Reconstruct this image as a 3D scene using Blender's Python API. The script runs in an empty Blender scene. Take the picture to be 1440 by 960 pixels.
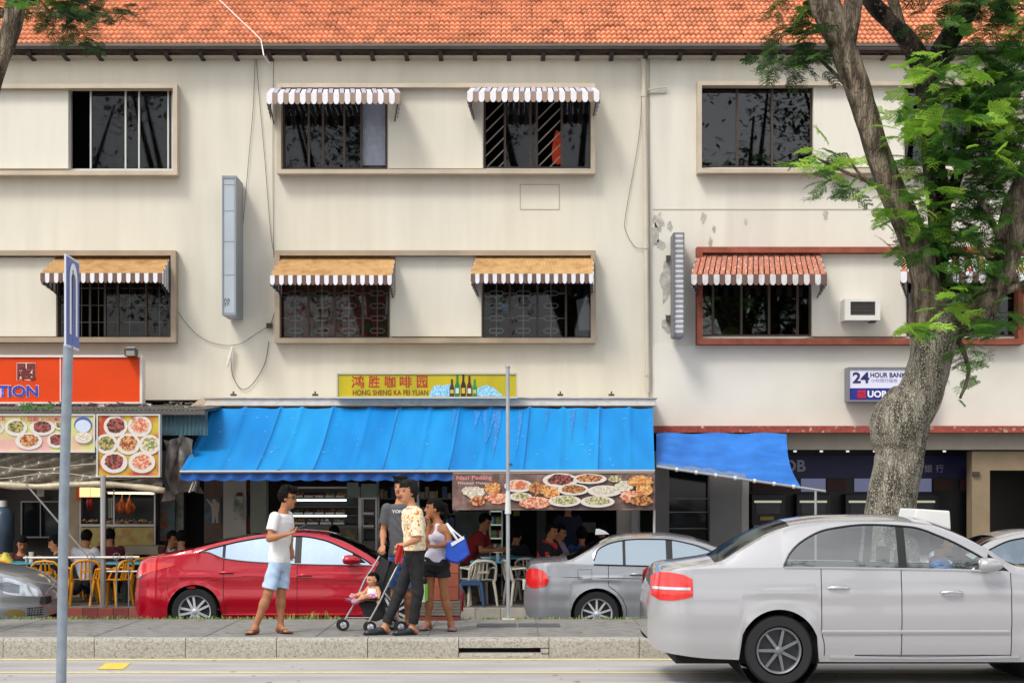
import bpy, bmesh, math, random
import numpy as np
from mathutils import Vector, Matrix
random.seed(7); np.random.seed(7)
R = math.radians
# ---------------------------------------------------------------- camera
F, HZ, VH = 2436.0, 1.85, 690.0          # focal length in photo pixels, eye height, horizon row
sc = bpy.context.scene
C = sc.collection
cam = bpy.data.cameras.new('camera'); co = bpy.data.objects.new('camera', cam); C.objects.link(co)
co.location = (0, 0, HZ); co.rotation_euler = (R(90), 0, 0)
cam.sensor_width = 36.0; cam.lens = F / 1440 * 36.0
cam.shift_y = (VH - 480) / 1440; cam.clip_end = 2000
sc.camera = co
# ---------------------------------------------------------------- light: bright hazy daylight, sun high behind the camera's left
SUN = Vector((0.46, 0.62, -0.95)).normalized()      # the way the light travels
w = bpy.data.worlds.new('World'); sc.world = w; w.use_nodes = True
nt = w.node_tree; bg = nt.nodes['Background']
sky = nt.nodes.new('ShaderNodeTexSky'); sky.sky_type = 'NISHITA'; sky.sun_disc = False
sky.sun_elevation = math.asin(-SUN.z); sky.sun_rotation = math.atan2(-SUN.x, -SUN.y)
sky.dust_density = 4.0; sky.air_density = 1.0; sky.ozone_density = 1.0
hs = nt.nodes.new('ShaderNodeHueSaturation'); hs.inputs['Saturation'].default_value = 0.42
nt.links.new(sky.outputs[0], hs.inputs['Color'])
# soft broken cloud over the whole sky
tc = nt.nodes.new('ShaderNodeTexCoord'); cn = nt.nodes.new('ShaderNodeTexNoise'); cn.inputs['Scale'].default_value = 2.2
cn.inputs['Detail'].default_value = 6; cn.inputs['Roughness'].default_value = 0.55
nt.links.new(tc.outputs['Generated'], cn.inputs['Vector'])
cr = nt.nodes.new('ShaderNodeValToRGB'); cr.color_ramp.elements[0].position = 0.38; cr.color_ramp.elements[1].position = 0.62
mx = nt.nodes.new('ShaderNodeMixRGB'); mx.inputs['Color2'].default_value = (11.0, 11.0, 11.2, 1)
nt.links.new(cn.outputs['Fac'], cr.inputs['Fac'])
ml = nt.nodes.new('ShaderNodeMath'); ml.operation = 'MULTIPLY'; ml.inputs[1].default_value = 0.75
nt.links.new(cr.outputs['Color'], ml.inputs[0]); nt.links.new(ml.outputs[0], mx.inputs['Fac'])
nt.links.new(hs.outputs['Color'], mx.inputs['Color1']); nt.links.new(mx.outputs['Color'], bg.inputs['Color'])
bg.inputs['Strength'].default_value = 0.125
sl = bpy.data.lights.new('sun', 'SUN'); sl.energy = 1.5; sl.angle = R(14); sl.color = (1, .95, .87)
so = bpy.data.objects.new('sun', sl); C.objects.link(so); so.location = (-20, -20, 40)
so.rotation_euler = SUN.to_track_quat('-Z', 'Y').to_euler()
sc.view_settings.view_transform = 'Standard'; sc.view_settings.look = 'None'
sc.view_settings.exposure = 0.42; sc.view_settings.gamma = 1
# ---------------------------------------------------------------- helpers
def U(u, Y): return (u - 720.0) * Y / F
def V(v, Y): return HZ + (VH - v) * Y / F
def S(h):
    h = h.lstrip('#'); c = [int(h[i:i+2], 16) / 255 for i in (0, 2, 4)]
    return tuple(x / 12.92 if x <= .04045 else ((x + .055) / 1.055) ** 2.4 for x in c)
MATS = {}
def M(name, col, rough=.6, metal=0, nz=0, nsc=4, bump=0, bsc=60, coat=0, rand=0, spec=.5, emit=None, alpha=1, col2=None,
      thr=(.42, .62), stretch=(1, 1, 1), det=4, sheen=0):
    """Principled material; nz = brightness mottling, col2 = second colour mixed in through a noise mask."""
    if name in MATS: return MATS[name]
    m = bpy.data.materials.new(name); m.use_nodes = True; t = m.node_tree; b = t.nodes['Principled BSDF']
    if isinstance(col, str): col = S(col)
    if isinstance(col2, str): col2 = S(col2)
    b.inputs['Base Color'].default_value = (*col, 1); b.inputs['Roughness'].default_value = rough
    b.inputs['Metallic'].default_value = metal; b.inputs['Specular IOR Level'].default_value = spec
    if coat: b.inputs['Coat Weight'].default_value = coat; b.inputs['Coat Roughness'].default_value = .04
    if emit: b.inputs['Emission Color'].default_value = (*emit[0], 1); b.inputs['Emission Strength'].default_value = emit[1]
    if alpha < 1: b.inputs['Alpha'].default_value = alpha
    src = None
    def noise(scale, st=(1, 1, 1), detail=4):
        g = t.nodes.new('ShaderNodeNewGeometry'); mp = t.nodes.new('ShaderNodeMapping'); mp.inputs['Scale'].default_value = st
        t.links.new(g.outputs['Position'], mp.inputs['Vector'])
        n = t.nodes.new('ShaderNodeTexNoise'); n.inputs['Scale'].default_value = scale; n.inputs['Detail'].default_value = detail
        t.links.new(mp.outputs[0], n.inputs['Vector']); return n
    if col2:
        n = noise(nsc, stretch, det); rp = t.nodes.new('ShaderNodeValToRGB')
        rp.color_ramp.elements[0].position, rp.color_ramp.elements[1].position = thr
        rp.color_ramp.elements[0].color = (*col, 1); rp.color_ramp.elements[1].color = (*col2, 1)
        t.links.new(n.outputs['Fac'], rp.inputs['Fac']); src = rp.outputs['Color']
    if nz or rand:
        h = t.nodes.new('ShaderNodeHueSaturation'); h.inputs['Color'].default_value = (*col, 1)
        if src: t.links.new(src, h.inputs['Color'])
        mr = t.nodes.new('ShaderNodeMapRange'); mr.inputs[3].default_value = 1 - max(nz, rand); mr.inputs[4].default_value = 1 + max(nz, rand)
        if rand:
            oi = t.nodes.new('ShaderNodeObjectInfo'); t.links.new(oi.outputs['Random'], mr.inputs[0])
        else:
            n = noise(nsc * 1.7 if col2 else nsc, stretch, det); mr.inputs[1].default_value = .3; mr.inputs[2].default_value = .7
            t.links.new(n.outputs['Fac'], mr.inputs[0])
        t.links.new(mr.outputs[0], h.inputs['Value']); src = h.outputs['Color']
    if src: t.links.new(src, b.inputs['Base Color'])
    if bump:
        n = noise(bsc, stretch, 6); bp = t.nodes.new('ShaderNodeBump'); bp.inputs['Strength'].default_value = bump; bp.inputs['Distance'].default_value = .02
        t.links.new(n.outputs['Fac'], bp.inputs['Height']); t.links.new(bp.outputs[0], b.inputs['Normal'])
    MATS[name] = m; return m
def glassmat(name, tint, refl=.12, rough=.03, gcol=(1, 1, 1)):
    m = bpy.data.materials.new(name); m.use_nodes = True; t = m.node_tree; t.nodes.remove(t.nodes['Principled BSDF'])
    tr = t.nodes.new('ShaderNodeBsdfTransparent'); tr.inputs[0].default_value = (*tint, 1)
    gl = t.nodes.new('ShaderNodeBsdfGlossy'); gl.inputs['Roughness'].default_value = rough; gl.inputs[0].default_value = (*gcol, 1)
    mi = t.nodes.new('ShaderNodeMixShader'); mi.inputs[0].default_value = refl
    t.links.new(tr.outputs[0], mi.inputs[1]); t.links.new(gl.outputs[0], mi.inputs[2])
    t.links.new(mi.outputs[0], t.nodes['Material Output'].inputs[0]); return m
SHIFT = {}
def setp(o, label=None, cat=None, group=None, kind=None):
    for k, v in (('label', label), ('category', cat), ('group', group), ('kind', kind)):
        if v: o[k] = v
    return o
def thing(name, label, cat, loc=(0, 0, 0), group=None, rz=0):
    o = bpy.data.objects.new(name, None); C.objects.link(o); o.location = loc; o.rotation_euler = (0, 0, rz); o.empty_display_size = .1
    SHIFT[o.name] = Vector(loc); return setp(o, label, cat, group)
class MB:
    """collects polygons; build() links them as one mesh object"""
    def __init__(s): s.v = []; s.f = []; s.mi = []; s.m = 0
    def add(s, vs, fs):
        n = len(s.v); s.v += [tuple(p) for p in vs]
        for f in fs: s.f.append(tuple(i + n for i in f)); s.mi.append(s.m)
        return s
    def box(s, x0, x1, y0, y1, z0, z1):
        if x0 > x1: x0, x1 = x1, x0
        if y0 > y1: y0, y1 = y1, y0
        if z0 > z1: z0, z1 = z1, z0
        return s.add([(x, y, z) for z in (z0, z1) for y in (y0, y1) for x in (x0, x1)],
              [(0, 2, 3, 1), (4, 5, 7, 6), (0, 1, 5, 4), (2, 6, 7, 3), (0, 4, 6, 2), (1, 3, 7, 5)])
    def pbox(s, u0, u1, v0, v1, Y0, Y1):   # front face rectangle as measured at distance Y0, running back to Y1
        return s.box(U(u0, Y0), U(u1, Y0), Y0, Y1, V(v1, Y0), V(v0, Y0))
    def quad(s, a, b, c, d): return s.add([a, b, c, d], [(0, 1, 2, 3)])
    def poly(s, pts): return s.add(pts, [tuple(range(len(pts)))])
    def prism(s, pts, y0, y1):             # pts (x,z) outline facing -y
        n = len(pts)
        a = sum(pts[i][0] * pts[(i+1) % n][1] - pts[(i+1) % n][0] * pts[i][1] for i in range(n))
        if a < 0: pts = pts[::-1]
        vs = [(x, y0, z) for x, z in pts] + [(x, y1, z) for x, z in pts]
        return s.add(vs, [tuple(range(n)), tuple(range(2 * n - 1, n - 1, -1))] + [(i + n, (i + 1) % n + n, (i + 1) % n, i) for i in range(n)])
    def tube(s, pts, r, n=8, cap=True):
        pts = [Vector(p) for p in pts]; k = len(pts)
        rr = r if isinstance(r, (list, tuple)) else [r] * k
        base = len(s.v); up = None
        for i, p in enumerate(pts):
            d = (pts[min(i + 1, k - 1)] - pts[max(i - 1, 0)])
            if d.length < 1e-9: d = Vector((0, 0, 1))
            d.normalize()
            if up is None: up = Vector((0, 0, 1)) if abs(d.z) < .9 else Vector((1, 0, 0))
            a = (up - d * up.dot(d)).normalized(); b = d.cross(a); up = a
            for j in range(n):
                t = 2 * math.pi * j / n; s.v.append(tuple(p + (a * math.cos(t) + b * math.sin(t)) * rr[i]))
        for i in range(k - 1):
            for j in range(n):
                s.f.append((base + i * n + j, base + i * n + (j + 1) % n, base + (i + 1) * n + (j + 1) % n, base + (i + 1) * n + j)); s.mi.append(s.m)
        if cap:
            s.f.append(tuple(base + j for j in range(n))[::-1]); s.mi.append(s.m)
            s.f.append(tuple(base + (k - 1) * n + j for j in range(n))); s.mi.append(s.m)
        return s
    def disc(s, c, ax, r, n=20):           # flat ellipse: c centre, ax=(Vector a, Vector b)
        a, b = ax
        return s.poly([tuple(Vector(c) + a * r * math.cos(2 * math.pi * i / n) + b * r * math.sin(2 * math.pi * i / n)) for i in range(n)])
    def lathe(s, prof, axis='y', c=(0, 0, 0), n=32, closed=False):   # prof: (radius, along)
        base = len(s.v); k = len(prof)
        for r, h in prof:
            for j in range(n):
                t = 2 * math.pi * j / n; ca, sa = r * math.cos(t), r * math.sin(t)
                p = (ca, h, sa) if axis == 'y' else (ca, sa, h) if axis == 'z' else (h, ca, sa)
                s.v.append((p[0] + c[0], p[1] + c[1], p[2] + c[2]))
        for i in range(k if closed else k - 1):
            i2 = (i + 1) % k
            for j in range(n):
                s.f.append((base + i * n + j, base + i * n + (j + 1) % n, base + i2 * n + (j + 1) % n, base + i2 * n + j)); s.mi.append(s.m)
        return s
    def grid(s, P, wrap=False):            # P[i][j] -> points
        base = len(s.v); a, b = len(P), len(P[0])
        for row in P: s.v += [tuple(p) for p in row]
        for i in range(a - 1):
            for j in range(b if wrap else b - 1):
                j2 = (j + 1) % b
                s.f.append((base + i * b + j, base + i * b + j2, base + (i + 1) * b + j2, base + (i + 1) * b + j)); s.mi.append(s.m)
        return s
    def mesh(s, name, mats, shift=None, bevel=0, smooth=None, fixn=False):
        me = bpy.data.meshes.new(name)
        vs = s.v if shift is None else [(x - shift[0], y - shift[1], z - shift[2]) for x, y, z in s.v]
        me.from_pydata(vs, [], s.f); me.update()
        mats = mats if isinstance(mats, (list, tuple)) else [mats]
        for m in mats: me.materials.append(m)
        if len(mats) > 1: me.polygons.foreach_set('material_index', s.mi)
        if bevel or fixn:
            bm = bmesh.new(); bm.from_mesh(me)
            if fixn: bmesh.ops.remove_doubles(bm, verts=bm.verts, dist=1e-5); bmesh.ops.recalc_face_normals(bm, faces=bm.faces)
            if bevel: bmesh.ops.bevel(bm, geom=bm.edges[:], offset=bevel, segments=2, affect='EDGES', profile=.6, clamp_overlap=True)
            bm.to_mesh(me); bm.free()
        if smooth is not None:
            me.polygons.foreach_set('use_smooth', [True] * len(me.polygons)); 
            if smooth < 180: me.set_sharp_from_angle(angle=R(smooth))
        return me
    def build(s, name, mats, parent=None, label=None, local=False, **kw):
        sh = SHIFT.get(parent.name) if parent is not None and not local else None
        me = s.mesh(name, mats, sh, **kw)
        o = bpy.data.objects.new(name, me); C.objects.link(o)
        if parent is not None:
            o.parent = parent
            if parent.name in SHIFT: SHIFT[o.name] = SHIFT[parent.name]
        if label: o['label'] = label
        return o
def link(name, me, parent=None, loc=(0, 0, 0), rot=(0, 0, 0), scale=None):
    o = bpy.data.objects.new(name, me); C.objects.link(o); o.parent = parent; o.location = loc; o.rotation_euler = rot
    if scale: o.scale = scale
    return o
def copy_tree(o, parent=None):
    c = o.copy(); C.objects.link(c)
    if parent is not None: c.parent = parent
    for ch in o.children: copy_tree(ch, c)
    return c
def text(body, u0, u1, v0, v1, Y, mat, parent, name='lettering', bold=0.0, depth=.004, local_rect=None, xform=None):
    """lettering fitted into the photo rectangle at distance Y, facing the street"""
    c = bpy.data.curves.new('text', 'FONT'); c.body = body; c.size = 1; c.offset = bold; c.resolution_u = 3
    o = bpy.data.objects.new('text', c); me = bpy.data.meshes.new_from_object(o); bpy.data.objects.remove(o); bpy.data.curves.remove(c)
    a = np.empty(len(me.vertices) * 3); me.vertices.foreach_get('co', a); a = a.reshape(-1, 3)
    lo, hi = a[:, :2].min(0), a[:, :2].max(0)
    q = (a[:, :2] - lo) / (hi - lo)
    x0, x1, z0, z1 = local_rect if local_rect else (U(u0, Y), U(u1, Y), V(v1, Y), V(v0, Y))
    b = np.stack([x0 + q[:, 0] * (x1 - x0), np.full(len(a), Y), z0 + q[:, 1] * (z1 - z0)], 1)
    if xform is not None: b = np.array([tuple(xform @ Vector(p)) for p in b])
    sh = SHIFT.get(parent.name)
    if sh is not None: b = b - np.array(sh)
    me.vertices.foreach_set('co', b.ravel()); me.update(); me.materials.clear(); me.materials.append(mat); me.name = name
    o = bpy.data.objects.new(name, me); C.objects.link(o); o.parent = parent
    if sh is not None: SHIFT[o.name] = sh
    return o
def pchip(px, py):
    px, py = np.array(px, float), np.array(py, float); h = np.diff(px); d = np.diff(py) / h; m = np.zeros_like(py)
    for i in range(1, len(px) - 1):
        if d[i-1] * d[i] > 0:
            w1, w2 = 2 * h[i] + h[i-1], h[i] + 2 * h[i-1]; m[i] = (w1 + w2) / (w1 / d[i-1] + w2 / d[i])
    m[0], m[-1] = d[0], d[-1]
    def f(x):
        x = np.clip(np.asarray(x, float), px[0], px[-1]); i = np.clip(np.searchsorted(px, x) - 1, 0, len(h) - 1)
        t = (x - px[i]) / h[i]
        return (2*t**3 - 3*t**2 + 1) * py[i] + (t**3 - 2*t**2 + t) * h[i] * m[i] + (-2*t**3 + 3*t**2) * py[i+1] + (t**3 - t**2) * h[i] * m[i+1]
    return f
# ================================================================ SETTING: road, kerb, pavement, lane
m_asph = M('asphalt', '#aeaba8', .85, nz=.09, nsc=2.2, bump=.35, bsc=110, col2='#908d8c', thr=(.35, .75), stretch=(.22, 1, 1), det=9)
m_lane = M('lane_asphalt', '#4b4a4a', .9, nz=.15, nsc=2, bump=.3, bsc=80)
m_conc = M('kerb_concrete', '#aaa69d', .9, nz=.20, nsc=34, bump=.6, bsc=75, col2='#7d796f', thr=(.45, .75), det=8)
m_pave = M('pavement_concrete', '#82807c', .9, nz=.15, nsc=5, det=9, bump=.3, bsc=70, col2='#6a6a66', thr=(.4, .75))
m_yel = M('road_paint', '#e8d690', .7, nz=.12, nsc=9, col2='#b5aa86', thr=(.55, .8))
m_yel2 = M('road_paint_yellow', '#e6bf46', .7, nz=.12, nsc=9)
m_black = M('void_black', '#050505', .9)
YK = 19.2; ZP = .22; YB = 22.1
g = MB(); g.quad((-400, -400, -.32), (400, -400, -.32), (400, 400, -.32), (-400, 400, -.32)); setp(g.build('ground', m_lane), kind='structure')
rd = setp(MB().box(-60, 60, -12, YK + .02, -.3, 0).build('road', m_asph), kind='structure')
def sheet(name, pts, z, mat, parent): return MB().poly([(x, y, z) for x, y in pts]).build(name, mat, parent)
sheet('edge_line', [(-30, 18.93), (30, 18.93), (30, 19.06), (-30, 19.06)], .004, m_yel, rd)
sheet('edge_line', [(-30, 17.62), (30, 17.62), (30, 17.71), (-30, 17.71)], .004, m_yel, rd)
y0, y1 = F*HZ/(941-VH), F*HZ/(932-VH)
sheet('road_mark', [(U(136, y0), y0), (U(173, y0), y0), (U(184, y1), y1), (U(150, y1), y1)], .005, m_yel2, rd)
# gutter channel and kerb stones
sheet('gutter_strip', [(-30, 19.07), (30, 19.07), (30, YK), (-30, YK)], .006, M('gutter', '#a9a59c', .9, nz=.15, nsc=6), rd)
kb = setp(bpy.data.objects.new('kerb', None), kind='structure'); C.objects.link(kb)
def kerb_stone(x0, x1, lo=0.0, hi=ZP):
    n = 6; prof = [(YK, lo), (YK, hi - .05)] + [(YK + .05 - .05 * math.cos(a), hi - .05 + .05 * math.sin(a)) for a in [math.pi / 2 * i / n for i in range(1, n + 1)]] + [(YK + .19, hi), (YK + .19, lo)]
    m = MB(); k = len(prof); xs = np.linspace(x0 + .004, x1 - .004, 5)
    for i, x in enumerate(xs):
        for (y, z) in prof: m.v.append((x, y + random.uniform(-.003, .003), z + random.uniform(-.003, .003)))
    for i in range(4):
        for j in range(k):
            m.f.append((i*k+j, i*k+(j+1) % k, (i+1)*k+(j+1) % k, (i+1)*k+j)); m.mi.append(0)
    m.f.append(tuple(range(k))); m.f.append(tuple(range(4*k, 5*k))[::-1]); m.mi += [0, 0]
    return m.build('kerb_stone', m_conc, kb, fixn=True, smooth=40)
SC = 1 / 126.9
xs = [U(u, YK) for u in (645, 772)]
x = xs[0]
while x > -9.5: kerb_stone(x - 1.01, x); x -= 1.01
x = xs[1]
while x < 10.5: kerb_stone(x, x + 1.0); x += 1.0
# the drain inlet: a stone with a slot
x0, x1 = xs; xa, xb = U(645, YK) + .02, U(760, YK)
kerb_stone(x0, x1, .115, ZP); kerb_stone(x0, x1, 0, .06); kerb_stone(xb, x1, .055, .12)
MB().box(xa, xb, YK + .10, YK + .14, .055, .12).build('drain_slot', m_black, kb)
pv = setp(MB().box(-60, 60, YK + .19, YB, -.3, ZP - .003).build('pavement', m_pave), kind='structure')
mj = M('joint_dark', '#64635f', .95)
for i in range(-8, 9):
    xx = i * 1.25 + .3; MB().box(xx - .006, xx + .006, YK + .19, YB, ZP - .004, ZP + .0005).build('slab_joint', mj, pv)
ya, yb = F*(HZ-ZP)/(881-VH), F*(HZ-ZP)/(876.5-VH)
for a, b in ((670, 726), (729, 788)):
    mh = MB().box(U(a, ya), U(b, ya), ya, yb, ZP - .004, ZP + .006).build('access_cover', M('cover_iron', '#5b5c60', .6, metal=.4, nz=.2, nsc=8, bump=.4, bsc=120), pv)
# sunk service lane, shop floor
setp(MB().box(-60, 60, YB + .12, 26.3, -.4, -.12).build('service_lane', m_lane), kind='structure')
setp(MB().box(-60, 60, YB, YB + .12, -.4, ZP - .02).build('verge', M('verge_soil', '#6a5f47', .95, nz=.25, nsc=8, bump=.6, bsc=40)), kind='structure')
setp(MB().box(-60, 60, 26.03, 36, -.38, .098).build('shop_floor', M('floor_terrazzo', '#6b6560', .6, nz=.15, nsc=30)), kind='structure')
# tiled risers along the raised floor
def riser(name, u0, u1, step, cols, label, top=.1):
    r = setp(bpy.data.objects.new(name, None), kind='structure'); C.objects.link(r)
    u = u0; i = 0
    while u < u1 - 1:
        e = min(u + step, u1)
        MB().box(U(u, 26) + .003, U(e, 26) - .003, 25.985 + random.uniform(0, .006), 26.028, -.37, top).build('tile', cols[i % len(cols)], r, bevel=.004); u = e; i += 1
t1 = M('riser_red_a', '#8a4a42', .35, nz=.12, nsc=6); t2 = M('riser_red_b', '#7d423d', .35, nz=.12, nsc=6); t3 = M('riser_red_c', '#94534a', .35, nz=.12, nsc=6)
riser('red_step', -120, 560, 21.5, [t1, t2, t3, t2], '')
g1 = M('riser_grey_a', '#aaa59a', .5, nz=.1, nsc=5, col2='#8d7f6a', thr=(.6, .8)); g2 = M('riser_grey_b', '#b3aea2', .5, nz=.1, nsc=5)
riser('grey_step', 560, 1050, 36, [g1, g2, g2, g1, g2], '')
riser('beige_step', 1050, 1500, 40, [g2, g1], '')
# grass tufts along the verge: one mesh
gm = MB(); m_gr = M('grass_blade', '#6f8f3a', .7, nz=.35, nsc=9, col2='#a7a35a', thr=(.5, .72))
def tuft(x, y, z, n, h):
    for _ in range(n):
        a = random.uniform(0, 6.28); l = random.uniform(.5, 1) * h; lean = random.uniform(.1, .9) * l
        bx, by = x + random.gauss(0, .04), y + random.gauss(0, .03); dx, dy = math.cos(a), math.sin(a); wv = .006
        p = [(bx - dy*wv, by + dx*wv, z), (bx + dy*wv, by - dx*wv, z), (bx + dx*lean*.4 + dy*wv*.7, by + dy*lean*.4 - dx*wv*.7, z + l*.6), (bx + dx*lean*.4 - dy*wv*.7, by + dy*lean*.4 + dx*wv*.7, z + l*.6), (bx + dx*lean, by + dy*lean, z + l*.85)]
        gm.add(p, [(0, 1, 2, 3), (3, 2, 4)])
for u in np.arange(-40, 1460, 2.2):
    dens = .75 if u < 480 else (.5 if 690 < u < 790 else (.7 if u > 850 else .25))
    if random.random() < dens:
        hh = random.choice([.05, .06, .08]) * (1.9 if 395 < u < 460 and random.random() < .5 else 1)
        tuft(U(u, YB), YB + random.uniform(-.06, .1), ZP - .02, 7, hh)
setp(gm.build('grass', m_gr), label='sparse grass along the back edge of the pavement', kind='stuff')

lm = MB()
for _ in range(170):
    if random.random() < .55: x, y, z = random.uniform(-8, 8), random.uniform(YK + .2, YB), ZP + .004
    elif random.random() < .6: x, y, z = random.uniform(-8, 8), random.uniform(19.05, YK - .02), .012
    else: x, y, z = random.uniform(-7, 7), random.uniform(16.5, 19), .008
    a = random.uniform(0, 6.28); l = random.uniform(.012, .05); c_, s_ = math.cos(a) * l, math.sin(a) * l
    lm.add([(x - c_, y - s_, z), (x - s_ * .4, y + c_ * .4, z + .006), (x + c_, y + s_, z + .004), (x + s_ * .4, y - c_ * .4, z)], [(0, 3, 2, 1)])
setp(lm.build('fallen_leaves', M('dry_leaf', '#7d6438', .9, nz=.4, nsc=40, col2='#4d4a34', thr=(.45, .6))), label='small dry leaves and litter scattered on the pavement and gutter', kind='stuff')
# ================================================================ the two shophouses
YF = 29.0
m_wall = M('cream_wall', (.685, .65, .55), .85, nz=.03, nsc=1.5, bump=.12, bsc=14, col2=(.60, .565, .47), thr=(.45, .85), stretch=(1.6, 1, .22), det=7)
m_wall2 = M('pale_wall', (.705, .678, .592), .85, nz=.03, nsc=1.5, bump=.12, bsc=14, col2=(.60, .57, .50), thr=(.45, .85), stretch=(1.6, 1, .22), det=7)
m_frame = M('surround_taupe', '#a1917d', .8, nz=.12, nsc=3, bump=.15, bsc=20)
m_frame2 = M('surround_top', '#bdb09c', .8, nz=.10, nsc=3, bump=.15, bsc=20)
m_rframe = M('surround_red', '#94503a', .8, nz=.15, nsc=4, col2='#7c3d2c', thr=(.4, .7))
m_alu = M('window_aluminium', '#c9c9c5', .4, metal=.5)
m_brn = M('window_bronze', '#4a3f36', .45, metal=.3)
m_glass = glassmat('window_glass', (.80, .82, .85), .024, .018); m_glass_b = glassmat('window_glass_clear', (.55, .57, .6), .048, .012)
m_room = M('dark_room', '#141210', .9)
m_tile = M('roof_tile', '#cf8c69', .8, spec=.2, col2='#a5684c', thr=(.52, .72), nsc=2.6, det=8, rand=.2, bump=.3, bsc=25)
m_tile2 = M('roof_tile_far', '#cf8c69', .8, spec=.2, col2='#a5684c', thr=(.52, .72), det=8, nz=.2, nsc=2.6, bump=.3, bsc=25)
m_gut = M('gutter_metal', '#6b645d', .6, metal=.3, nz=.1)
def cutwall(x0, x1, z0, z1, ya, yb, holes):
    m = MB(); zs = sorted({z0, z1, *[h[2] for h in holes], *[h[3] for h in holes]}); zs = [z for z in zs if z0 <= z <= z1]
    for a, b in zip(zs, zs[1:]):
        hs = sorted([(h[0], h[1]) for h in holes if h[2] <= a + 1e-6 and h[3] >= b - 1e-6]); x = x0
        for p, q in hs:
            if p > x: m.box(x, p, ya, yb, a, b)
            x = max(x, q)
        if x < x1: m.box(x, x1, ya, yb, a, b)
    return m
XP = U(913, YF)                                            # party line
Hs = [(97, 243, 124, 239), (397, 545, 124, 238), (680, 832, 122, 237), (80, 240, 378, 476), (393, 548, 376, 476), (678, 834, 374, 476)]
Hs2 = [(985, 1143, 121, 236), (1272, 1422, 120, 234), (985, 1141, 374, 473), (1275, 1430, 372, 473)]
def W4(h): return (U(h[0], YF), U(h[1], YF), V(h[3], YF), V(h[2], YF))
hA = thing('shophouse', 'cream three storey shophouse with taupe window surrounds above the blue coffee shop awning', 'building', (U(500, YF), YF, .1))
hB = thing('shophouse', 'pale shophouse with red framed first floor window above the bank', 'building', (U(1180, YF), YF, .1))
ZT = 9.24
cutwall(-14, XP - .003, V(562, YF), ZT, YF, YF + .22, [W4(h) for h in Hs]).build('wall', m_wall, hA)
cutwall(XP + .003, 14, V(601, YF), ZT, YF - .015, YF + .22, [W4(h) for h in Hs2]).build('wall', m_wall2, hB)
# rooms behind the openings
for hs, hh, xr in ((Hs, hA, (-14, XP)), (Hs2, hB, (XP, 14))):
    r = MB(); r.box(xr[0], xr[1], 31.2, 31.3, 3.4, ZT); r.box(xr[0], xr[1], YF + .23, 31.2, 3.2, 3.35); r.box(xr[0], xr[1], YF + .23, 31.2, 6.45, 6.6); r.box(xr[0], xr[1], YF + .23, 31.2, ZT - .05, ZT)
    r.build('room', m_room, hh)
# surrounds: box frames standing out of the wall
def surround(hh, u0, u1, v0, v1, t, mat, proud=.24, left=True, right=True):
    Y = YF - proud; x0, x1, za, zb = U(u0, Y), U(u1, Y), V(v1, Y), V(v0, Y); tt = t * Y / F; m = MB()
    m.box(x0, x1, Y, YF - .018, zb - tt, zb); m.box(x0, x1, Y, YF - .018, za, za + tt)
    if left: m.box(x0, x0 + tt, Y, YF - .018, za + tt, zb - tt)
    if right: m.box(x1 - tt, x1, Y, YF - .018, za + tt, zb - tt)
    m.build('window_surround', mat, hh)
surround(hA, -60, 249, 118, 246, 6, m_frame2); surround(hA, 389, 837, 117, 244, 6, m_frame2)
surround(hA, -60, 247, 352, 481, 7, m_frame); surround(hA, 386, 838, 352, 482, 7, m_frame)
surround(hB, 981, 1434, 114, 243, 6, m_frame2); surround(hB, 980, 1440, 347, 484, 8, m_rframe)
# blank panels between the windows
for hh, u0, u1, v0, v1, mt in ((hA, -60, 96, 127, 237, m_wall2), (hA, 546, 679, 125, 237, m_wall), (hA, -60, 79, 362, 473, m_wall), (hA, 549, 677, 361, 473, m_wall),
                           (hB, 1144, 1271, 122, 235, m_wall2), (hB, 1142, 1274, 357, 473, m_wall2)):
    MB().pbox(u0, u1, v0, v1, YF - .10, YF - .002).build('wall_panel', mt, hh, bevel=.006)
m_cur_red = M('curtain_red', '#8d3a30', .9, nz=.4, nsc=14, col2='#3c5a33', thr=(.45, .6), stretch=(1, 1, .5))
m_cur_wht = M('curtain_white', '#dcdce2', .9, nz=.06, nsc=6)
m_grille = M('grille_paint', '#6f675c', .6)
m_grille2 = M('grille_dark', '#6d6258', .6)
def window(hh, h, mull, fm, t=3, opens=(), head=2):
    """outer frame and mullions; a pane between each pair of mullions (left out where the sash stands open)"""
    Y = YF + .03; u0, u1, v0, v1 = h; m = MB(); e = .004
    us = [u0] + list(mull) + [u1]; x = lambda u: U(u, YF); z = lambda v: V(v, YF); tt = t * YF / F
    m.box(x(u0) + e, x(u1) - e, Y, Y + .06, z(v0) - tt, z(v0) - e); m.box(x(u0) + e, x(u1) - e, Y, Y + .06, z(v1) + e, z(v1) + tt)
    m.box(x(u0) + e, x(u0) + tt, Y, Y + .06, z(v1) + tt, z(v0) - tt); m.box(x(u1) - tt, x(u1) - e, Y, Y + .06, z(v1) + tt, z(v0) - tt)
    for u in mull: m.box(x(u) - tt * .5, x(u) + tt * .5, Y - .008, Y + .05, z(v1) + tt, z(v0) - tt)
    w_ = m.build('window', fm, hh)
    for i, (a, b) in enumerate(zip(us, us[1:])):
        if i in opens: continue
        q = MB().box(x(a) + tt * .5, x(b) - tt * .5, Y + .02 + .01 * (i % 2), Y + .026 + .01 * (i % 2), z(v1) + tt * .8, z(v0) - tt * .8); q.build('pane', m_glass_b if hh is hB else m_glass, w_)
    return w_
def bars(w_, segs, r, mat, Y=YF + .13, name='grille'):
    m = MB()
    for a in segs: m.tube([(U(u, YF), Y, V(v, YF)) for u, v in a], r, 6)
    return m.build(name, mat, w_)
window(hA, Hs[0], (127, 176, 195, 236), m_alu, 2.2, opens=(0,))
w2 = window(hA, Hs[1], (434, 454, 484, 508), m_brn)
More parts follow.
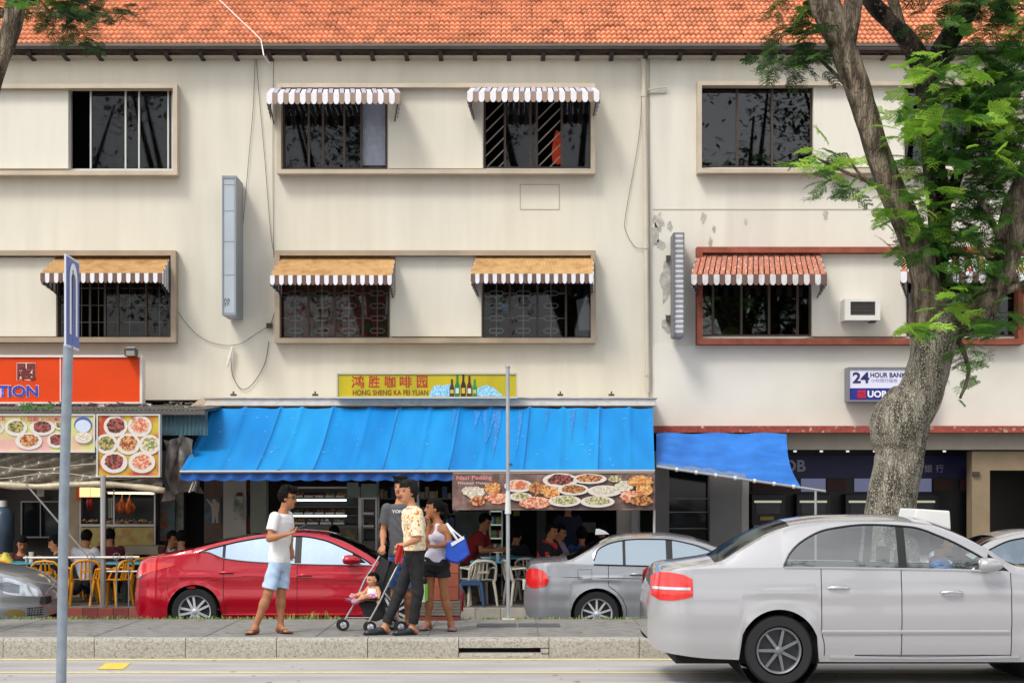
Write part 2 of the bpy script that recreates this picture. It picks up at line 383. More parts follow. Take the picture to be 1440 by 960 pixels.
MB().box(U(509, YF), U(541, YF), YF + .10, YF + .11, V(231, YF), V(140, YF)).build('curtain', m_cur_wht, w2)
w3 = window(hA, Hs[2], (710, 746, 755, 790), m_brn, opens=(0, 3))
bars(w3, [[(683, 150 + 17*k), (683 + min(26, 26), 150 + 17*k - 26)] for k in range(1, 7)] + [[(755, 150 + 17*k), (755 + 34, 150 + 17*k - 34)] for k in range(1, 7)], .011, M('grille_pale', '#9a9288', .6), YF + .10)
MB().prism([(U(a, YF), V(b, YF)) for a, b in ((783, 178), (790, 183), (791, 224), (786, 228), (778, 226), (776, 210), (779, 190))], YF + .25, YF + .33).build('hanging_cloth', M('cloth_orange', '#d2451f', .9, nz=.3, nsc=12), w3, bevel=.01)
w4 = window(hA, Hs[3], (100, 126, 147, 165, 205), m_brn, opens=(1, 2))
bars(w4, [[(u, 380), (u, 474)] for u in (112, 136, 180, 222)] + [[(84, v), (238, v)] for v in (404, 428, 452)], .009, m_grille)
w5 = window(hA, Hs[4], (433, 470, 510), m_brn)
q = MB()
cols = np.linspace(U(396, YF), U(546, YF), 70)
q.grid([[(xx, YF + .2 + .03 * math.sin(i * 1.1), zz) for i, xx in enumerate(cols)] for zz in (V(474, YF), V(380, YF))]); q.build('curtain', m_cur_red, w5, smooth=180)
def loops(w_, us, v0, v1, n):
    seg = []
    for u in us:
        seg.append([(u, v0), (u, v1)])
        for k in range(n):
            v = v0 + (k + .5) * (v1 - v0) / n; a, b = 10, 3.2
            seg.append([(u-a, v-b*.3), (u-a+3, v-b), (u+a-3, v-b), (u+a, v-b*.3), (u+a, v+b*.3), (u+a-3, v+b), (u-a+3, v+b), (u-a, v+b*.3), (u-a, v-b*.3)])
            if k % 2: seg.append([(u-20, v), (u-a, v)]); seg.append([(u+a, v), (u+20, v)])
    bars(w_, seg, .0085, M('grille_light', '#a8a28f', .6), YF + .10)
loops(w5, (414, 452, 490, 530), 385, 473, 5)
w6 = window(hA, Hs[5], (717, 756, 796), m_brn)
loops(w6, (698, 736, 775), 385, 473, 5)
MB().prism([(U(a, YF), V(b, YF)) for a, b in ((811, 420), (826, 416), (833, 440), (834, 462), (815, 463))], YF + .2, YF + .24).build('hanging_cloth', M('cloth_pale', '#a9a29c', .9), w6)
MB().lathe([(.0, -.05), (.06, -.04), (.07, 0), (.06, .06), (.0, .07)], 'z', (U(710, YF), YF + .3, V(431, YF)), 12).build('blue_cup', M('cup_blue', '#2d7fb0', .5), w6)
window(hB, Hs2[0], (1037, 1086), m_brn); window(hB, Hs2[1], (1325, 1375), m_brn)
w9 = window(hB, Hs2[2], (1003, 1043, 1082, 1122), m_brn); window(hB, Hs2[3], (1320, 1360, 1400), m_brn)
# fine vent outline, peeled paint, repair band
mo = MB(); Y = YF - .006
for a, b, c, d in ((731, 787, 259, 260.2), (731, 787, 294, 295.2), (731, 732.2, 260, 294), (786, 787.2, 260, 294)): mo.pbox(a, b, c, d, Y, YF)
mo.build('vent_outline', M('outline', '#b3a58e', .8), hA)
m_peel = M('bare_render', '#a6a49d', .9, nz=.12, nsc=8, bump=.4, bsc=40, col2='#c9c2b4', thr=(.4, .7))
def blob(u, v, a, b, hh, mat, name='peeled_patch', Y=YF - .019, n=16):
    ph = [random.uniform(.55, 1.1) for _ in range(n)]
    MB().poly([(U(u + a * ph[i] * math.cos(2*math.pi*i/n), Y), Y, V(v + b * ph[i] * math.sin(2*math.pi*i/n), Y)) for i in range(n)][::-1]).build(name, mat, hh)
for a in ((926, 312, 9, 15), (921, 332, 6, 20), (929, 344, 9, 9), (942, 318, 5, 8), (989, 306, 5, 10), (1161, 303, 4, 8), (1049, 312, 3, 6), (999, 340, 3, 9), (938, 395, 15, 34), (1004, 322, 3, 6), (940, 455, 10, 14)): blob(*a, hB, m_peel)
MB().box(U(918, YF), U(1470, YF), YF - .022, YF - .016, V(295.5, YF), V(294, YF)).build('render_step', M('render_edge', '#b7b0a2', .9), hB)
MB().box(XP + .05, 14, YF - .035, YF - .016, V(600, YF), V(486, YF)).build('repainted_band', M('band_wall', (.71, .685, .61), .85, nz=.05, nsc=1.2, bump=.12, bsc=14), hB)
# ---- roof: slope 30 degrees, eave overhangs; tiles nearest the eave are pieces, the rest one mesh
YE, SLOPE = 28.70, R(30)
ZE = V(66, YE)
cs, sn = math.cos(SLOPE), math.sin(SLOPE)
TW, EX = .177, .272
def tilemesh(mat):
    m = MB(); n = 8; xs = [TW * (i / n - .5) for i in range(n + 1)]
    prof = [.034 * abs(math.sin(2 * math.pi * i / n)) ** .8 if i % 4 else 0 for i in range(n + 1)]
    prof = [.036 * (0, .72, 1, .72, 0, .72, 1, .72, 0)[i] for i in range(n + 1)]
    top0 = [(x, 0, .046 + p) for x, p in zip(xs, prof)]; top1 = [(x, EX + .03, p) for x, p in zip(xs, prof)]
    bot0 = [(x, 0, p - .006) for x, p in zip(xs, prof)]
    m.grid([top0, top1]); m.grid([bot0, top0]); return m.mesh('tile', mat, smooth=50)
tm = tilemesh(m_tile)
roofs = []
for hh, x0, x1 in ((hA, -9.2, XP), (hB, XP, 9.2)):
    L = 3.2; b = MB()
    b.add([(x0, YE, ZE - .03), (x1, YE, ZE - .03), (x1, YE + L*cs, ZE - .03 + L*sn), (x0, YE + L*cs, ZE - .03 + L*sn), (x0, YE, ZE - .11), (x1, YE, ZE - .11), (x1, YE + L*cs, ZE - .11 + L*sn), (x0, YE + L*cs, ZE - .11 + L*sn)],
          [(0, 1, 2, 3), (4, 7, 6, 5), (0, 4, 5, 1), (3, 2, 6, 7), (0, 3, 7, 4), (1, 5, 6, 2)])
    rf = b.build('roof', M('roof_boards', '#3a2c25', .9), hh)
    sh = SHIFT[hh.name]; cnt = 0; far = MB(); nt_ = int((x1 - x0) / TW) + 1
    tv = [v.co.copy() for v in tm.vertices]; tf = [tuple(p.vertices) for p in tm.polygons]
    for row in range(12):
        for i in range(nt_):
            xx = (x1 - (i + .5) * TW) if hh is hA else x0 + (i + .5) * TW; d = row * EX + random.gauss(0, .004)
            px = Vector((xx + random.gauss(0, .003), YE - .05 + d * cs, ZE + d * sn)); vis = -8.9 < xx < 8.9 and row < 11
            rot = Matrix.Rotation(SLOPE, 4, 'X') @ Matrix.Rotation(random.gauss(0, .012), 4, 'Y')
            if cnt < 298 and vis:
                o = link('tile', tm, rf, tuple(px - sh), rot.to_euler()); cnt += 1
            else:
                mm = Matrix.Translation(px) @ rot; far.add([mm @ q for q in tv], tf)
    o = far.build('upper_tiles', m_tile2, rf, smooth=50); o['kind'] = 'stuff'
    # gutter and rafter ends
    gpts = [(.045 * math.cos(a), .045 * math.sin(a)) for a in [math.pi + math.pi * i / 8 for i in range(9)]]
    gm_ = MB(); gm_.grid([[(xx, YE - .09 + p[0], ZE - .015 + p[1] + (-.03 if xx > XP + .3 else 0)) for p in gpts] for xx in (x0, x1)]); gm_.box(x0, x1, YE - .155, YE - .145, ZE - .025, ZE + .012)
    gm_.build('eave_gutter', m_gut, hh, smooth=60)
    MB().box(x0, x1, YE + .06, YF - .02, ZE - .14, ZE - .125).build('soffit', M('soffit_board', '#b0a696', .9), hh)
    m = MB(); m.prism([(0, 0), (.16, 0), (.16, -.06), (.05, -.10), (0, -.10)], -.03, .03)
    rm = MB(); rm.add([(-.035, 0, 0), (.035, 0, 0), (.035, 0, -.075), (-.035, 0, -.075), (-.035, .4, .06), (.035, .4, .06), (.035, .4, -.10), (-.035, .4, -.10)], [(0, 3, 2, 1), (0, 1, 5, 4), (3, 7, 6, 2), (0, 4, 7, 3), (1, 2, 6, 5), (4, 5, 6, 7)])
    rme = rm.mesh('rafter_end', M('rafter_black', '#2a211d', .8), fixn=True)
    for k in range(-1, 31):
        xx = U(41 + 48.2 * k, YE)
        if x0 < xx < x1: link('rafter_end', rme, hh, tuple(Vector((xx, YE - .05, ZE - .07)) - sh))
# ---- white lightning cable on the roof, downpipe
t = thing('roof_cable', 'white cable lying down over the orange roof tiles', 'cable', (U(345, 29), 29, ZE))
MB().tube([(U(a, YE + d_ * cs), YE + d_ * cs, ZE + d_ * sn + .115) for a, d_ in ((296, 3.1), (306, 2.7), (318, 2.15), (332, 1.5), (346, .9), (358, .4), (367, 0))] + [(U(372, 28.3), 28.2, V(80, 28.3)), (U(380, 28.9), 28.9, V(92, 28.9))], .010, 6).build('cable', M('cable_white', '#d9d4cc', .6), t)
m_pipe = M('downpipe_paint', '#c2b9a8', .6, nz=.08, nsc=3)
t = thing('downpipe', 'tall cream drainpipe running down the joint between the two shophouses', 'drainpipe', (U(908, YF), YF - .1, V(552, YF)))
MB().tube([(U(904.5, YF), YF - .09, V(72, YF)), (U(905, YF), YF - .09, V(130, YF)), (U(908, YF), YF - .09, V(310, YF)), (U(910.5, YF), YF - .09, V(552, YF))], .042, 12).build('pipe', m_pipe, t, smooth=40)
for u, v in ((904.5, 84), (905, 134), (908, 347), (910, 525)): MB().tube([(U(u, YF), YF - .09, V(v - 4, YF)), (U(u, YF), YF - .09, V(v + 4, YF))], .052, 12).build('pipe_collar', m_pipe, t, smooth=40)
MB().tube([(U(910, YF), YF - .08, V(128, YF)), (U(936, YF), YF - .08, V(124, YF)), (U(936, YF), YF - .03, V(131, YF)), (U(910, YF), YF - .03, V(132, YF))], .014, 6).build('bracket', m_pipe, t)
# ---- loose wires on the walls
m_wire = M('wire_dark', '#4d463f', .7)
def wire(label, pts, r=.0045, Y=YF - .03, name='wall_wire', mat=None):
    c = []
    for i in range(len(pts) - 1):
        for k in range(6):
            s_ = k / 6; p0, p1, p2, p3 = pts[max(i-1, 0)], pts[i], pts[i+1], pts[min(i+2, len(pts)-1)]
            c.append(tuple(.5 * (2*p1[q] + (p2[q]-p0[q])*s_ + (2*p0[q]-5*p1[q]+4*p2[q]-p3[q])*s_**2 + (3*p1[q]-p0[q]-3*p2[q]+p3[q])*s_**3) for q in (0, 1)))
    c.append(pts[-1]); o = MB().tube([(U(a, Y), Y, V(b, Y)) for a, b in c], r, 5).build(name, mat or m_wire); setp(o, label, 'wire'); return o
wire('thin dark wire hanging from the eave down to the tall blue grey light box', [(359, 76), (356, 150), (350, 220), (343, 300), (340, 330)])
wire('dark wire falling from the eave to the tan awning, nearest the light box', [(360, 76), (364, 130), (372, 220), (381, 330), (388, 365)])
wire('dark wire falling straight from the eave beside the upper striped awning', [(385, 76), (384, 150), (384, 260), (385, 362)])
wire('thin wire looping from the left awning window down to the small black junction box', [(240, 415), (256, 447), (282, 474), (312, 485), (338, 483), (362, 468), (379, 458)])
wire('thick dark wire curving from the junction box to the ledge of the blue awning', [(378, 480), (372, 512), (355, 540), (340, 547), (328, 530), (325, 505), (328, 488)], .006)
wire('short wire running from the junction box up to the tan awning window', [(380, 457), (386, 440), (389, 428)], .006)
wire('wire hanging in a long curve beside the cream drainpipe', [(902, 78), (900, 180), (880, 300), (880, 325), (893, 347), (906, 349)])
wire('wire sagging below the red window frame', [(1012, 474), (1022, 486), (1031, 495), (1070, 490), (1110, 482), (1140, 474)])
wire('thin cable climbing from the air conditioner to the corner of the red framed window', [(1240, 428), (1252, 405), (1262, 385)])
o = MB().pbox(374.5, 382.5, 454, 461, YF - .08, YF - .016).build('junction_box', M('junction_black', '#2b2a2a', .5), bevel=.004); setp(o, 'small black junction box on the cream wall where wires meet', 'junction box')
o = MB().tube([(U(328, YF), YF - .08, V(488, YF)), (U(324, YF), YF - .1, V(504, YF)), (U(321, YF), YF - .11, V(516, YF))], [.02, .03, .022], 8).build('cable_plug', M('plug_white', '#d8d3c8', .5)); setp(o, 'white plug end dangling from the wire on the cream wall', 'plug')
# ================================================================ window awnings
m_tan = M('awning_tan', '#caa878', .8, spec=.1, nz=.12, nsc=5, col2='#b58d60', thr=(.5, .72), stretch=(1, 1, .6))
m_fred = M('awning_faded_red', '#b2725c', .75, spec=.2, nz=.25, nsc=12, col2='#d8c0b4', thr=(.55, .75), stretch=(2.5, 1, .4))
m_wht = M('awning_white', '#e2e0e4', .6, nz=.06, nsc=8)
m_brw = M('awning_brown', '#6a5148', .7, nz=.1, nsc=8)
m_lil = M('awning_lilac', '#b9b3c6', .6, nz=.08, nsc=8)
m_lbr = M('awning_light_brown', '#96806f', .7, nz=.08, nsc=8)
m_met = M('bracket_metal', '#55504c', .5, metal=.5)
def awning(label, ub0, ub1, vt, uf0, uf1, ve, vb, cover, sa, sb, pitch, strips=False, Yf=28.2, group=None, pair=None, cornet=8):
    Yb = YF - .05
    A0, A1 = Vector((U(ub0, Yb), Yb, V(vt, Yb))), Vector((U(ub1, Yb), Yb, V(vt, Yb)))
    B0, B1 = Vector((U(uf0, Yf), Yf, V(ve, Yf))), Vector((U(uf1, Yf), Yf, V(ve, Yf))); zb = V(vb, Yf)
    t = thing('window_awning', label, 'awning', tuple((A0 + A1) / 2), group)
    n = max(4, round((uf1 - uf0) / pitch)); wd = (B1 - B0).length
    sh = SHIFT[t.name]
    if strips:                                   # folded metal strips, alternately raised
        for i in range(n):
            a, b = i / n, (i + 1) / n; k = .012 if i % 2 else 0; up = Vector((0, 0, k)); m = MB(); e = .1 / n
            p = [A0.lerp(A1, a + e) + up, A0.lerp(A1, b - e) + up, B0.lerp(B1, b - e) + up, B0.lerp(B1, a + e) + up]; q = [x - Vector((0, 0, .01)) for x in p]
            m.add(p + q, [(0, 3, 2, 1), (4, 5, 6, 7), (0, 1, 5, 4), (1, 2, 6, 5), (2, 3, 7, 6), (3, 0, 4, 7)])
            m.build('cover_strip', cover[i % 2], t)
    else:
        N = n * 4 * 3; P = []
        for s_ in (0, .5, 1):
            P.append([tuple(A0.lerp(A1, i / N).lerp(B0.lerp(B1, i / N), s_) + Vector((0, 0, .007 * math.cos(i * math.pi / 2 * 1.0)))) for i in range(N + 1)])
        m = MB(); m.grid(P); m.grid([[(x, y, z - .02) for x, y, z in r] for r in P[::-1]]); m.build('cover', cover, t, smooth=60)
    h = B0.z - zb; mes = []
    for mt in (sa, sb):                          # hanging strips with rounded ends
        m = MB(); w_ = wd / n; pts = [(-w_/2, 0), (w_/2, 0), (w_/2, -h*.72), (w_*.34, -h*.93), (0, -h), (-w_*.34, -h*.93), (-w_/2, -h*.72)]
        m.prism(pts, -.006, .006); mes.append(m.mesh('valance_strip', mt))
    for i in range(n):
        link('valance_strip', mes[i % 2], t, tuple(B0.lerp(B1, (i + .5) / n) + Vector((0, -.008 + .004 * (i % 2), 0)) - sh))
    for X0, X1 in ((A0, B0), (A1, B1)):          # side cheeks of vertical strips
        k = 8
        for i in range(k):
            a, b = X0.lerp(X1, i / k), X0.lerp(X1, (i + 1) / k); zc = zb - (1 - (i + .5) / k) * .10
            xo = .004 * (i % 2); m = MB(); m.add([(a.x - .006 + xo, a.y, a.z), (b.x - .006 + xo, b.y, b.z), (b.x - .006 + xo, b.y, zc), (a.x - .006 + xo, a.y, zc), (a.x + .006 + xo, a.y, a.z), (b.x + .006 + xo, b.y, b.z), (b.x + .006 + xo, b.y, zc), (a.x + .006 + xo, a.y, zc)],
                 [(0, 1, 2, 3), (4, 7, 6, 5), (0, 3, 7, 4), (1, 5, 6, 2), (3, 2, 6, 7), (0, 4, 5, 1)])
            m.build('side_strip', (sa, sb)[i % 2], t)
    for f in (.02, .98):
        p, q = A0.lerp(A1, f), B0.lerp(B1, f); MB().tube([(p.x, YF - .02, zb - .14), (q.x, q.y + .03, zb + .03)], .012, 6).build('stay', m_met, t)
awning('white and lilac striped metal awning over the top floor window holding a white curtain', 381, 558, 124, 375, 563, 131, 147, (m_wht, m_lil), m_wht, m_lbr, 8, True, group='metal awnings over the top floor windows')
awning('white and lilac striped metal awning over the top floor window with diagonal bars', 664, 836, 122, 657, 843, 129, 144, (m_wht, m_lil), m_wht, m_lbr, 8, True, group='metal awnings over the top floor windows')
GA = 'tan awnings over the first floor windows'
awning('tan ribbed awning with brown and white fringe above the left window behind the blue sign', 80, 239, 361, 57, 228, 384, 398, m_tan, m_brw, m_wht, 6.4, group=GA)
awning('tan ribbed awning with brown and white fringe over the window with red curtains', 396, 556, 360, 380, 551, 387, 401, m_tan, m_wht, m_brw, 6.3, group=GA)
awning('tan ribbed awning with rust stains and striped fringe over the window with a blue cup', 670, 834, 358, 662, 834, 385, 399, m_tan, m_brw, m_wht, 6.2, group=GA)
awning('faded red slatted awning with grey scalloped fringe on the red framed window', 981, 1152, 355, 972, 1162, 386, 401, (m_fred, m_fred), M('awning_grey_white', '#cfccca', .6, nz=.15, nsc=9), m_brw, 7.9, True)
awning('white edged awning mostly hidden by the tree trunk beside the air conditioner', 1272, 1440, 355, 1266, 1450, 382, 398, (m_fred, m_wht), m_wht, m_brw, 9, True)
# ================================================================ things on the upper walls
t = thing('light_box_sign', 'tall narrow blue grey light box with WA 37 at its foot', 'sign', (U(322, 28.3), 28.9, V(443, 28.3)))
m_box = M('lightbox_blue', '#aab4bb', .45, nz=.06, nsc=3); m_bfr = M('lightbox_frame', '#8d949a', .5, metal=.4)
MB().pbox(314, 330, 251, 440, 28.25, 28.98).build('body', m_box, t, bevel=.006)
m = MB()
for a in ((312, 314, 247, 443), (330, 332, 247, 443)): m.pbox(*a, 28.235, 28.97)
for a in ((314, 330, 247, 251), (314, 330, 440, 443)): m.pbox(*a, 28.24, 28.96)
m.build('frame', m_bfr, t)
m = MB()
for v in (259, 296, 339, 386): m.pbox(314, 330, v, v + 1, 28.246, 28.26)
m.build('panel_seam', m_bfr, t)
m_ink = M('ink_dark', '#26262a', .6)
text('WA', 314.5, 323.5, 419, 424, 28.24, m_ink, t); text('37', 315, 322, 425, 430, 28.24, m_ink, t)
t = thing('light_box_sign', 'narrow grey ribbed sign box on peeling paint, right of the drainpipe', 'sign', (U(953, 28.4), 28.9, V(472, 28.4)))
m = MB(); m_rib = M('ribbed_grey', '#b2b2b4', .45, metal=.3, nz=.12, nsc=6)
P = []
for i in range(81):
    z = V(470, 28.4) + (V(329, 28.4) - V(470, 28.4)) * i / 80; k = .012 * (i % 4 in (1, 2)); P.append([(U(949, 28.4), 28.9, z), (U(949, 28.4), 28.4 - k, z), (U(961, 28.4), 28.4 - k, z), (U(961, 28.4), 28.9, z)])
m.grid(P); m.build('body', m_rib, t)
m = MB(); m.pbox(947, 949, 327, 472, 28.37, 28.9); m.pbox(961, 962.5, 327, 472, 28.37, 28.9); m.pbox(949, 961, 470, 473, 28.4, 28.9); m.pbox(949, 961, 327, 329, 28.4, 28.9)
m.build('frame', M('sign_edge_dark', '#6d6d70', .5), t)
m = MB()
for v in (363, 447): m.pbox(937, 948, v - 4, v + 4, 28.9, 28.97)
m.build('wall_bracket', m_met, t)
# window air conditioner
t = thing('air_conditioner', 'white window air conditioner with dark grille set in the pale wall', 'air conditioner', (U(1213, 28.5), 28.9, V(450, 28.5)))
m_acw = M('ac_white', '#d8d6cf', .5, nz=.05)
m = MB(); Y = 28.5; m.pbox(1188, 1238, 420, 424, Y, 28.98); m.pbox(1188, 1238, 443, 450, Y, 28.98); m.pbox(1188, 1196, 424, 443, Y, 28.98); m.pbox(1231, 1238, 424, 443, Y, 28.98); m.build('casing', m_acw, t)
MB().pbox(1196, 1231, 424, 443, Y + .05, 28.95).build('coil', M('ac_dark', '#3a3837', .7), t)
for k in range(9): MB().pbox(1196, 1231, 425 + k*2, 425.7 + k*2, Y + .02, Y + .04).build('grille_bar', M('ac_bar', '#5c5955', .5), t)
MB().pbox(1224, 1232, 450, 453, Y + .1, 28.8).build('drain_foot', m_met, t)
# ================================================================ yellow coffee shop sign
Y = 28.0
t = thing('shop_sign', 'yellow green coffee shop sign with red Chinese lettering and beer bottles', 'sign', (U(600, Y), Y + .1, V(560, Y)))
MB().pbox(475, 726, 526, 557.5, Y, Y + .16).build('panel', M('sign_yellow', '#c8b010', .45, nz=.12, nsc=2.2, col2='#b2a61a', thr=(.35, .7), stretch=(1, 1, .3)), t)
m = MB(); m.pbox(473, 728, 523.5, 526, Y - .02, Y + .18); m.pbox(473, 728, 557.5, 560, Y - .02, Y + .18); m.pbox(473, 475, 526, 557.5, Y - .02, Y + .18); m.pbox(726, 728, 526, 557.5, Y - .02, Y + .18)
m.build('frame', M('sign_frame', '#c8c3b4', .5, metal=.3), t)
mred = M('print_red', '#b3261d', .5); mmar = M('print_maroon', '#7c2d1c', .5)
for i, (c, a, b) in enumerate((('鸿', 494, 512), ('胜', 518, 534), ('咖', 541, 556), ('啡', 562, 579), ('园', 586, 601))): text(c, a, b, 528, 545, Y - .006, mred, t, bold=.012)
text('HONG SHENG KA FEI YUAN', 496, 602, 548, 555.5, Y - .006, mmar, t, bold=.012)
mice = M('print_ice', '#69b4d8', .5, nz=.3, nsc=30, col2='#b9dbe8', thr=(.4, .65))
for pts in (((603, 557), (608, 545), (614, 541), (622, 542), (632, 540), (640, 544), (640, 557)), ((664, 557), (668, 548), (676, 544), (684, 541), (694, 545), (706, 555), (708, 557))):
    MB().prism([(U(a, Y), V(b, Y)) for a, b in pts], Y - .004, Y + .01).build('ice_print', mice, t)
for k, (u, v, cl) in enumerate(((635.5, 533, '#4b2b1c'), (643, 527, '#1f7a3c'), (651.5, 526, '#3a1d14'), (660, 528, '#522a20'), (667.5, 533, '#2c8a4a'))):
    h = 557 - v; b = MB(); pts = [(u - 3.4, 557), (u + 3.4, 557), (u + 3.4, v + h*.5), (u + 1.4, v + h*.3), (u + 1.3, v), (u - 1.3, v), (u - 1.4, v + h*.3), (u - 3.4, v + h*.5)]
    o = MB().prism([(U(a, Y), V(c, Y)) for a, c in pts], Y - .009, Y - .002).build('bottle_print', M('bottle%d' % k, cl, .35), t)
    MB().prism([(U(a, Y), V(c, Y)) for a, c in ((u-2.4, 553), (u+2.4, 553), (u+2.4, v+h*.62), (u-2.4, v+h*.62))], Y - .012, Y - .0095).build('bottle_label', M('label%d' % (k % 2), ('#c9b24a', '#cfd3c4')[k % 2], .5), o)
# ledge over the blue awning
m_led = M('ledge_render', '#d8cec2', .85, nz=.12, nsc=5, col2='#a39688', thr=(.6, .85), stretch=(1, 1, 2))
t = thing('concrete_ledge', 'pale weathered ledge along the wall above the long blue awning', 'ledge', (U(600, 28.5), 28.6, V(570, 28.2)))
MB().pbox(288, 922, 560, 570.5, 28.2, YF - .03).build('slab', m_led, t, bevel=.012)
MB().pbox(285, 925, 558.5, 560, 28.17, YF - .04).build('capping', M('ledge_cap', '#c4b9ac', .8, nz=.2, nsc=8), t)
MB().add([(U(262, 28.1), 28.1, V(575, 28.1)), (U(290, 28.1), 28.15, V(573, 28.1)), (U(300, 28.9), 28.9, V(558, 28.9)), (U(282, 28.9), 28.9, V(560, 28.9)), (U(262, 28.1), 28.1, V(576.5, 28.1)), (U(290, 28.1), 28.15, V(575, 28.1)), (U(300, 28.9), 28.9, V(560, 28.9)), (U(282, 28.9), 28.9, V(562, 28.9))],
         [(0, 1, 2, 3), (4, 7, 6, 5), (0, 4, 5, 1), (1, 5, 6, 2), (2, 6, 7, 3), (3, 7, 4, 0)]).build('loose_sheet', M('loose_sheet', '#a8947e', .8, nz=.2, nsc=9), t)
m = MB()
for u in (328, 443, 540, 655, 788, 860): m.pbox(u - 4, u + 4, 553.5, 556.4, 28.3, 28.36); m.pbox(u - 1, u + 1, 550, 553.5, 28.3, 28.34)
m.build('bolt_stub', M('stub_dark', '#4a4038', .7), t)
# ================================================================ blue awnings
m_blue = M('awning_blue', '#1283c8', .6, spec=.25, nz=.07, nsc=2.2, col2='#0d74bd', thr=(.38, .72), stretch=(1.2, .25, .25), bump=.08, bsc=24, det=7)
m_blued = M('awning_blue_valance', '#0b55a6', .6, nz=.10, nsc=3, col2='#1d4f96', thr=(.5, .75))
m_soot = M('awning_soot', '#2f73b4', .8, nz=.3, nsc=14, col2='#1688d8', thr=(.45, .7))
m_barp = M('bar_pale', '#a5a6a6', .5, metal=.2)
t = thing('shop_awning', 'long bright blue canvas awning over the coffee shop front', 'awning', (U(600, 27), 27, 2.4))
Yt, Yb_ = 28.17, 26.0
seams = [(u, random.uniform(-3, 3)) for u in (300, 345, 395, 425, 470, 520, 562, 605, 648, 690, 745, 792, 843, 885)]
def blue_pt(f, s_):
    xt, xb = U(295, Yt) + f * (U(918, Yt) - U(295, Yt)), U(253, Yb_) + f * (U(921, Yb_) - U(253, Yb_))
    y = Yt + (Yb_ - Yt) * s_; z0, z1 = V(574, Yt), V(662, Yb_)
    x = xt + (xb - xt) * s_; u = 295 + f * 623; z = z0 + (z1 - z0) * s_ - .07 * math.sin(math.pi * s_)
    for us, _ in seams:
        d = (u - us) / 5.0; z += .032 * math.exp(-(d * 1.6) ** 2) * (1 - .4 * s_)
    z += .012 * math.sin(u * .045 + 2 * s_) * math.sin(math.pi * s_) + .008 * math.sin(u * .11 + 5 * s_)
    return (x, y, z)
m_blueB = M('awning_blue_faded', '#1b8ccc', .6, spec=.25, nz=.07, nsc=2.2, col2='#1180c6', thr=(.38, .72), stretch=(1.2, .25, .25), bump=.08, bsc=24, det=7)
cuts_ = [0] + [round((u - 295) / 623 * 260) for u in (395, 470, 562, 648, 745, 843)] + [260]
for q_, (a_, b_) in enumerate(zip(cuts_, cuts_[1:])):
    m = MB(); m.grid([[blue_pt(i / 260, j / 14) for i in range(a_, b_ + 1)] for j in range(15)]); m.build('canvas', (m_blue, m_blueB)[q_ % 2], t, smooth=180)
m = MB()
for c_ in cuts_[1:-1]: m.grid([[tuple(Vector(blue_pt(c_ / 260 + k * .0011, j / 14)) + Vector((0, -.003, .006))) for k in (-1, 1)] for j in range(15)])
m.build('seam_tape', M('awning_seam', '#0a5fa6', .7), t)['kind'] = 'stuff'
for u_, w_, L_ in ((690, 20, .55), (702, 10, .8), (733, 7, .75), (806, 8, .45), (824, 5, .35), (640, 6, .4), (672, 9, .3), (560, 4, .25), (770, 5, .3)):   # soot runs below the ledge
    f0 = (u_ - 295) / 623; n = 8; k = w_ / 623 / 2; m = MB()
    m.grid([[tuple(Vector(blue_pt(f0 + sgn * k * (1 - j / n) * (1 + .15 * math.sin(j * 1.7 + u_)), .03 + L_ * j / n)) + Vector((0, -.006, .008))) for sgn in (-1, 1)] for j in range(n + 1)])
    m.build('soot_streak', m_soot, t)
m = MB()
for _ in range(42):                                        # scuffs and bird droppings
    f0, s0 = random.random(), random.uniform(.08, .95); a = random.uniform(0, 3); l = random.uniform(.002, .008)
    p, q = Vector(blue_pt(f0, s0)), Vector(blue_pt(min(1, f0 + l * math.cos(a)), min(.99, s0 + 3 * l * math.sin(a))))
    m.tube([p + Vector((0, -.004, .006)), q + Vector((0, -.004, .006))], .0038, 4)
m.build('scuffs', M('scuff_white', '#9ecbe6', .8), t)['kind'] = 'stuff'
m = MB(); nV = 440
def val(i, z): return (U(253, Yb_) + (U(638, Yb_) - U(253, Yb_)) * i / nV, Yb_ + .03 + .02 * math.sin(i * .21), z)
sc_ = lambda i: .022 * abs(math.sin(math.pi * i / nV * 16))
m.grid([[val(i, V(664, Yb_)) for i in range(nV + 1)], [val(i, V(670, Yb_)) for i in range(nV + 1)], [val(i, V(674, Yb_) - sc_(i)) for i in range(nV + 1)]])
m.build('valance', m_blued, t, smooth=180)
MB().tube([(U(253, Yb_), Yb_, V(663, Yb_)), (U(921, Yb_), Yb_, V(662, Yb_))], .022, 8).build('front_bar', m_barp, t)
m = MB()
for u in (262, 430, 600, 760, 912): m.tube([(U(u, Yb_), Yb_, V(664, Yb_)), (U(u, 28.4), 28.6, 2.62)], .018, 6)
m.build('arm', m_barp, t)
MB().add([blue_pt(0, j / 8) for j in range(9)] + [(U(295, Yt), Yt, V(640, Yt))], [tuple(range(10))]).build('side_cheek', m_blued, t)
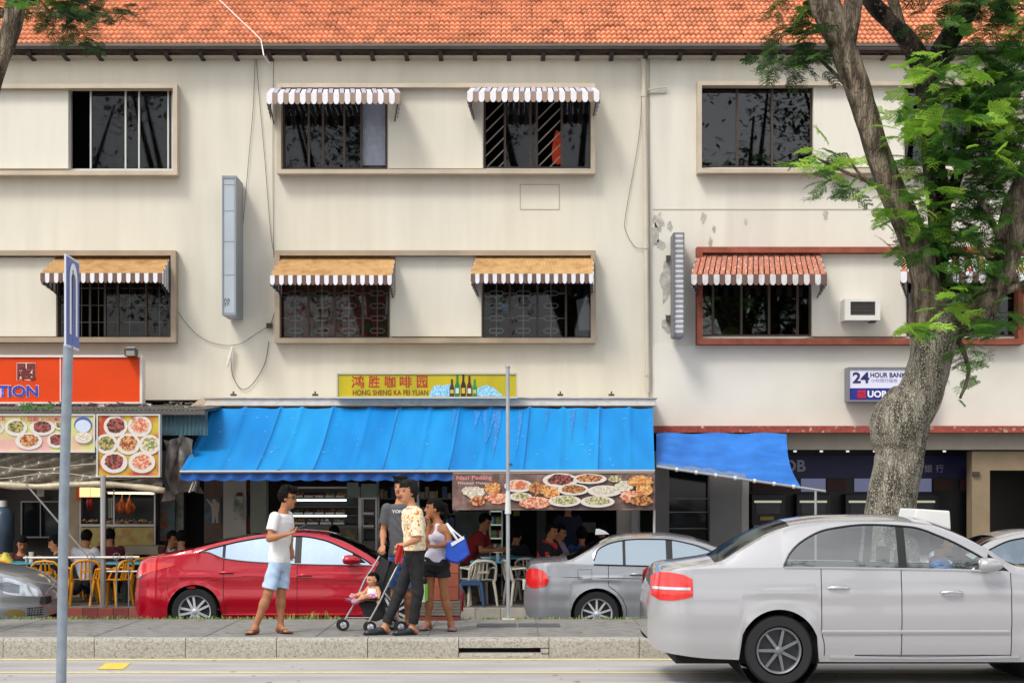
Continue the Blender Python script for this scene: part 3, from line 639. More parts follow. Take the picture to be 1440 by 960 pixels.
# smaller awning, its loose corner held out on a pole
m_blue2 = M('awning_blue_b', '#2f79d0', .6, spec=.25, nz=.08, nsc=2.5, col2='#2463b4', thr=(.35, .7), bump=.1, bsc=8)
t = thing('shop_awning', 'smaller sagging blue awning propped on a thin pole, sloping down beside the bank', 'awning', (U(1020, 27), 27, 2.4))
Yt2, Yb2 = 28.55, 26.5
def b2(f, s_):
    xt, xb = U(923, Yt2) + f * (U(1106, Yt2) - U(923, Yt2)), U(923, Yb2) + f * (U(1127, Yb2) - U(923, Yb2))
    z0 = V(609, Yt2); z1 = V(656, Yb2) + f * (V(687, Yb2) - V(656, Yb2)); ss = s_ + .10 * math.sin(math.pi * s_) * 0
    x = xt + (xb - xt) * (s_ ** (1.0 + 1.5 * f * f))
    x -= .09 * math.sin(math.pi * s_) * max(0, f - .6) / .4
    return (x, Yt2 + (Yb2 - Yt2) * s_, z0 + (z1 - z0) * s_ - .10 * math.sin(math.pi * s_) * (1 - .3 * f) + .012 * math.sin(f * 17 + 3 * s_))
m = MB(); m.grid([[b2(i / 60, j / 16) for i in range(61)] for j in range(17)]); m.build('canvas', m_blue2, t, smooth=180)
m = MB(); m.grid([[tuple(Vector(b2(i / 40 * .62, .80 + .17 * j / 3 + .03 * math.sin(i * .7) * (j == 0))) + Vector((0, -.006, .008))) for i in range(41)] for j in range(4)]); m.build('mildew_band', M('mildew', '#5a7fb4', .8, nz=.3, nsc=10, col2='#77797f', thr=(.45, .62)), t, smooth=180)
p0, p1 = Vector(b2(0, 1)), Vector((U(1161, Yb2), Yb2, V(690.5, Yb2)))
MB().tube([p0, p0.lerp(p1, .5), p1], .02, 8).build('front_bar', m_barp, t)
for k in range(7):
    p = p0.lerp(p1, .12 + k * .115); MB().tube([p + Vector((-.02, 0, 0)), p + Vector((.02, 0, 0))], .032, 8).build('tie', M('tie_white', '#d6d6d6', .6), t)
MB().tube([(U(1147, Yb2), Yb2, V(690, Yb2)), (U(1147, Yb2), Yb2, .1)], .02, 8).build('prop_pole', m_barp, t)
# ---- food banner hanging from the front bar
Y = 25.93
t = thing('food_banner', 'long printed banner of Malay dishes hanging below the blue awning', 'banner', (U(780, Y), Y, V(716, Y)))
def sagv(u): return 4 * ((u - 780) / 140) ** 2 * 0 + 1.0 * math.sin(u * .05)
m = MB(); m.grid([[(U(u, Y), Y + .012 * math.sin(u * .08), V(666 + (716 - 666) * j / 4 + (.8 * math.sin(u * .06) if j in (0, 4) else 0), Y)) for u in np.linspace(636, 921, 60)] for j in range(5)])
m.build('sheet', M('banner_brown', '#66504b', .6, nz=.25, nsc=8, col2='#8a6f66', thr=(.45, .7)), t, smooth=180)
mplate = M('plate_print', '#d8d2cb', .6)
def fd(name, c1, c2): return M('food_' + name, c1, .6, nz=.35, nsc=26, col2=c2, thr=(.42, .58))
FOODS = [fd('chilli', '#8e3a22', '#d2a26a'), fd('greens', '#4e5a2a', '#b8a566'), fd('curry', '#b8692c', '#e0b070'), fd('rice', '#d9d4c6', '#c2b59a'), fd('prawn', '#c4694a', '#e6b79a'), fd('dark', '#3a2422', '#a8544a'), fd('veg', '#6e7f46', '#d9c9a2'), fd('noodle', '#c28d4e', '#7a3d26')]
def dish(parent, u, v, a, b, Y, food, k=0, plate=True, rim=.78):
    n = 22; d = .002 * k
    e = lambda r, yy: [(U(u + a*r*math.cos(2*math.pi*i/n), Y), yy, V(v + b*r*math.sin(2*math.pi*i/n), Y)) for i in range(n)]
    if plate:
        o = MB().poly(e(1, Y - .016 - d)[::-1]).build('dish_print', mplate, parent)
        jag = [random.uniform(.85, 1.06) for _ in range(n)]
        MB().poly([(U(u + a*rim*jag[i]*math.cos(2*math.pi*i/n), Y), Y - .0185 - d, V(v + b*rim*jag[i]*math.sin(2*math.pi*i/n) - 1, Y)) for i in range(n)]).build('food_print', food, o, fixn=False)
    else:
        jag = [random.uniform(.8, 1.08) for _ in range(n)]
        MB().poly([(U(u + a*jag[i]*math.cos(2*math.pi*i/n), Y), Y - .016 - d, V(v + b*jag[i]*math.sin(2*math.pi*i/n), Y)) for i in range(n)]).build('food_print', food, parent)
for k, (u, v, a, b, f, p) in enumerate(((668, 692, 14, 10, 3, 0), (656, 690, 7, 6, 3, 0), (692, 686, 12, 9, 2, 0), (700, 700, 18, 8, 4, 0), (672, 704, 12, 7, 0, 0), (729, 683, 20, 9, 4, 1), (732, 698, 16, 6, 6, 1), (752, 706, 24, 9, 4, 0), (755, 686, 12, 10, 7, 0),
        (774, 689, 14, 12, 2, 0), (788, 675, 25, 10, 5, 1), (829, 673, 24, 7, 0, 1), (806, 688, 22, 8, 7, 1), (850, 690, 24, 8, 3, 1), (794, 704, 23, 8, 6, 1), (840, 705, 24, 8, 6, 1), (864, 673, 9, 5, 6, 0), (878, 683, 14, 8, 3, 0), (900, 676, 19, 9, 2, 0), (888, 698, 18, 9, 4, 0), (906, 688, 12, 10, 2, 0), (902, 703, 16, 8, 7, 0))):
    dish(t, u, v, a, b, Y, FOODS[f], k, bool(p))
text('Nasi Padang', 642, 692, 668.5, 675.5, Y - .05, M('print_pink', '#d98a8a', .6), t, bold=.015)
text('Masakan Melayu', 644, 688, 677, 681.5, Y - .05, M('print_pale', '#d9c2ba', .6), t, bold=.008)
m = MB(); m.tube([(U(637, Y), Y + .03, V(665.5, Y)), (U(920, Y), Y + .03, V(664.5, Y))], .014, 6); m.tube([(U(637, Y), Y + .02, V(716, Y)), (U(921, Y), Y + .02, V(716, Y))], .012, 6)
m.build('batten', M('batten', '#8b8078', .6), t)
o = MB().tube([(U(920, 26.1), 26.1, V(716, 26.1)), (U(920, 26.1), 26.1, .1)], .018, 8).build('support_pole', M('pole_white', '#cdcac4', .5)); setp(o, 'thin white pole under the right end of the food banner', 'pole')
# ================================================================ left shop: orange sign, canopy, menu boards
Y = 28.2
m_or = M('sign_orange', '#d8430c', .5, spec=.25, nz=.05, nsc=2)
t = thing('shop_sign', 'long orange shop sign with a blue TION and a maroon Chinese character', 'sign', (U(40, Y), Y, V(566, Y)))
MB().pbox(-70, 84, 502, 565, Y, Y + .2).build('panel', m_or, t); MB().pbox(85.5, 196.5, 502, 565, Y, Y + .2).build('panel', m_or, t)
m = MB(); m.pbox(-70, 200, 499, 502, Y - .03, Y + .22); m.pbox(-70, 200, 565, 567.5, Y - .03, Y + .22); m.pbox(196.5, 200, 502, 565, Y - .03, Y + .22); m.pbox(84, 85.5, 502, 565, Y - .01, Y + .2)
m.build('frame', M('sign_rim', '#d9d2cc', .5), t)
text('閣', 23.5, 50, 510, 535, Y - .006, M('print_outline', '#f0d9c9', .5), t, bold=.045); text('閣', 24, 49.5, 510.5, 534.5, Y - .013, M('print_dkred', '#6d1f22', .5), t, bold=.02)
text('TION', -5, 54.5, 541, 558.5, Y - .006, M('print_outline', '#f0d9c9', .5), t, bold=.05); text('TION', -4, 53.5, 541.6, 557.9, Y - .013, M('print_blue', '#2d3fae', .5), t, bold=.03)
t = thing('flood_light', 'small dark flood lamp on top of the orange sign', 'lamp', (U(183, 28), 28, V(500, 28)))
MB().prism([(U(a, 28), V(b, 28)) for a, b in ((176, 501), (190, 501), (191, 491), (188, 489), (178, 489), (175, 491))], 27.95, 28.2).build('housing', M('lamp_dark', '#3d3a38', .5), t, bevel=.01)
MB().pbox(177, 189, 493, 500, 27.93, 27.949).build('lens', M('lamp_lens', '#8f8c84', .2), t); MB().pbox(177.5, 189.5, 487.5, 489, 27.98, 28.15).build('hood', M('hood_pale', '#b7b2aa', .5), t)
# canopy sheet with litter on it
m_can = M('canopy_grey', '#77736d', .7, metal=.2, nz=.2, nsc=6, col2='#4f4b46', thr=(.45, .7))
t = thing('canopy_roof', 'low grey corrugated canopy roof strewn with litter under the orange sign', 'canopy', (U(120, 27), 27, 3.1))
P = []
for i in range(361):
    x = U(-70, 26.6) + (U(288, 26.6) - U(-70, 26.6)) * i / 360; k = .016 * math.sin(i * 1.05)
    P.append([(x, 28.95, V(570, 28.95) + k), (x, 26.55, V(577, 26.55) + k)])
m = MB(); m.grid(P); m.grid([[(x, y, z - .02) for x, y, z in r] for r in P[::-1]]); m.build('sheet', m_can, t, smooth=60)
MB().box(U(-70, 26.5), U(288, 26.5), 26.50, 26.56, V(583, 26.5), V(577, 26.5)).build('front_trim', M('trim_dark', '#55514c', .6, nz=.2, nsc=9), t)
P2 = [[(U(226, 26.7) + .74 * i / 60, 26.62 + .012 * math.sin(i * 1.3), z) for i in range(61)] for z in (V(579, 26.7), V(612, 26.7))]
MB().grid(P2).build('side_sheet', M('side_sheet_teal', '#41606a', .7, nz=.25, nsc=8), t, smooth=60)
m = MB()
for _ in range(60):
    u = random.uniform(-10, 285); x = U(u, 27); y = random.uniform(26.7, 28.3); z = 3.085 + (y - 26.55) * .08; s_ = random.uniform(.04, .13)
    m.add([(x + random.uniform(-s_, s_), y + random.uniform(-s_, s_), z + .03 + random.uniform(0, .07)) for _ in range(4)], [(0, 1, 2), (0, 2, 3)])
o = m.build('litter', M('litter', '#b8b2aa', .9, nz=.4, nsc=20, col2='#6d665e', thr=(.4, .65)), t); o['kind'] = 'stuff'
m = MB(); m_weed = M('weed', '#3f6b2a', .7, nz=.3, nsc=12)
for (cx, n) in ((44, 46), (68, 30), (33, 14)):
    for _ in range(n):
        x, y, z = U(cx + random.gauss(0, 5), 26.6), 26.55 + random.uniform(-.06, .15), V(582, 26.6) + random.uniform(.0, .14); a = random.uniform(0, 6.28); l = .05
        m.add([(x, y, z), (x + l*math.cos(a)*.6 - .02, y, z + l*.5), (x + l*math.cos(a), y - .02, z + l*math.sin(a)), (x + l*math.cos(a)*.6 + .02, y - .01, z - l*.1)], [(0, 1, 2, 3)])
o = m.build('weed', m_weed); setp(o, 'small green weeds growing on the canopy edge above the left menu board', kind='stuff')
# menu boards
def board(label, u0, u1, v0, v1, c1, c2, dishes, title, Y=26.3):
    t = thing('menu_board', label, 'menu board', (U((u0+u1)/2, Y), Y, V(v1, Y)))
    MB().pbox(u0 + 2, u1 - 2, v0 + 2, v1 - 2, Y, Y + .1).build('panel', M('board_' + c1, c1, .4, nz=.08, nsc=3, col2=c2, thr=(.38, .62)), t)
    m = MB(); m.pbox(u0, u1, v0, v0 + 2, Y - .025, Y + .12); m.pbox(u0, u1, v1 - 2, v1, Y - .025, Y + .12); m.pbox(u0, u0 + 2, v0 + 2, v1 - 2, Y - .025, Y + .12); m.pbox(u1 - 2, u1, v0 + 2, v1 - 2, Y - .025, Y + .12)
    m.build('frame', M('board_frame', '#d3d3cf', .4, metal=.3), t)
    for k, (u, v, a, b, f) in enumerate(dishes): dish(t, u, v, a, b, Y + .008, FOODS[f], k, True, .74)
    for s_, a, b, c, d in title: text(s_, a, b, c, d, Y - .03, M('print_red', '#b3261d', .5), t, bold=.015)
    return t
tb = board('wide yellow green menu board of plated dishes headed ECONOMICAL', -60, 133.5, 582, 636, '#c9cf7c', '#d9a9a0', ((-4, 602, 10, 8, 6), (23, 601, 16, 12, 1), (60, 601, 18, 11, 5), (41, 620, 19, 12, 0), (80, 619, 13, 11, 5), (84, 598, 7, 6, 1)), (('什菜飯', 28, 55, 586, 592), ('ECONOMICAL', 58, 92, 586.5, 591.5), ('RICE', -12, 7, 586, 591)))
Y = 26.3
m = MB()
for r0, r1, col in ((14, 12, 'bowl_rim_blue'),):
    pass
mb1, mb2 = M('print_bowl', '#c9d3e6', .5), M('print_bowl_blue', '#3a62b0', .5)
def ell(u, v, a, b, y, mat, nm, par):
    MB().poly([(U(u + a*math.cos(-2*math.pi*i/24), Y), y, V(v - b*math.sin(-2*math.pi*i/24) * -1, Y)) for i in range(24)][::-1]).build(nm, mat, par)
ell(117, 597, 12.5, 11, Y - .012, mb2, 'bowl_print', tb); ell(117, 599, 11, 9, Y - .015, mb1, 'bowl_print', tb); dish(tb, 118, 615, 12, 8, Y, FOODS[3], 6, True, .7)
board('square menu board with seven round dishes on a red and yellow ground', 135.5, 225, 582, 670.5, '#c8b93a', '#b8452c', ((163, 599, 17, 15, 5), (197, 599, 17, 15, 4), (150, 624, 16, 14, 1), (181, 624, 17, 15, 0), (211, 625, 15, 14, 6), (161, 650, 19, 15, 5), (200, 650, 19, 15, 4)), (('炒', 169, 175, 584.5, 590), ('粉', 184, 190, 584.5, 590)))
# clear plastic blinds below, with rolled bottom
m_pl = glassmat('clear_plastic', (.62, .58, .50), .30, .25, (.6, .57, .5))
_t = m_pl.node_tree; _d = _t.nodes.new('ShaderNodeBsdfDiffuse'); _d.inputs[0].default_value = (.30, .27, .21, 1); _x = _t.nodes.new('ShaderNodeMixShader'); _x.inputs[0].default_value = .5
_o = _t.nodes['Material Output'].inputs[0]; _f = _o.links[0].from_socket; _t.links.new(_f, _x.inputs[1]); _t.links.new(_d.outputs[0], _x.inputs[2]); _t.links.new(_x.outputs[0], _o)
t = thing('plastic_blind', 'dull clear plastic rain blind rolled up under the menu boards', 'blind', (U(80, 26.4), 26.4, 2))
P = [[(U(u, 26.42), 26.42 + .05 * math.sin(u * .09 + j * 1.3) + .03 * math.sin(u * .31), V(634 + (682 - 634) * j / 12 + max(0, u - 60) * .03 * j / 12, 26.42)) for u in np.linspace(-60, 228, 90)] for j in range(13)]
MB().grid(P).build('sheet', m_pl, t, smooth=180)
MB().tube([(U(u, 26.38), 26.36, V(681 + 3 * math.sin(u * .03) + max(0, u - 100) * .05, 26.38)) for u in np.linspace(-60, 232, 30)], [.05 + .008 * math.sin(i) for i in range(30)], 10).build('roll', M('plastic_roll', '#b9ad93', .35, nz=.2, nsc=9), t, smooth=180)
m = MB()
for k in range(2): m.tube([(U(u, 26.34), 26.34, V(656 + 13 * k + 4 * math.sin(u * .035 + k * 2) , 26.34)) for u in np.linspace(-60, 224, 40)], .007, 5)
m.build('fold', M('plastic_fold', '#c2b8a2', .3), t)
# grey tarpaulin bundle at the corner
t = thing('tarpaulin', 'dirty grey tarpaulin bundled at the corner between the two shop fronts', 'tarpaulin', (U(250, 26.6), 26.6, 2))
P = [[(U(230 + (i - 10) * .1 + i * 2.4 + (4 - j) * (.5 if i < 12 else -1.1) * 1.0 + 3 * math.sin(i * .8 + j), 26.6), 26.55 + .09 * math.sin(i * .9 + j * .3) + .02 * j, V(616 + j * 8 + 4 * math.sin(i * .35 + .6) + (10 - i) * .6 * (j > 8), 26.6)) for i in range(20)] for j in range(11)]
MB().grid(P).build('sheet', M('tarp_grey', '#8a867e', .6, nz=.25, nsc=5, col2='#65625c', thr=(.45, .65)), t, smooth=180)
MB().tube([(U(232, 26.5), 26.45, V(634, 26.5)), (U(230, 26.5), 26.45, V(668, 26.5)), (U(238, 26.5), 26.45, V(690, 26.5))], .03, 6).build('strap', M('strap_dark', '#231f1c', .8), t)
MB().tube([(U(272, 26.4), 26.4, V(677, 26.4)), (U(266, 26.4), 26.4, V(692, 26.4)), (U(271, 26.4), 26.42, V(688, 26.4)), (U(276, 26.4), 26.4, V(676, 26.4))], .012, 6).build('cord', M('cord_white', '#c9c6bd', .6), t)
# ================================================================ ground floor structure and interiors
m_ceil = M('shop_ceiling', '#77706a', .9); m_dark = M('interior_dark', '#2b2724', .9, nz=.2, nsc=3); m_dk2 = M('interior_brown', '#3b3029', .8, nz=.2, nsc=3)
m_pw = M('pillar_white', '#b6b2a8', .7, nz=.08, nsc=3); m_pg = M('pillar_grey', '#7d7b79', .7, nz=.06, nsc=3); m_pg2 = M('pillar_pale_grey', '#a5a39d', .7, nz=.06)
m_beige = M('beige_wall', '#8b7a61', .8, nz=.12, nsc=3); m_steel = M('steel', '#b3b3b0', .3, metal=.8); m_cream = M('cream_tile', '#a2917a', .6, nz=.12, nsc=4)
def wall(hh, u0, u1, Ya, Yb, mat, z0=.1, z1=3.32, name='wall'): return MB().box(U(u0, Ya), U(u1, Ya), Ya, Yb, z0, z1).build(name, mat, hh)
ZC = V(562, YF)
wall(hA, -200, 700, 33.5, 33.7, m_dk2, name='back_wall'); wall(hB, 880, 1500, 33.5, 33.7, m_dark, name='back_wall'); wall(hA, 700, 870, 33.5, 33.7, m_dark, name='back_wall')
MB().box(-14, XP, YF + .23, 33.5, ZC - .12, ZC).build('ceiling', m_ceil, hA); MB().box(XP, 14, YF + .22, 33.5, V(601, YF), V(601, YF) + .1).build('ceiling', m_ceil, hB)
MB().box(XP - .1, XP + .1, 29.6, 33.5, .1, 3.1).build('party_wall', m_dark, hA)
for a, b, mt in ((314, 346, m_pw), (352, 374, M('pillar_green_grey', '#8d9483', .7, nz=.08, nsc=3)), (-90, -62, m_pw)): wall(hA, a, b, 29.0, 29.3, mt, z1=ZC - .13, name='pillar')
wall(hA, 868, 900, 29.3, 29.6, m_pw, z1=ZC - .13, name='pillar'); wall(hA, 888, 897, 29.2, 29.29, m_pg2, z1=ZC - .13, name='pillar')
# ---- bank side
MB().box(XP + .01, 14, YF - .28, YF - .05, V(608, YF - .28), V(598.5, YF - .28)).build('red_ledge', M('ledge_red', '#93453a', .85, nz=.25, nsc=10, col2='#cdb9a9', thr=(.60, .72)), hB)
MB().box(U(1080, YF), 14, YF - .03, YF + .2, V(632, YF), V(608.5, YF)).build('fascia', M('fascia_beige', '#9d968a', .8, nz=.06), hB)
zt_ = V(634, YF)
wall(hB, 920, 941, 29.05, 29.4, m_pg, z1=zt_, name='pillar'); wall(hB, 998, 1042, 29.05, 29.4, m_pg, z1=zt_, name='pillar'); wall(hB, 1042.5, 1053, 29.1, 29.4, m_pg2, z1=zt_, name='pillar')
wall(hB, 941, 998, 29.35, 29.4, M('shop_glass_dark', '#0c0d10', .05, spec=.4), z1=zt_, name='dark_window')
m = MB()
for v in (700, 719, 742): m.pbox(941, 998, v, v + 1.3, 29.33, 29.349)
m.build('window_rail', M('rail_grey', '#77797b', .4, metal=.5), hB)
wall(hB, 1367, 1392, 29.05, 29.4, m_beige, z1=zt_, name='wall'); MB().box(U(1392, 29.05), 14, 29.05, 29.4, V(661, 29.05), zt_).build('wall', m_beige, hB)
MB().box(U(1392, 29.05), U(1480, 29.05), 30.2, 30.3, .1, V(661, 29)).build('door', M('door_dark', '#1a1512', .6), hB); wall(hB, 1480, 1560, 29.05, 29.4, m_beige, z1=V(661, 29.05), name='wall')
m_navy = M('bank_navy', '#15163a', .4, nz=.08); m_nblk = M('bank_black', '#101015', .4)
Y = 30.6
t = thing('cash_lobby', 'dark navy bank lobby wall with white lettering behind the tree trunk', 'bank lobby', (U(1210, Y), Y, .1))
MB().box(U(1050, Y), U(1372, Y), Y + .05, Y + .2, .1, zt_ + .1).build('wall', m_nblk, t)
MB().pbox(1053, 1368, 640, 672, Y, Y + .049).build('header', M('bank_header', '#1c1f5c', .4), t)
m_pr = M('bank_letter', '#b9bbd0', .5)
text('UOB', 1086, 1133, 646, 663, Y - .006, m_pr, t, bold=.03)
for s_, a in (('大', 1244), ('華', 1266), ('銀', 1300), ('行', 1316)): text(s_, a, a + 11, 653, 664, Y - .006, m_pr, t, bold=.01)
m_lit = M('bank_screen', '#39406a', .3, emit=((.30, .33, .55), .25)); m_pan = M('bank_panel', '#4a2a26', .6, nz=.1)
for a, b in ((1127, 1161), (1202, 1234), (1290, 1310)): MB().pbox(a, b, 672.5, 691, Y - .01, Y + .04).build('screen', m_lit, t)
for a, b in ((1058, 1118), (1163, 1190), (1313, 1340), (1350, 1362)): MB().pbox(a, b, 673, 690, Y, Y + .04).build('panel', m_pan, t)
m = MB()
for u in (1118, 1155, 1192, 1230, 1290, 1328): m.lathe([(0, 0), (.025, 0), (.03, .03), (0, .03)], 'z', (U(u, 30), 30, V(635.5, 30)), 8)
m.build('spot_lamp', M('spot_white', '#d8d8d8', .5, emit=((1, 1, .95), .6)), t)
for k, (u, lab) in enumerate(((1080, 'dark cash machine with a yellow plate left of the prop pole'), (1144, 'dark cash machine standing directly behind the prop pole'), (1213, 'dark cash machine just left of the tree trunk'), (1296, 'dark cash machine just right of the tree trunk'))):
    a = thing('cash_machine', lab, 'cash machine', (U(u, 30.4), 30.4, .1), 'cash machines in the bank lobby')
    MB().box(U(u - 24, 30.3), U(u + 24, 30.3), 30.3, 30.58, .1, V(694, 30.3)).build('body', m_nblk, a, bevel=.02)
    MB().pbox(u - 19, u + 19, 703.5, 706.5, 30.27, 30.299).build('light_strip', M('strip_pale', '#a9a98c', .4, emit=((.8, .8, .6), .35)), a)
    MB().pbox(u - 17, u + 17, 708, 722, 30.285, 30.299).build('screen', M('atm_screen', '#20222c', .15), a)
    MB().pbox(u - 11, u + 8, 726, 731, 30.28, 30.299).build('plate', M('plate_yellow', '#a88a2c', .5) if k == 0 else M('plate_olive', '#5a5636', .5), a)
    MB().pbox(u - 20, u + 20, 738, 742, 30.2, 30.299).build('shelf', m_pg, a)
    text('CASH', u - 14, u + 14, 697, 700, 30.29, M('bank_letter_dim', '#777a8c', .5), a) if False else None
o = MB().pbox(1368, 1378, 663, 668.5, 29.0, 29.04).build('number_plate', M('plate_dark', '#3b342b', .5)); setp(o, 'small dark unit number plate beside the dark doorway on the beige wall', 'plate')
# hanging bank sign
Y = 28.6
t = thing('bank_sign', 'white and navy 24 hour banking sign box partly hidden by the trunk', 'sign', (U(1250, Y), Y, V(564, Y)))
MB().pbox(1195, 1308, 519, 545.5, Y, Y + .3).build('upper_panel', M('sign_white', '#dfdff2', .4), t); MB().pbox(1195, 1308, 545.5, 562, Y, Y + .3).build('lower_panel', M('sign_navy', '#232a86', .4), t)
m = MB(); m.pbox(1193, 1310, 516, 519, Y - .02, Y + .32); m.pbox(1193, 1310, 562, 564.5, Y - .02, Y + .32); m.pbox(1193, 1195, 519, 562, Y - .02, Y + .32); m.pbox(1308, 1310, 519, 562, Y - .02, Y + .32)
m.build('frame', M('sign_frame_grey', '#77787e', .5), t)
mnv = M('print_navy', '#20285f', .5); mw_ = M('print_white', '#eeeef4', .5)
text('24', 1199, 1222.5, 523, 538.5, Y - .006, mnv, t, bold=.03); text('HOUR BANKING', 1224, 1288, 523.5, 530.5, Y - .006, mnv, t, bold=.02)
text('小时银行服务', 1225, 1262, 532, 537.5, Y - .006, M('print_greyblue', '#8d90b8', .5), t); text('UOB', 1220, 1247, 549, 558.5, Y - .006, mw_, t, bold=.035); text('大华银行', 1250, 1285, 551.5, 558, Y - .006, mw_, t, bold=.01)
m = MB(); 
for k in range(4): m.pbox(1207 + k * 2.8, 1208.6 + k * 2.8, 548, 560, Y - .01, Y - .002)
for v in (550, 554, 557): m.pbox(1205, 1217.6, v, v + 1.4, Y - .014, Y - .0101)
m.build('emblem', M('print_red2', '#c8203a', .5), t)
# ---- coffee shop interior
def shelfcase(label, name, u0, u1, v0, v1, Y, shelves, tubes=(), cat='display case', mat=None):
    t = thing(name, label, cat, (U((u0+u1)/2, Y), Y, .1))
    m = MB(); e = .03
    for u in (u0, u1): m.box(U(u, Y) - e/2, U(u, Y) + e/2, Y, Y + e, .1, V(v0, Y)); m.box(U(u, Y) - e/2, U(u, Y) + e/2, Y + .5, Y + .5 + e, .1, V(v0, Y))
    m.box(U(u0, Y) + e/2, U(u1, Y) - e/2, Y, Y + e, V(v0, Y) - e, V(v0, Y)); m.build('frame', m_steel, t)
    MB().box(U(u0, Y) + .03, U(u1, Y) - .03, Y + .04, Y + .48, .12, V(v1, Y)).build('counter', mat or M('counter_grey', '#6f6d66', .5, nz=.1), t)
    MB().box(U(u0, Y) + .03, U(u1, Y) - .03, Y + .49, Y + .5, V(v1, Y) + .01, V(v0, Y)).build('back_panel', M('case_back', '#4f544e', .4, nz=.35, nsc=6), t)
    for v in shelves: MB().box(U(u0, Y) + .03, U(u1, Y) - .03, Y + .03, Y + .48, V(v, Y) - .012, V(v, Y)).build('shelf', M('shelf_grey', '#8d9089', .4), t)
    for v in tubes: MB().tube([(U(u0 + 3, Y), Y + .02, V(v, Y)), (U(u1 - 18, Y), Y + .02, V(v, Y))], .015, 6).build('tube_lamp', M('tube_white', '#ffffff', .5, emit=((.95, 1, 1), 1.6)), t)
    return t
def trays(t, u0, u1, v, Y, n, h=.07):
    for k in range(n):
        a = u0 + (u1 - u0) * k / n; b = u0 + (u1 - u0) * (k + .86) / n
        MB().box(U(a, Y), U(b, Y), Y + .1, Y + .4, V(v, Y), V(v, Y) + h * .5).build('tray', m_steel, t)
        m = MB()
        for _ in range(14):
            x, y, z, r = U(random.uniform(a + 1, b - 1), Y), Y + random.uniform(.12, .38), V(v, Y) + h * .5 + random.uniform(0, .03), random.uniform(.015, .035)
            m.add([(x - r, y, z), (x, y - r, z), (x + r, y, z), (x, y + r, z), (x, y, z + r * 1.2)], [(0, 1, 4), (1, 2, 4), (2, 3, 4), (3, 0, 4)])
        m.build('food', random.choice(FOODS), t)['kind'] = 'stuff'
t = shelfcase('lit glass display case of cooked dishes behind the man in a white tee', 'display_case', 402, 505, 684, 738, 29.6, (700, 712, 724), (703, 725)); trays(t, 412, 486, 699, 29.6, 5); trays(t, 412, 486, 723, 29.6, 5); trays(t, 412, 486, 737, 29.6, 4)
for k, (a, b, v0, v1, lab) in enumerate(((488, 504, 678, 699, 'pale green paper notice hung at the top corner of the lit display case'), (508, 529, 680, 699, 'pale green paper notice hung above the narrow glass cabinet'))):
    setp(MB().pbox(a, b, v0, v1, 29.45, 29.47).build('paper_notice', M('notice_green', '#96a594', .7, nz=.1, nsc=9)), lab, 'notice', 'paper notices above the food cases')
t = shelfcase('narrow glass cabinet of jars left of the man in the dark tee', 'glass_cabinet', 507, 529, 699, 760, 29.55, (724, 742), ()); trays(t, 510, 527, 741, 29.55, 1); trays(t, 510, 527, 723, 29.55, 1)
setp(MB().pbox(455, 500, 742, 765, 29.3, 29.34).build('stall_panel', M('panel_mustard', '#77703c', .7, nz=.3, nsc=7, col2='#6a5a50', thr=(.4, .6))), 'mustard stall panel under the lit display case', 'panel')
# wall posters
def poster(label, u0, u1, v0, v1, Y, c1, c2, extra=None):
    t = thing('wall_poster', label, 'poster', (U((u0+u1)/2, Y), Y, V(v1, Y)))
    MB().pbox(u0, u1, v0, v1, Y, Y + .02).build('sheet', M('poster_' + c1, c1, .6, nz=.3, nsc=6, col2=c2, thr=(.4, .6)), t)
    if extra: extra(t, Y)
    return t
wall(hA, 287, 314, 29.35, 29.5, M('wall_brown_tile', '#6e5a4c', .6, nz=.15, nsc=5), z1=ZC - .13, name='wall')
def two_figs(t, Y):
    mm = M('poster_figure', '#b9ab9c', .7)
    MB().prism([(U(a, Y), V(b, Y)) for a, b in ((298, 735), (298, 722), (297, 712), (290, 702), (291, 701), (299, 708), (298, 703), (301, 701), (304, 703), (305, 706), (308, 706), (309, 712), (307, 722), (307, 735), (304, 735), (303, 725), (301, 735))], Y - .006, Y - .001).build('figure_print', mm, t)
poster('blue poster of two pale figures on the brown wall', 288, 310, 700, 735, 29.3, '#41586b', '#5c6e7a', two_figs)
poster('narrow green picture calendar on the white pillar', 329, 342, 698, 731, 28.97, '#77806a', '#b1b39c')
t = thing('door_sign', 'small red and black sign on the white pillar above the calendar', 'sign', (U(336, 28.97), 28.97, V(698, 28.97)))
MB().prism([(U(a, 28.97), V(b, 28.97)) for a, b in ((331, 697), (334, 692), (341, 692), (341, 697))], 28.95, 28.98).build('plate', M('sign_dkred', '#5d2624', .6), t)
for a, b, c, d, lab in ((346.5, 352, 676, 695, 'red paper strip high in the gap beside the green grey pillar'), (346.5, 352, 727, 747, 'dark red strip low in the gap beside the green grey pillar')): setp(MB().pbox(a, b, c, d, 29.05, 29.1).build('red_strip', M('strip_red', '#6a1f20', .7)), lab, 'paper strip')
poster('teal and orange menu poster right of the roast stall', 223, 246, 694, 760, 29.2, '#4f6f74', '#8a5a3c'); poster('pale blue menu poster, next to the dark doorway', 247, 258, 690, 770, 29.25, '#56676a', '#8a8478')
setp(MB().box(U(260, 29.4), U(286, 29.4), 29.45, 29.5, .1, ZC - .14).build('doorway_shade', M('doorway', '#0d0b0a', .9)), 'black panel standing for the shade in a doorway between menu posters and brown wall', 'doorway')  # solid near-black panel, the doorway's shade is put into its colour
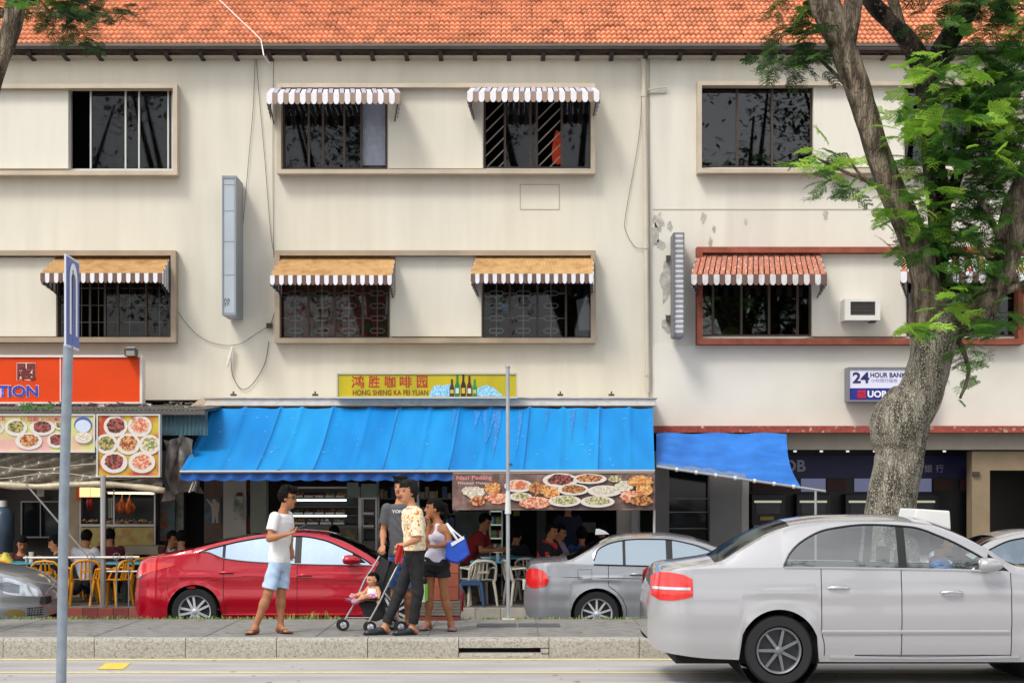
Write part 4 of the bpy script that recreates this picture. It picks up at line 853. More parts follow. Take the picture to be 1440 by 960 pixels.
# roast stall on the left
Y = 29.0
t = thing('roast_stall', 'lit roast meat stall with glass case and yellow red front', 'food stall', (U(165, Y), Y, .1))
m = MB()
for u in (112.5, 160, 217.5): m.box(U(u, Y) - .013, U(u, Y) + .013, Y, Y + .026, V(778, Y), V(688, Y))
m.box(U(112, Y), U(218, Y), Y - .005, Y + .03, V(692, Y), V(690, Y)); m.box(U(112, Y), U(218, Y), Y - .01, Y + .7, V(740, Y), V(736.5, Y)); m.build('frame', m_steel, t)
MB().pbox(114, 216, 741, 770, Y, Y + .6).build('front_panel', M('stall_front', '#b5a05a', .4, nz=.12, nsc=4, col2='#a8532f', thr=(.52, .68)), t)
MB().pbox(112, 218, 700, 736, Y + .68, Y + .7).build('back_panel', M('stall_back', '#27313a', .4, nz=.2, nsc=5), t)
m = MB()
for _ in range(90):
    x, y, z, r = U(random.uniform(114, 216), Y), Y + random.uniform(.05, .5), V(736, Y) + random.uniform(0, .05), random.uniform(.02, .045)
    m.add([(x - r, y, z), (x, y - r, z), (x + r, y, z), (x, y + r, z), (x, y, z + r)], [(0, 1, 4), (1, 2, 4), (2, 3, 4), (3, 0, 4)])
m.build('chopped_meat', M('meat', '#a06a42', .5, nz=.4, nsc=20, col2='#d0b08a', thr=(.4, .6)), t)['kind'] = 'stuff'
for a, b in ((112, 125), (127, 142)): MB().pbox(a, b, 685, 698.5, Y - .06, Y).build('lit_sign', M('lit_menu', '#f2d08a', .5, emit=((1, .72, .34), .9), nz=.1), t)
MB().pbox(107, 111, 684, 704, Y - .05, Y).build('sign_fringe', M('fringe_orange', '#c4622a', .6, nz=.3, nsc=40), t)
MB().tube([(U(150, Y), Y + .1, V(692.5, Y)), (U(215, Y), Y + .1, V(693.5, Y))], .016, 6).build('warm_tube', M('tube_warm', '#ffd890', .5, emit=((1, .75, .4), 3.0)), t)
m_duck = M('roast_duck', '#a8401a', .3, nz=.3, nsc=12, col2='#d2702c', thr=(.4, .65))
for u, lab in ((167.5, 'glossy roast duck on a hook, nearer the steel pole'), (178, 'glossy roast duck on a hook, farther from the steel pole')):
    a = thing('roast_duck', lab, 'roast duck', (U(u, Y), Y + .2, V(720, Y)), 'roast ducks hanging in the stall')
    MB().lathe([(.0, -.14), (.05, -.135), (.075, -.08), (.08, -.02), (.055, .05), (.03, .09), (.022, .13), (0, .14)], 'z', (U(u, Y), Y + .2, V(711, Y)), 12).build('body', m_duck, a, smooth=180)
    for s_ in (-1, 1): MB().tube([(U(u, Y) + s_ * .06, Y + .19, V(708, Y)), (U(u, Y) + s_ * .095, Y + .18, V(714, Y)), (U(u, Y) + s_ * .07, Y + .17, V(719, Y))], [.025, .02, .012], 8).build('wing', m_duck, a, smooth=180)
    MB().tube([(U(u, Y), Y + .2, V(708, Y) + .1), (U(u + 1, Y), Y + .2, V(695, Y))], .008, 5).build('hook', m_steel, a)
a = thing('roast_pork', 'red strips of roast pork hanging under the lit menu sign', 'roast meat', (U(122, Y), Y + .2, V(715, Y)))
for u in (120, 124): MB().tube([(U(u, Y), Y + .2, V(699, Y)), (U(u, Y), Y + .2, V(707, Y)), (U(u + .6, Y), Y + .2, V(716, Y))], [.02, .04, .02], 8).build('strip', M('pork_red', '#8e1f16', .35), a, smooth=180)
a = thing('towel', 'striped towel hanging in the roast stall beside the pole', 'towel', (U(153, Y), Y + .1, V(725, Y)))
MB().grid([[(U(150 + i * .9, Y), Y + .1 + .02 * math.sin(i * 2), V(700 + 28 * j / 3, Y)) for i in range(9)] for j in range(4)]).build('cloth', M('towel_stripe', '#b9c0bd', .9, nz=.3, nsc=30, stretch=(1, 1, .05)), a)
setp(MB().pbox(168, 222, 767.5, 779, 28.3, 28.9).build('trolley_shelf', M('shelf_pale', '#a29a86', .6, nz=.1)), 'pale metal shelf in front of the roast stall', 'shelf')
wall(hA, 92, 111, 29.25, 29.5, m_cream, z1=ZC - .13, name='pillar')
wall(hA, 219, 223, 29.1, 29.4, m_dark, z1=ZC - .13, name='pillar')
t = thing('kitchen_window', 'dark sliding kitchen hatch with thin pale frame behind the diners', 'hatch', (U(57, 30), 30, 1))
m = MB(); 
for a in ((30, 85, 704, 706), (30, 85, 754, 756), (29, 31, 704, 756), (56, 57.5, 706, 754), (84, 86, 704, 756)): m.pbox(*a, 29.9 + .001 * a[0] / 30, 30)
m.build('frame', M('hatch_frame', '#5c605f', .5), t); MB().pbox(31, 84, 706, 754, 29.97, 30.0).build('pane', M('hatch_glass', '#0e1012', .1), t)
wall(hA, -90, 92, 30.05, 30.2, m_dark, z1=ZC - .13, name='wall')
setp(MB().pbox(52, 62, 686, 698, 29.9, 29.93).build('framed_photo', M('photo_frame', '#756d60', .6, nz=.4, nsc=14)), 'small framed picture above the kitchen hatch', 'picture')
a = thing('water_dispenser', 'tall blue grey water urn at the left edge of the shop', 'urn', (U(6, 29), 29, .1))
MB().lathe([(.16, .1), (.16, 1.0), (.19, 1.05), (.19, 1.45), (.12, 1.55), (.06, 1.58), (.06, 1.64), (0, 1.64)], 'z', (U(4, 29), 29, 0), 18).build('body', M('urn_blue', '#3c4f63', .4, nz=.15, nsc=5), a, smooth=40)
MB().lathe([(.075, 1.585), (.075, 1.69), (0, 1.69)], 'z', (U(4, 29), 29, 0), 14).build('cap', M('urn_cap', '#c9c8c0', .5), a, smooth=40)
# canned drinks tower
a = thing('drinks_rack', 'upright glass drinks rack of stacked cans behind the thin grey post', 'rack', (U(697, 28.6), 28.6, .1))
m = MB(); 
for u in (689, 706): m.box(U(u, 28.6) - .012, U(u, 28.6) + .012, 28.6, 28.63, .1, V(700, 28.6))
m.build('frame', m_steel, a)
for k, v in enumerate((718, 737, 756, 775)):
    MB().pbox(690, 705.5, v, v + 1.5, 28.58, 28.95).build('shelf', M('shelf_lit', '#b4c4b4', .4, emit=((.7, 1, .8), .25)), a)
    for j in range(4): MB().lathe([(0, 0), (.031, 0), (.034, .01), (.034, .11), (.028, .125), (0, .125)], 'z', (U(691.8 + j * 4.2, 28.65), 28.66, V(v, 28.6) + .002), 10).build('can', M('can%d' % ((k * 2 + j) % 5), ('#4c7f5a', '#8a2e2a', '#a9b3a9', '#35596f', '#96803a')[(k * 2 + j) % 5], .3, metal=.4), a, smooth=40)
wall(hA, 640, 688, 29.8, 30, M('back_counter', '#3d4740', .5, nz=.4, nsc=6), z1=1.5, name='counter')
setp(MB().pbox(815, 838, 734, 748, 31, 31.05).build('wall_notice', M('notice_pale', '#8d8f86', .7)), 'pale notice pair on the dark back wall above the diners', 'notice')
setp(MB().pbox(722, 731, 717, 725, 30.9, 30.95).build('yellow_notice', M('notice_yellow', '#8f8a35', .7)), 'small yellow notice on the dark back wall beside the post', 'notice')
wall(hA, 755, 768, 30.8, 31.2, M('pillar_steel', '#474a48', .5, nz=.2), z1=ZC - .13, name='pillar')
# ---- clutter on the back wall
a = thing('wall_shelf', 'wall shelves of jars, tins and boxes in the dim shop behind the standing group', 'shelf', (U(585, 30.5), 30.5, .1))
cl_ = [M('goods%d' % k, c, .6) for k, c in enumerate(('#8d8a6f', '#5a7f7a', '#a39a86', '#7f3a30', '#4f5f86', '#a88a3f', '#c2c0b4'))]
for v in (700, 722, 744, 766):
    MB().box(U(532, 30.3), U(642, 30.3), 30.3, 30.6, V(v, 30.3) - .02, V(v, 30.3)).build('board', m_pg, a); u = 533
    while u < 638:
        w_ = random.uniform(3, 9); h_ = random.uniform(.07, .22)
        if random.random() < .8: MB().box(U(u, 30.32), U(u + w_ - .6, 30.32), 30.33, 30.55, V(v, 30.3) + .001, V(v, 30.3) + h_).build('goods', random.choice(cl_), a, bevel=.01)
        u += w_
for u in (531, 588, 643): MB().box(U(u, 30.3) - .02, U(u, 30.3) + .02, 30.27, 30.62, .1, 2.2).build('upright', m_steel, a)
# ---- furniture
def chair_proto(name, mat):
    t = bpy.data.objects.new(name, None); C.objects.link(t)
    P = [[(x, y, .40 - .012 * math.cos(x * 7) + .01 * y) for x in np.linspace(-.21, .21, 7)] for y in np.linspace(-.2, .2, 6)]
    m = MB(); m.grid(P); m.grid([[(x, y, z - .02) for x, y, z in r] for r in P[::-1]]); m.build('seat', mat, t, smooth=60)
    arch = [(-.21, .20, .38), (-.215, .235, .52), (-.20, .26, .62), (-.13, .275, .675), (0, .28, .69), (.13, .275, .675), (.20, .26, .62), (.215, .235, .52), (.21, .20, .38)]
    m = MB(); m.tube(arch, .021, 8); m.build('back_frame', mat, t, smooth=60)
    for x in (-.065, 0, .065): MB().tube([(x, .2, .40), (x, .24, .53), (x * .9, .268, .675)], .015, 6).build('back_slat', mat, t, smooth=60)
    m = MB(); m.box(-.09, .09, .236, .25, .50, .535); m.build('back_rail', mat, t)
    for x, y in ((-1, -1), (1, -1), (-1, 1), (1, 1)): MB().tube([(x * .19, y * .18, .39), (x * .215, y * .21, .2), (x * .235, y * .235, 0)], [.028, .023, .019], 6).build('leg', mat, t, smooth=60)
    for s_ in (-1, 1): MB().tube([(s_ * .213, .22, .56), (s_ * .245, .05, .575), (s_ * .24, -.12, .56), (s_ * .205, -.19, .39)], .015, 6).build('armrest', mat, t, smooth=60)
    return t
m_ychair = M('plastic_yellow', '#d9930f', .45, nz=.05, nsc=5); m_cchair = M('plastic_cream', '#b9b3a3', .5, nz=.06, nsc=5); m_blst = M('plastic_blue', '#27466b', .5)
def place(proto, first, u, Y, rz, label, cat, group, z=.1):
    o = proto if first else copy_tree(proto)
    o.location = (U(u, Y), Y, z); o.rotation_euler = (0, 0, R(rz)); setp(o, label, cat, group)
    return o
cp = chair_proto('plastic_chair', m_ychair); gy = 'yellow plastic chairs in the left shop'
for i, (u, Y, rz, lab) in enumerate(((70, 26.45, 180, 'yellow plastic chair with its back to the street, just left of the big sign pole'), (118, 26.75, 200, 'yellow plastic chair under the man in the white shirt'), (157, 26.5, 250, 'yellow plastic chair side on, right of the steel pole'),
        (12, 26.7, 165, 'yellow plastic chair at the near left end of the turquoise table'), (40, 27.9, 0, 'yellow plastic chair behind the left table under the leaning diner'), (180, 28.0, 10, 'yellow plastic chair behind the small turquoise table by the red car'), (95, 28.2, 20, 'yellow plastic chair beyond the left table, right of the bowed diner'), (-6, 28.3, 0, 'yellow plastic chair at the far left beside the water urn'), (205, 27.6, 190, 'yellow plastic chair hidden behind the tail of the red car'))):
    place(cp, i == 0, u, Y, rz, lab, 'chair', gy)
cc = chair_proto('plastic_chair', m_cchair); gc = 'cream plastic chairs in the coffee shop'
for i, (u, Y, rz, lab) in enumerate(((650, 26.75, 250, 'cream plastic chair left of the turquoise table, nearest the red tiled box'), (672, 26.55, 200, 'cream plastic chair with slatted back standing behind the blue stool'), (734, 26.6, 105, 'cream plastic chair turned sideways, right of the thin grey post'), (752, 27.5, 150, 'cream plastic chair at the far table beside the grey car boot'), (712, 28.1, 0, 'cream plastic chair behind the turquoise table in the shade'))):
    place(cc, i == 0, u, Y, rz, lab, 'chair', gc)
def stool(u, Y, label):
    t = thing('plastic_stool', label, 'stool', (U(u, Y), Y, .1)); x0, y0 = U(u, Y), Y
    MB().box(x0 - .15, x0 + .15, y0 - .15, y0 + .15, .50 - .03, .50).build('seat', m_blst, t, bevel=.012)
    MB().box(x0 - .17, x0 + .17, y0 - .17, y0 + .17, .42, .469).build('skirt', m_blst, t, bevel=.008)
    for x, y in ((-1, -1), (1, -1), (-1, 1), (1, 1)): MB().tube([(x0 + x * .15, y0 + y * .15, .43), (x0 + x * .19, y0 + y * .19, .1)], [.03, .024], 6).build('leg', m_blst, t)
stool(663, 26.35, 'dark blue plastic stool in front of the cream chairs')
m_tq = M('table_turquoise', '#3f97ac', .4, nz=.05, nsc=4); m_tl = M('table_leg_dark', '#1e2428', .5)
def table(u, Y, wd, dp, label, z=.74, pedestal=True):
    t = thing('table', label, 'table', (U(u, Y), Y, .1)); x = U(u, Y)
    MB().box(x - wd/2, x + wd/2, Y - dp/2, Y + dp/2, z - .03, z).build('tabletop', m_tq, t, bevel=.008)
    for s_ in ((-.3, .3) if wd > .9 else (0,)): MB().tube([(x + s_ * wd, Y, z - .03), (x + s_ * wd, Y, .13)], .045, 8).build('leg', m_tl, t); MB().box(x + s_ * wd - .22, x + s_ * wd + .22, Y - .04, Y + .04, .1, .14).build('foot', m_tl, t)
    return t
table(32, 27.15, 1.15, .7, 'turquoise table on the left with two diners leaning over it'); table(176, 27.1, .62, .62, 'small turquoise table right of the steel pole by the red car'); table(690, 26.9, .62, .6, 'turquoise table behind the thin grey post', .77); table(715, 28.0, .8, .7, 'second turquoise table deeper in the shade', .79)
def cup(u, Y, z, c, label, r=.035, h=.1): setp(MB().lathe([(0, 0), (r*.8, 0), (r, h), (r*.9, h), (r*.72, .01), (0, .01)], 'z', (U(u, Y), Y, z + .001), 12).build('cup', M('cup_' + c, c, .4), smooth=40), label, 'cup')
cup(44, 27.0, .74, '#c9c6bd', 'pale paper cup on the left turquoise table', .04, .16); cup(38, 27.1, .74, '#a8b4b0', 'short glass next to the paper cup on the left table'); cup(700, 26.8, .77, '#9aa3a8', 'steel cup on the turquoise table behind the post', .03, .13); cup(228, 28.2, .74, '#d6cdbb', 'white cup by the patterned diner above the red car', .04, .12)
setp(MB().lathe([(0, 0), (.09, 0), (.15, .02), (.14, .022), (0, .006)], 'z', (U(63, 27), 27.0, .741), 20).build('plate', M('plate_white', '#d8d5cc', .4), smooth=60), 'white plate in front of the dark haired diner', 'plate')
setp(MB().lathe([(0, 0), (.06, 0), (.10, .06), (.09, .06), (0, .01)], 'z', (U(684, 26.8), 26.85, .771), 20).build('bowl', M('bowl_white', '#c9c6be', .4), smooth=60), 'white bowl under the hands of the man in red', 'bowl')
a = thing('plastic_bag', 'crumpled yellow plastic bag on the far left table', 'bag', (U(8, 27.1), 27.1, .741))
m = MB(); P = [[(U(8, 27.1) + (.12 - .02*j) * (1 + .2*math.sin(i*2.3 + j)) * math.cos(i*math.pi/8), 27.1 + .1 * (1 + .2*math.cos(i*1.7+j)) * (1 - .15*j) * math.sin(i*math.pi/8), .742 + .035*j + .01*math.sin(i*3)) for i in range(16)] for j in range(5)]; m.grid(P, True); m.poly(P[-1]); m.build('body', M('bag_yellow', '#cfc34a', .5), a, smooth=180)
# rail and steel pole at the edge of the left shop
t = thing('steel_post', 'brushed steel post carrying the canopy in the left shop', 'post', (U(145, 26.1), 26.1, .1))
MB().tube([(U(145, 26.1), 26.1, .1), (U(145, 26.1), 26.1, V(668, 26.1))], .043, 14).build('pole', m_steel, t, smooth=60); MB().tube([(U(145, 26.1), 26.1, .1), (U(145, 26.1), 26.1, .13)], .07, 14).build('base_plate', m_steel, t)
t = thing('hand_rail', 'white hand rail with wire hooks along the front of the left shop', 'rail', (U(115, 26.12), 26.12, .1)); m_wr = M('rail_white', '#d8d5d0', .4)
MB().tube([(U(33, 26.05), 26.05, V(784, 26.05)), (U(196, 26.05), 26.05, V(783, 26.05))], .018, 8).build('top_rail', m_wr, t); MB().tube([(U(150, 26.06), 26.06, V(803, 26.05)), (U(196, 26.06), 26.06, V(803, 26.05))], .012, 8).build('lower_rail', m_wr, t)
for u in (38, 128, 164, 181):
    MB().tube([(U(u, 26.02), 26.02, V(783, 26.05)), (U(u, 26.02), 26.02, .11)], .010, 6).build('upright', M('rail_grey2', '#8f8d86', .4, metal=.4), t)
    if u > 100: MB().tube([(U(u + 5 * math.cos(k * .7), 26.0), 26.0 - .02 * (k % 2), V(782 + 5 * math.sin(k * .7), 26.0)) for k in range(10)], .006, 5).build('wire_hook', M('wire_grey', '#6f6d6a', .5), t)
o = MB().tube([(U(33, 26.1), 26.25, V(681, 26.1)), (U(125, 26.1), 26.06, V(782, 26.1))], .014, 6).build('stay_rod', M('rail_grey2', '#8f8d86', .4)); setp(o, 'diagonal grey stay rod from the plastic blind down to the white rail', 'rod')
# red tiled box behind the woman
t = thing('tiled_box', 'brick red tiled box with ribbed grey band behind the woman with ponytail', 'utility box', (U(618, 22.0), 22.2, ZP))
Y = 21.85; m_tb = [M('box_tile%d' % k, c, .5, nz=.12, nsc=8) for k, c in enumerate(('#8f4a36', '#87442f', '#98523d'))]
MB().pbox(591, 645, 786, 879, Y + .02, 22.4).build('core', M('box_core', '#5d3a2c', .8), t)
for k in range(3): 
    for j in range(3): MB().pbox(591 + 18*k + .5, 609 + 18*k - .5, 787 + 19*j, 805.5 + 19*j, Y, Y + .03).build('tile', m_tb[(k + j) % 3], t, bevel=.004)
for j in range(5): MB().pbox(589, 647, 844.5 + 4.2*j, 848 + 4.2*j, Y - .02, 22.42).build('rib', M('box_rib', '#6b6259', .8, nz=.2, nsc=9), t)
MB().pbox(590, 646, 866, 880, Y - .01, 22.41).build('base', M('box_base', '#6f3029', .6, nz=.15, nsc=8), t); MB().pbox(588, 648, 783, 786.5, Y - .03, 22.43).build('cap', M('box_cap', '#77503f', .7), t)
# poles by the road
Y = 22.0
t = thing('street_post', 'thin pale grey post standing on the pavement in front of the coffee shop', 'post', (U(714, Y), Y, ZP))
m_galv = M('galvanised', '#a9aeb3', .45, metal=.35, nz=.10, nsc=7)
MB().tube([(U(714.5, Y), Y, ZP), (U(714, Y), Y, V(517, Y))], .024, 10).build('pole', m_galv, t, smooth=60); MB().box(U(706, Y), U(724, Y), Y - .1, Y + .1, ZP, ZP + .012).build('base_plate', M('base_pale', '#c9c4b6', .7), t)
MB().lathe([(.03, 0), (.033, .02), (0, .03)], 'z', (U(714, Y), Y, V(517, Y)), 10).build('cap', m_galv, t); MB().tube([(U(714.3, Y), Y, V(722, Y)), (U(714.3, Y), Y, V(690, Y))], [.04, .026], 10).build('sleeve', M('sleeve_white', '#d8d8d6', .5), t); MB().tube([(U(716, Y), Y, V(653, Y)), (U(719, Y), Y - .02, V(652, Y)), (U(720, Y), Y - .02, V(655, Y))], .012, 6).build('hook', m_met, t)
o = MB().box(U(640, 22.6), U(768, 22.6), 22.55, 22.62, -.12 + .26, -.12 + .30).build('kerb_rail', M('rail_low', '#b9b6ae', .7)); setp(o, 'low pale wheel stop rail behind the pavement by the grey car', 'rail')
Y = 12.0
t = thing('road_sign', 'blue road sign with white arch seen edge on, on a galvanised pole at the left', 'road sign', (U(86, Y), Y, 0))
MB().tube([(U(84.5, Y), Y, 0), (U(90, Y), Y, V(700, Y)), (U(96, Y), Y, V(484, Y))], .035, 16).build('pole', M('pole_galvanised', '#8e99a3', .5, metal=.45, nz=.12, nsc=14, bump=.1, bsc=60), t, smooth=60)
# the plate runs away from the camera almost edge on
A = Vector((U(91.5, 11.80), 11.80, 0)); B = Vector((U(110.2, 12.24), 12.24, 0)); zA, zB = V(486, 11.80), V(356.5, 11.80)
dv = (B - A).normalized(); nv = Vector((dv.y, -dv.x, 0)); wl = (B - A).length
def plate(l0, l1, z0, z1, off, th, mat, name, rnd=.0):
    p = [A + dv*l0, A + dv*l1, A + dv*l1, A + dv*l0]; zz = [z0, z0, z1, z1]; m = MB()
    f = [tuple(Vector((q.x, q.y, z)) + nv*off) for q, z in zip(p, zz)]; b = [tuple(Vector((q.x, q.y, z)) + nv*(off - th)) for q, z in zip(p, zz)]
    m.add(f + b, [(0, 1, 2, 3), (4, 7, 6, 5), (0, 4, 5, 1), (1, 5, 6, 2), (2, 6, 7, 3), (3, 7, 4, 0)]); return m.build(name, mat, t)
plate(0, wl, zA, zB, .006, .012, M('sign_plate_white', '#d5dae6', .4), 'plate'); plate(.015, wl - .015, zA + .015, zB - .015, .009, .002, M('sign_plate_blue', '#3d5fae', .35), 'blue_face')
m = MB(); w0 = .06; H0, H1 = zA + .09, zB - .15
outer, inner = [], []
for k in range(13):
    a = math.pi * k / 12; cx = wl / 2; outer.append((cx - (wl/2 - .09) * math.cos(a), H1 + (wl/2 - .02) * math.sin(a) * .55)); inner.append((cx - (wl/2 - .09 - w0) * math.cos(a), H1 + (wl/2 - .09 - w0) * math.sin(a) * .55))
outer = [(outer[0][0], H0)] + outer + [(outer[-1][0], H0)]; inner = [(inner[0][0], H0)] + inner + [(inner[-1][0], H0)]
m.grid([[tuple(A + dv*l + Vector((0, 0, z)) + nv*.012) for l, z in outer], [tuple(A + dv*l + Vector((0, 0, z)) + nv*.012) for l, z in inner]]); m.build('arch_symbol', M('sign_symbol', '#e8ebf0', .4), t)
m = MB(); m.tube([(U(95, Y), Y, V(470, Y)), tuple(A + dv*wl*.45 + Vector((0, 0, V(470, Y))))], .02, 8); m.tube([(U(96, Y), Y, V(488, Y)), (U(97.5, Y), Y, V(380, Y))], .03, 12); m.build('clamp', m_met, t)
# ================================================================ cars: one lofted shell per car, cut into body, doors, glass
m_tyre = M('tyre_rubber', '#1d1d1e', .8, nz=.1, nsc=20); m_rim = M('alloy', '#c6c9ce', .35, metal=.35); m_rimd = M('alloy_dark', '#3a3c40', .5, metal=.4)
m_trim = M('trim_black', '#0d0d0e', .4); m_chrome = M('chrome', '#d5d8dc', .15, metal=.95); m_under = M('underbody', '#0a0a0a', .9)
m_tail = M('tail_red', '#d8231f', .12, coat=1, nz=.1, nsc=20); m_clear = M('lamp_clear', '#c9d0d6', .12, metal=.5, coat=1); m_headin = M('lamp_inner', '#8d949b', .25, metal=.6)
m_seam = M('seam_dark', '#111112', .8)
def paint(name, c, metal=.35, rough=.32): 
    return M(name, c, rough, metal=metal, coat=1, spec=.5)
m_wind = M('car_glass_dark', '#0b0e10', .04, spec=.9, coat=1)
def wheel(t, x, yc, r, rim, style, sgn, rimmat, name='wheel'):
    """tyre, dished rim, spokes; sgn is the outer side"""
    w_ = MB().lathe([(r*.70, -.095), (r*.93, -.10), (r*.985, -.08), (r, -.05), (r, .05), (r*.985, .08), (r*.93, .10), (rim*1.04, .088), (rim*1.0, .06)], 'y', (x, yc, r), 44).build(name, m_tyre, t, local=True, smooth=40)
    o = MB().lathe([(0, sgn*.02), (rim*.98, sgn*.02), (rim*.98, sgn*.04)], 'y', (x, yc, r), 32).build('brake', m_rimd, w_, local=True)
    yo = yc + sgn * .075
    MB().lathe([(rim*.90, yo - sgn*.05), (rim*.93, yo + sgn*.004), (rim*1.0, yo + sgn*.012), (rim*1.03, yo + sgn*.004), (rim*1.0, yo - sgn*.05)], 'y', (x, 0, r), 44).build('rim', rimmat, w_, local=True, smooth=40)
    n, dbl = style
    for k in range(n):
        a = 2 * math.pi * (k + .5) / n
        for d in ((-.30, .30) if dbl else (0,)):
            ca, sa = math.cos(a), math.sin(a); m = MB(); wi, wo = (.017, .015) if dbl else (.015, .012)
            def P(l, s_, y): 
                off = s_ + d * l * .62 + (d * .12 * rim if dbl else 0)
                return (x + ca*l - sa*off, y, r + sa*l + ca*off)
            li, lo = rim * .16, rim * .94
            y_i, y_o = yo + sgn*.004, yo - sgn*.004
            vs = [P(li, -wi, y_i), P(li, wi, y_i), P(lo, wo, y_o), P(lo, -wo, y_o), P(li, -wi, y_i - sgn*.035), P(li, wi, y_i - sgn*.035), P(lo, wo, y_o - sgn*.03), P(lo, -wo, y_o - sgn*.03)]
            m.add(vs, [(0, 1, 2, 3), (4, 7, 6, 5), (0, 4, 5, 1), (1, 5, 6, 2), (2, 6, 7, 3), (3, 7, 4, 0)]); m.build('spoke', rimmat, w_, local=True, fixn=True)
    MB().lathe([(0, yo + sgn*.014), (rim*.15, yo + sgn*.012), (rim*.20, yo), (rim*.20, yo - sgn*.03)], 'y', (x, 0, r), 20).build('hub_cap', rimmat, w_, local=True, smooth=50)
    return w_
def sedan(name, label, pos, sp, group=None, scale=(1, 1, 1)):
    t = bpy.data.objects.new(name, None); C.objects.link(t); t.location = pos; t.scale = scale; setp(t, label, 'car', group)
    L, Wd = sp['L'], sp['W'] / 2; r = sp['r']; ax = sp['axles']; Ra = r + sp.get('gap', .045)
    zt = pchip(*zip(*sp['top'])); zw0 = pchip(*zip(*sp['belt'])); zb0 = pchip(*zip(*sp['bottom'])); dl = pchip(*zip(*sp['dlo'])); d0, d1 = sp['dlo'][0][0], sp['dlo'][-1][0]
    key = list(sp['doors']) + [d0, d1] + [q for p in sp['pillars'] for q in p] + list(sp['ws']) + list(sp['rw'])
    for a in ax: key += [a - Ra, a + Ra]
    xs = np.unique(np.round(np.concatenate([np.linspace(0, L, 170), L * .5 - L * .5 * np.cos(np.linspace(0, math.pi, 60)), key]), 4))
    keep = [xs[0]]
    for q in xs[1:]:
        if q - keep[-1] > .004 or q in np.round(key, 4): keep.append(q)
    xs = np.array(keep)
    def zbase(x): return float(zb0(x))
    def zbot(x):
        z = zbase(x)
        for a in ax:
            if abs(x - a) < Ra: z = max(z, r + math.sqrt(Ra*Ra - (x - a)**2))
        return z
    def hw(x):                                      # plan outline, rounded at the ends
        k = 1.0; e = sp.get('er', .42)
        if x < e: k = (1 - ((e - x) / e) ** 2.4 * .42)
        if x > L - e * 1.5: k = (1 - ((x - L + e*1.5) / (e*1.5)) ** 2.3 * .48)
        return Wd * k
    def side_y(x, z):
        h = hw(x); zt_ = float(zw0(x)); s_ = sp['crease']
        if z < s_[0]: y = h - .075 * ((s_[0] - z) / .42) ** 2
        else: y = h - .045 * ((z - s_[0]) / max(.1, zt_ - s_[0])) ** 1.6
        y += .018 * math.exp(-((z - s_[1]) / .035) ** 2) * (1 if ax[0] - .2 < x < ax[1] + .2 else .5)
        y -= .012 * math.exp(-((z - s_[2]) / .06) ** 2)
        for a in ax:                                 # flared arches
            d = math.hypot(x - a, z - r) - Ra
            if -.01 < d < .12 and z > .2: y += .016 * (1 - max(d, 0) / .12) ** 2
        return y
    nl, nd, nr, nt_ = 14, 5, 3, 9
    rows = []
    for x in xs:
        x = float(x); zc = float(zt(x)); zw = min(float(zw0(x)), zc - .012); zb = min(zbot(x), zw - .02)
        zr = max(zw + .002, zc - sp.get('rail', .075)); zd = zw + .001
        if d0 < x < d1: zd = max(zd, min(float(dl(x)), zr - .012))
        yb = side_y(x, zw); tum = sp.get('tum', .36)
        pts = []
        for i in range(nl + 1):
            z = zb + (zw - zb) * (i / nl); pts.append((side_y(x, z), z))
        for i in range(1, nd + 1):
            z = zw + (zd - zw) * i / nd; pts.append((yb - tum * (z - zw) - .15 * (z - zw)**2, z))
        for i in range(1, nr + 1):
            z = zd + (zr - zd) * i / nr; k = i / nr; pts.append((yb - tum * (z - zw) - .15 * (z - zw)**2 - (.02 * k * k if zr > zw + .05 else .004 * k), z))
        yr, z0 = pts[-1]
        for i in range(1, nt_ + 1):
            s_ = i / nt_; pts.append((yr * (1 - s_), z0 + (zc - z0) * (1 - (1 - s_) ** 2.6)))
        rows.append(pts)
    N = len(rows[0])
    parts = {}
    def part(n): return parts.setdefault(n, MB())
    vid = {}
    dz = sp['doors']
    def put(nm, quad):
        m = part(nm); d = vid.setdefault(nm, {}); ids = []
        for kx in quad:
            if kx not in d:
                i, j, sg = kx; y, z = rows[i][j]; d[kx] = len(m.v); m.v.append((float(xs[i]), sg * y, z))
            if d[kx] not in ids: ids.append(d[kx])
        if len(ids) > 2: m.f.append(tuple(ids)); m.mi.append(0)
    sides = [-1, 1]
    for i in range(len(xs) - 1):
        xm = (xs[i] + xs[i+1]) / 2
        for j in range(N - 1):
            for sg in sides:
                q = [(i, j, sg), (i + 1, j, sg), (i + 1, j + 1, sg), (i, j + 1, sg)]
                if sg > 0: q = q[::-1]
                nm = 'body'
                if nl <= j < nl + nd:
                    if d0 < xm < d1:
                        nm = 'side_window'
                        for p in sp['pillars']:
                            if p[0] < xm < p[1]: nm = 'pillar_trim%d' % sp['pillars'].index(p)
                elif j < nl:
                    for k in range(len(dz) - 1):
                        if dz[k] < xm < dz[k+1] and j >= 1: nm = 'door%d' % k
                elif j >= nl + nd + nr + 1:
                    if sp['ws'][0] < xm < sp['ws'][1]: nm = 'windscreen'
                    elif sp['rw'][0] < xm < sp['rw'][1]: nm = 'rear_window'
                if nm.startswith('door') or nm == 'side_window' or nm.startswith('pillar'): nm += '|%d' % sg
                put(nm, q)
    # end caps
    for i in (0, len(xs) - 1):
        m = part('body'); k = len(m.v); ring = [(float(xs[i]), y, z) for y, z in rows[i]] + [(float(xs[i]), -y, z) for y, z in rows[i][::-1][1:]]
        m.v += ring; f = tuple(range(k, k + len(ring))); m.f.append(f if i else f[::-1]); m.mi.append(0)
    pm, gm_ = sp['paint'], sp['glass']
    body = None
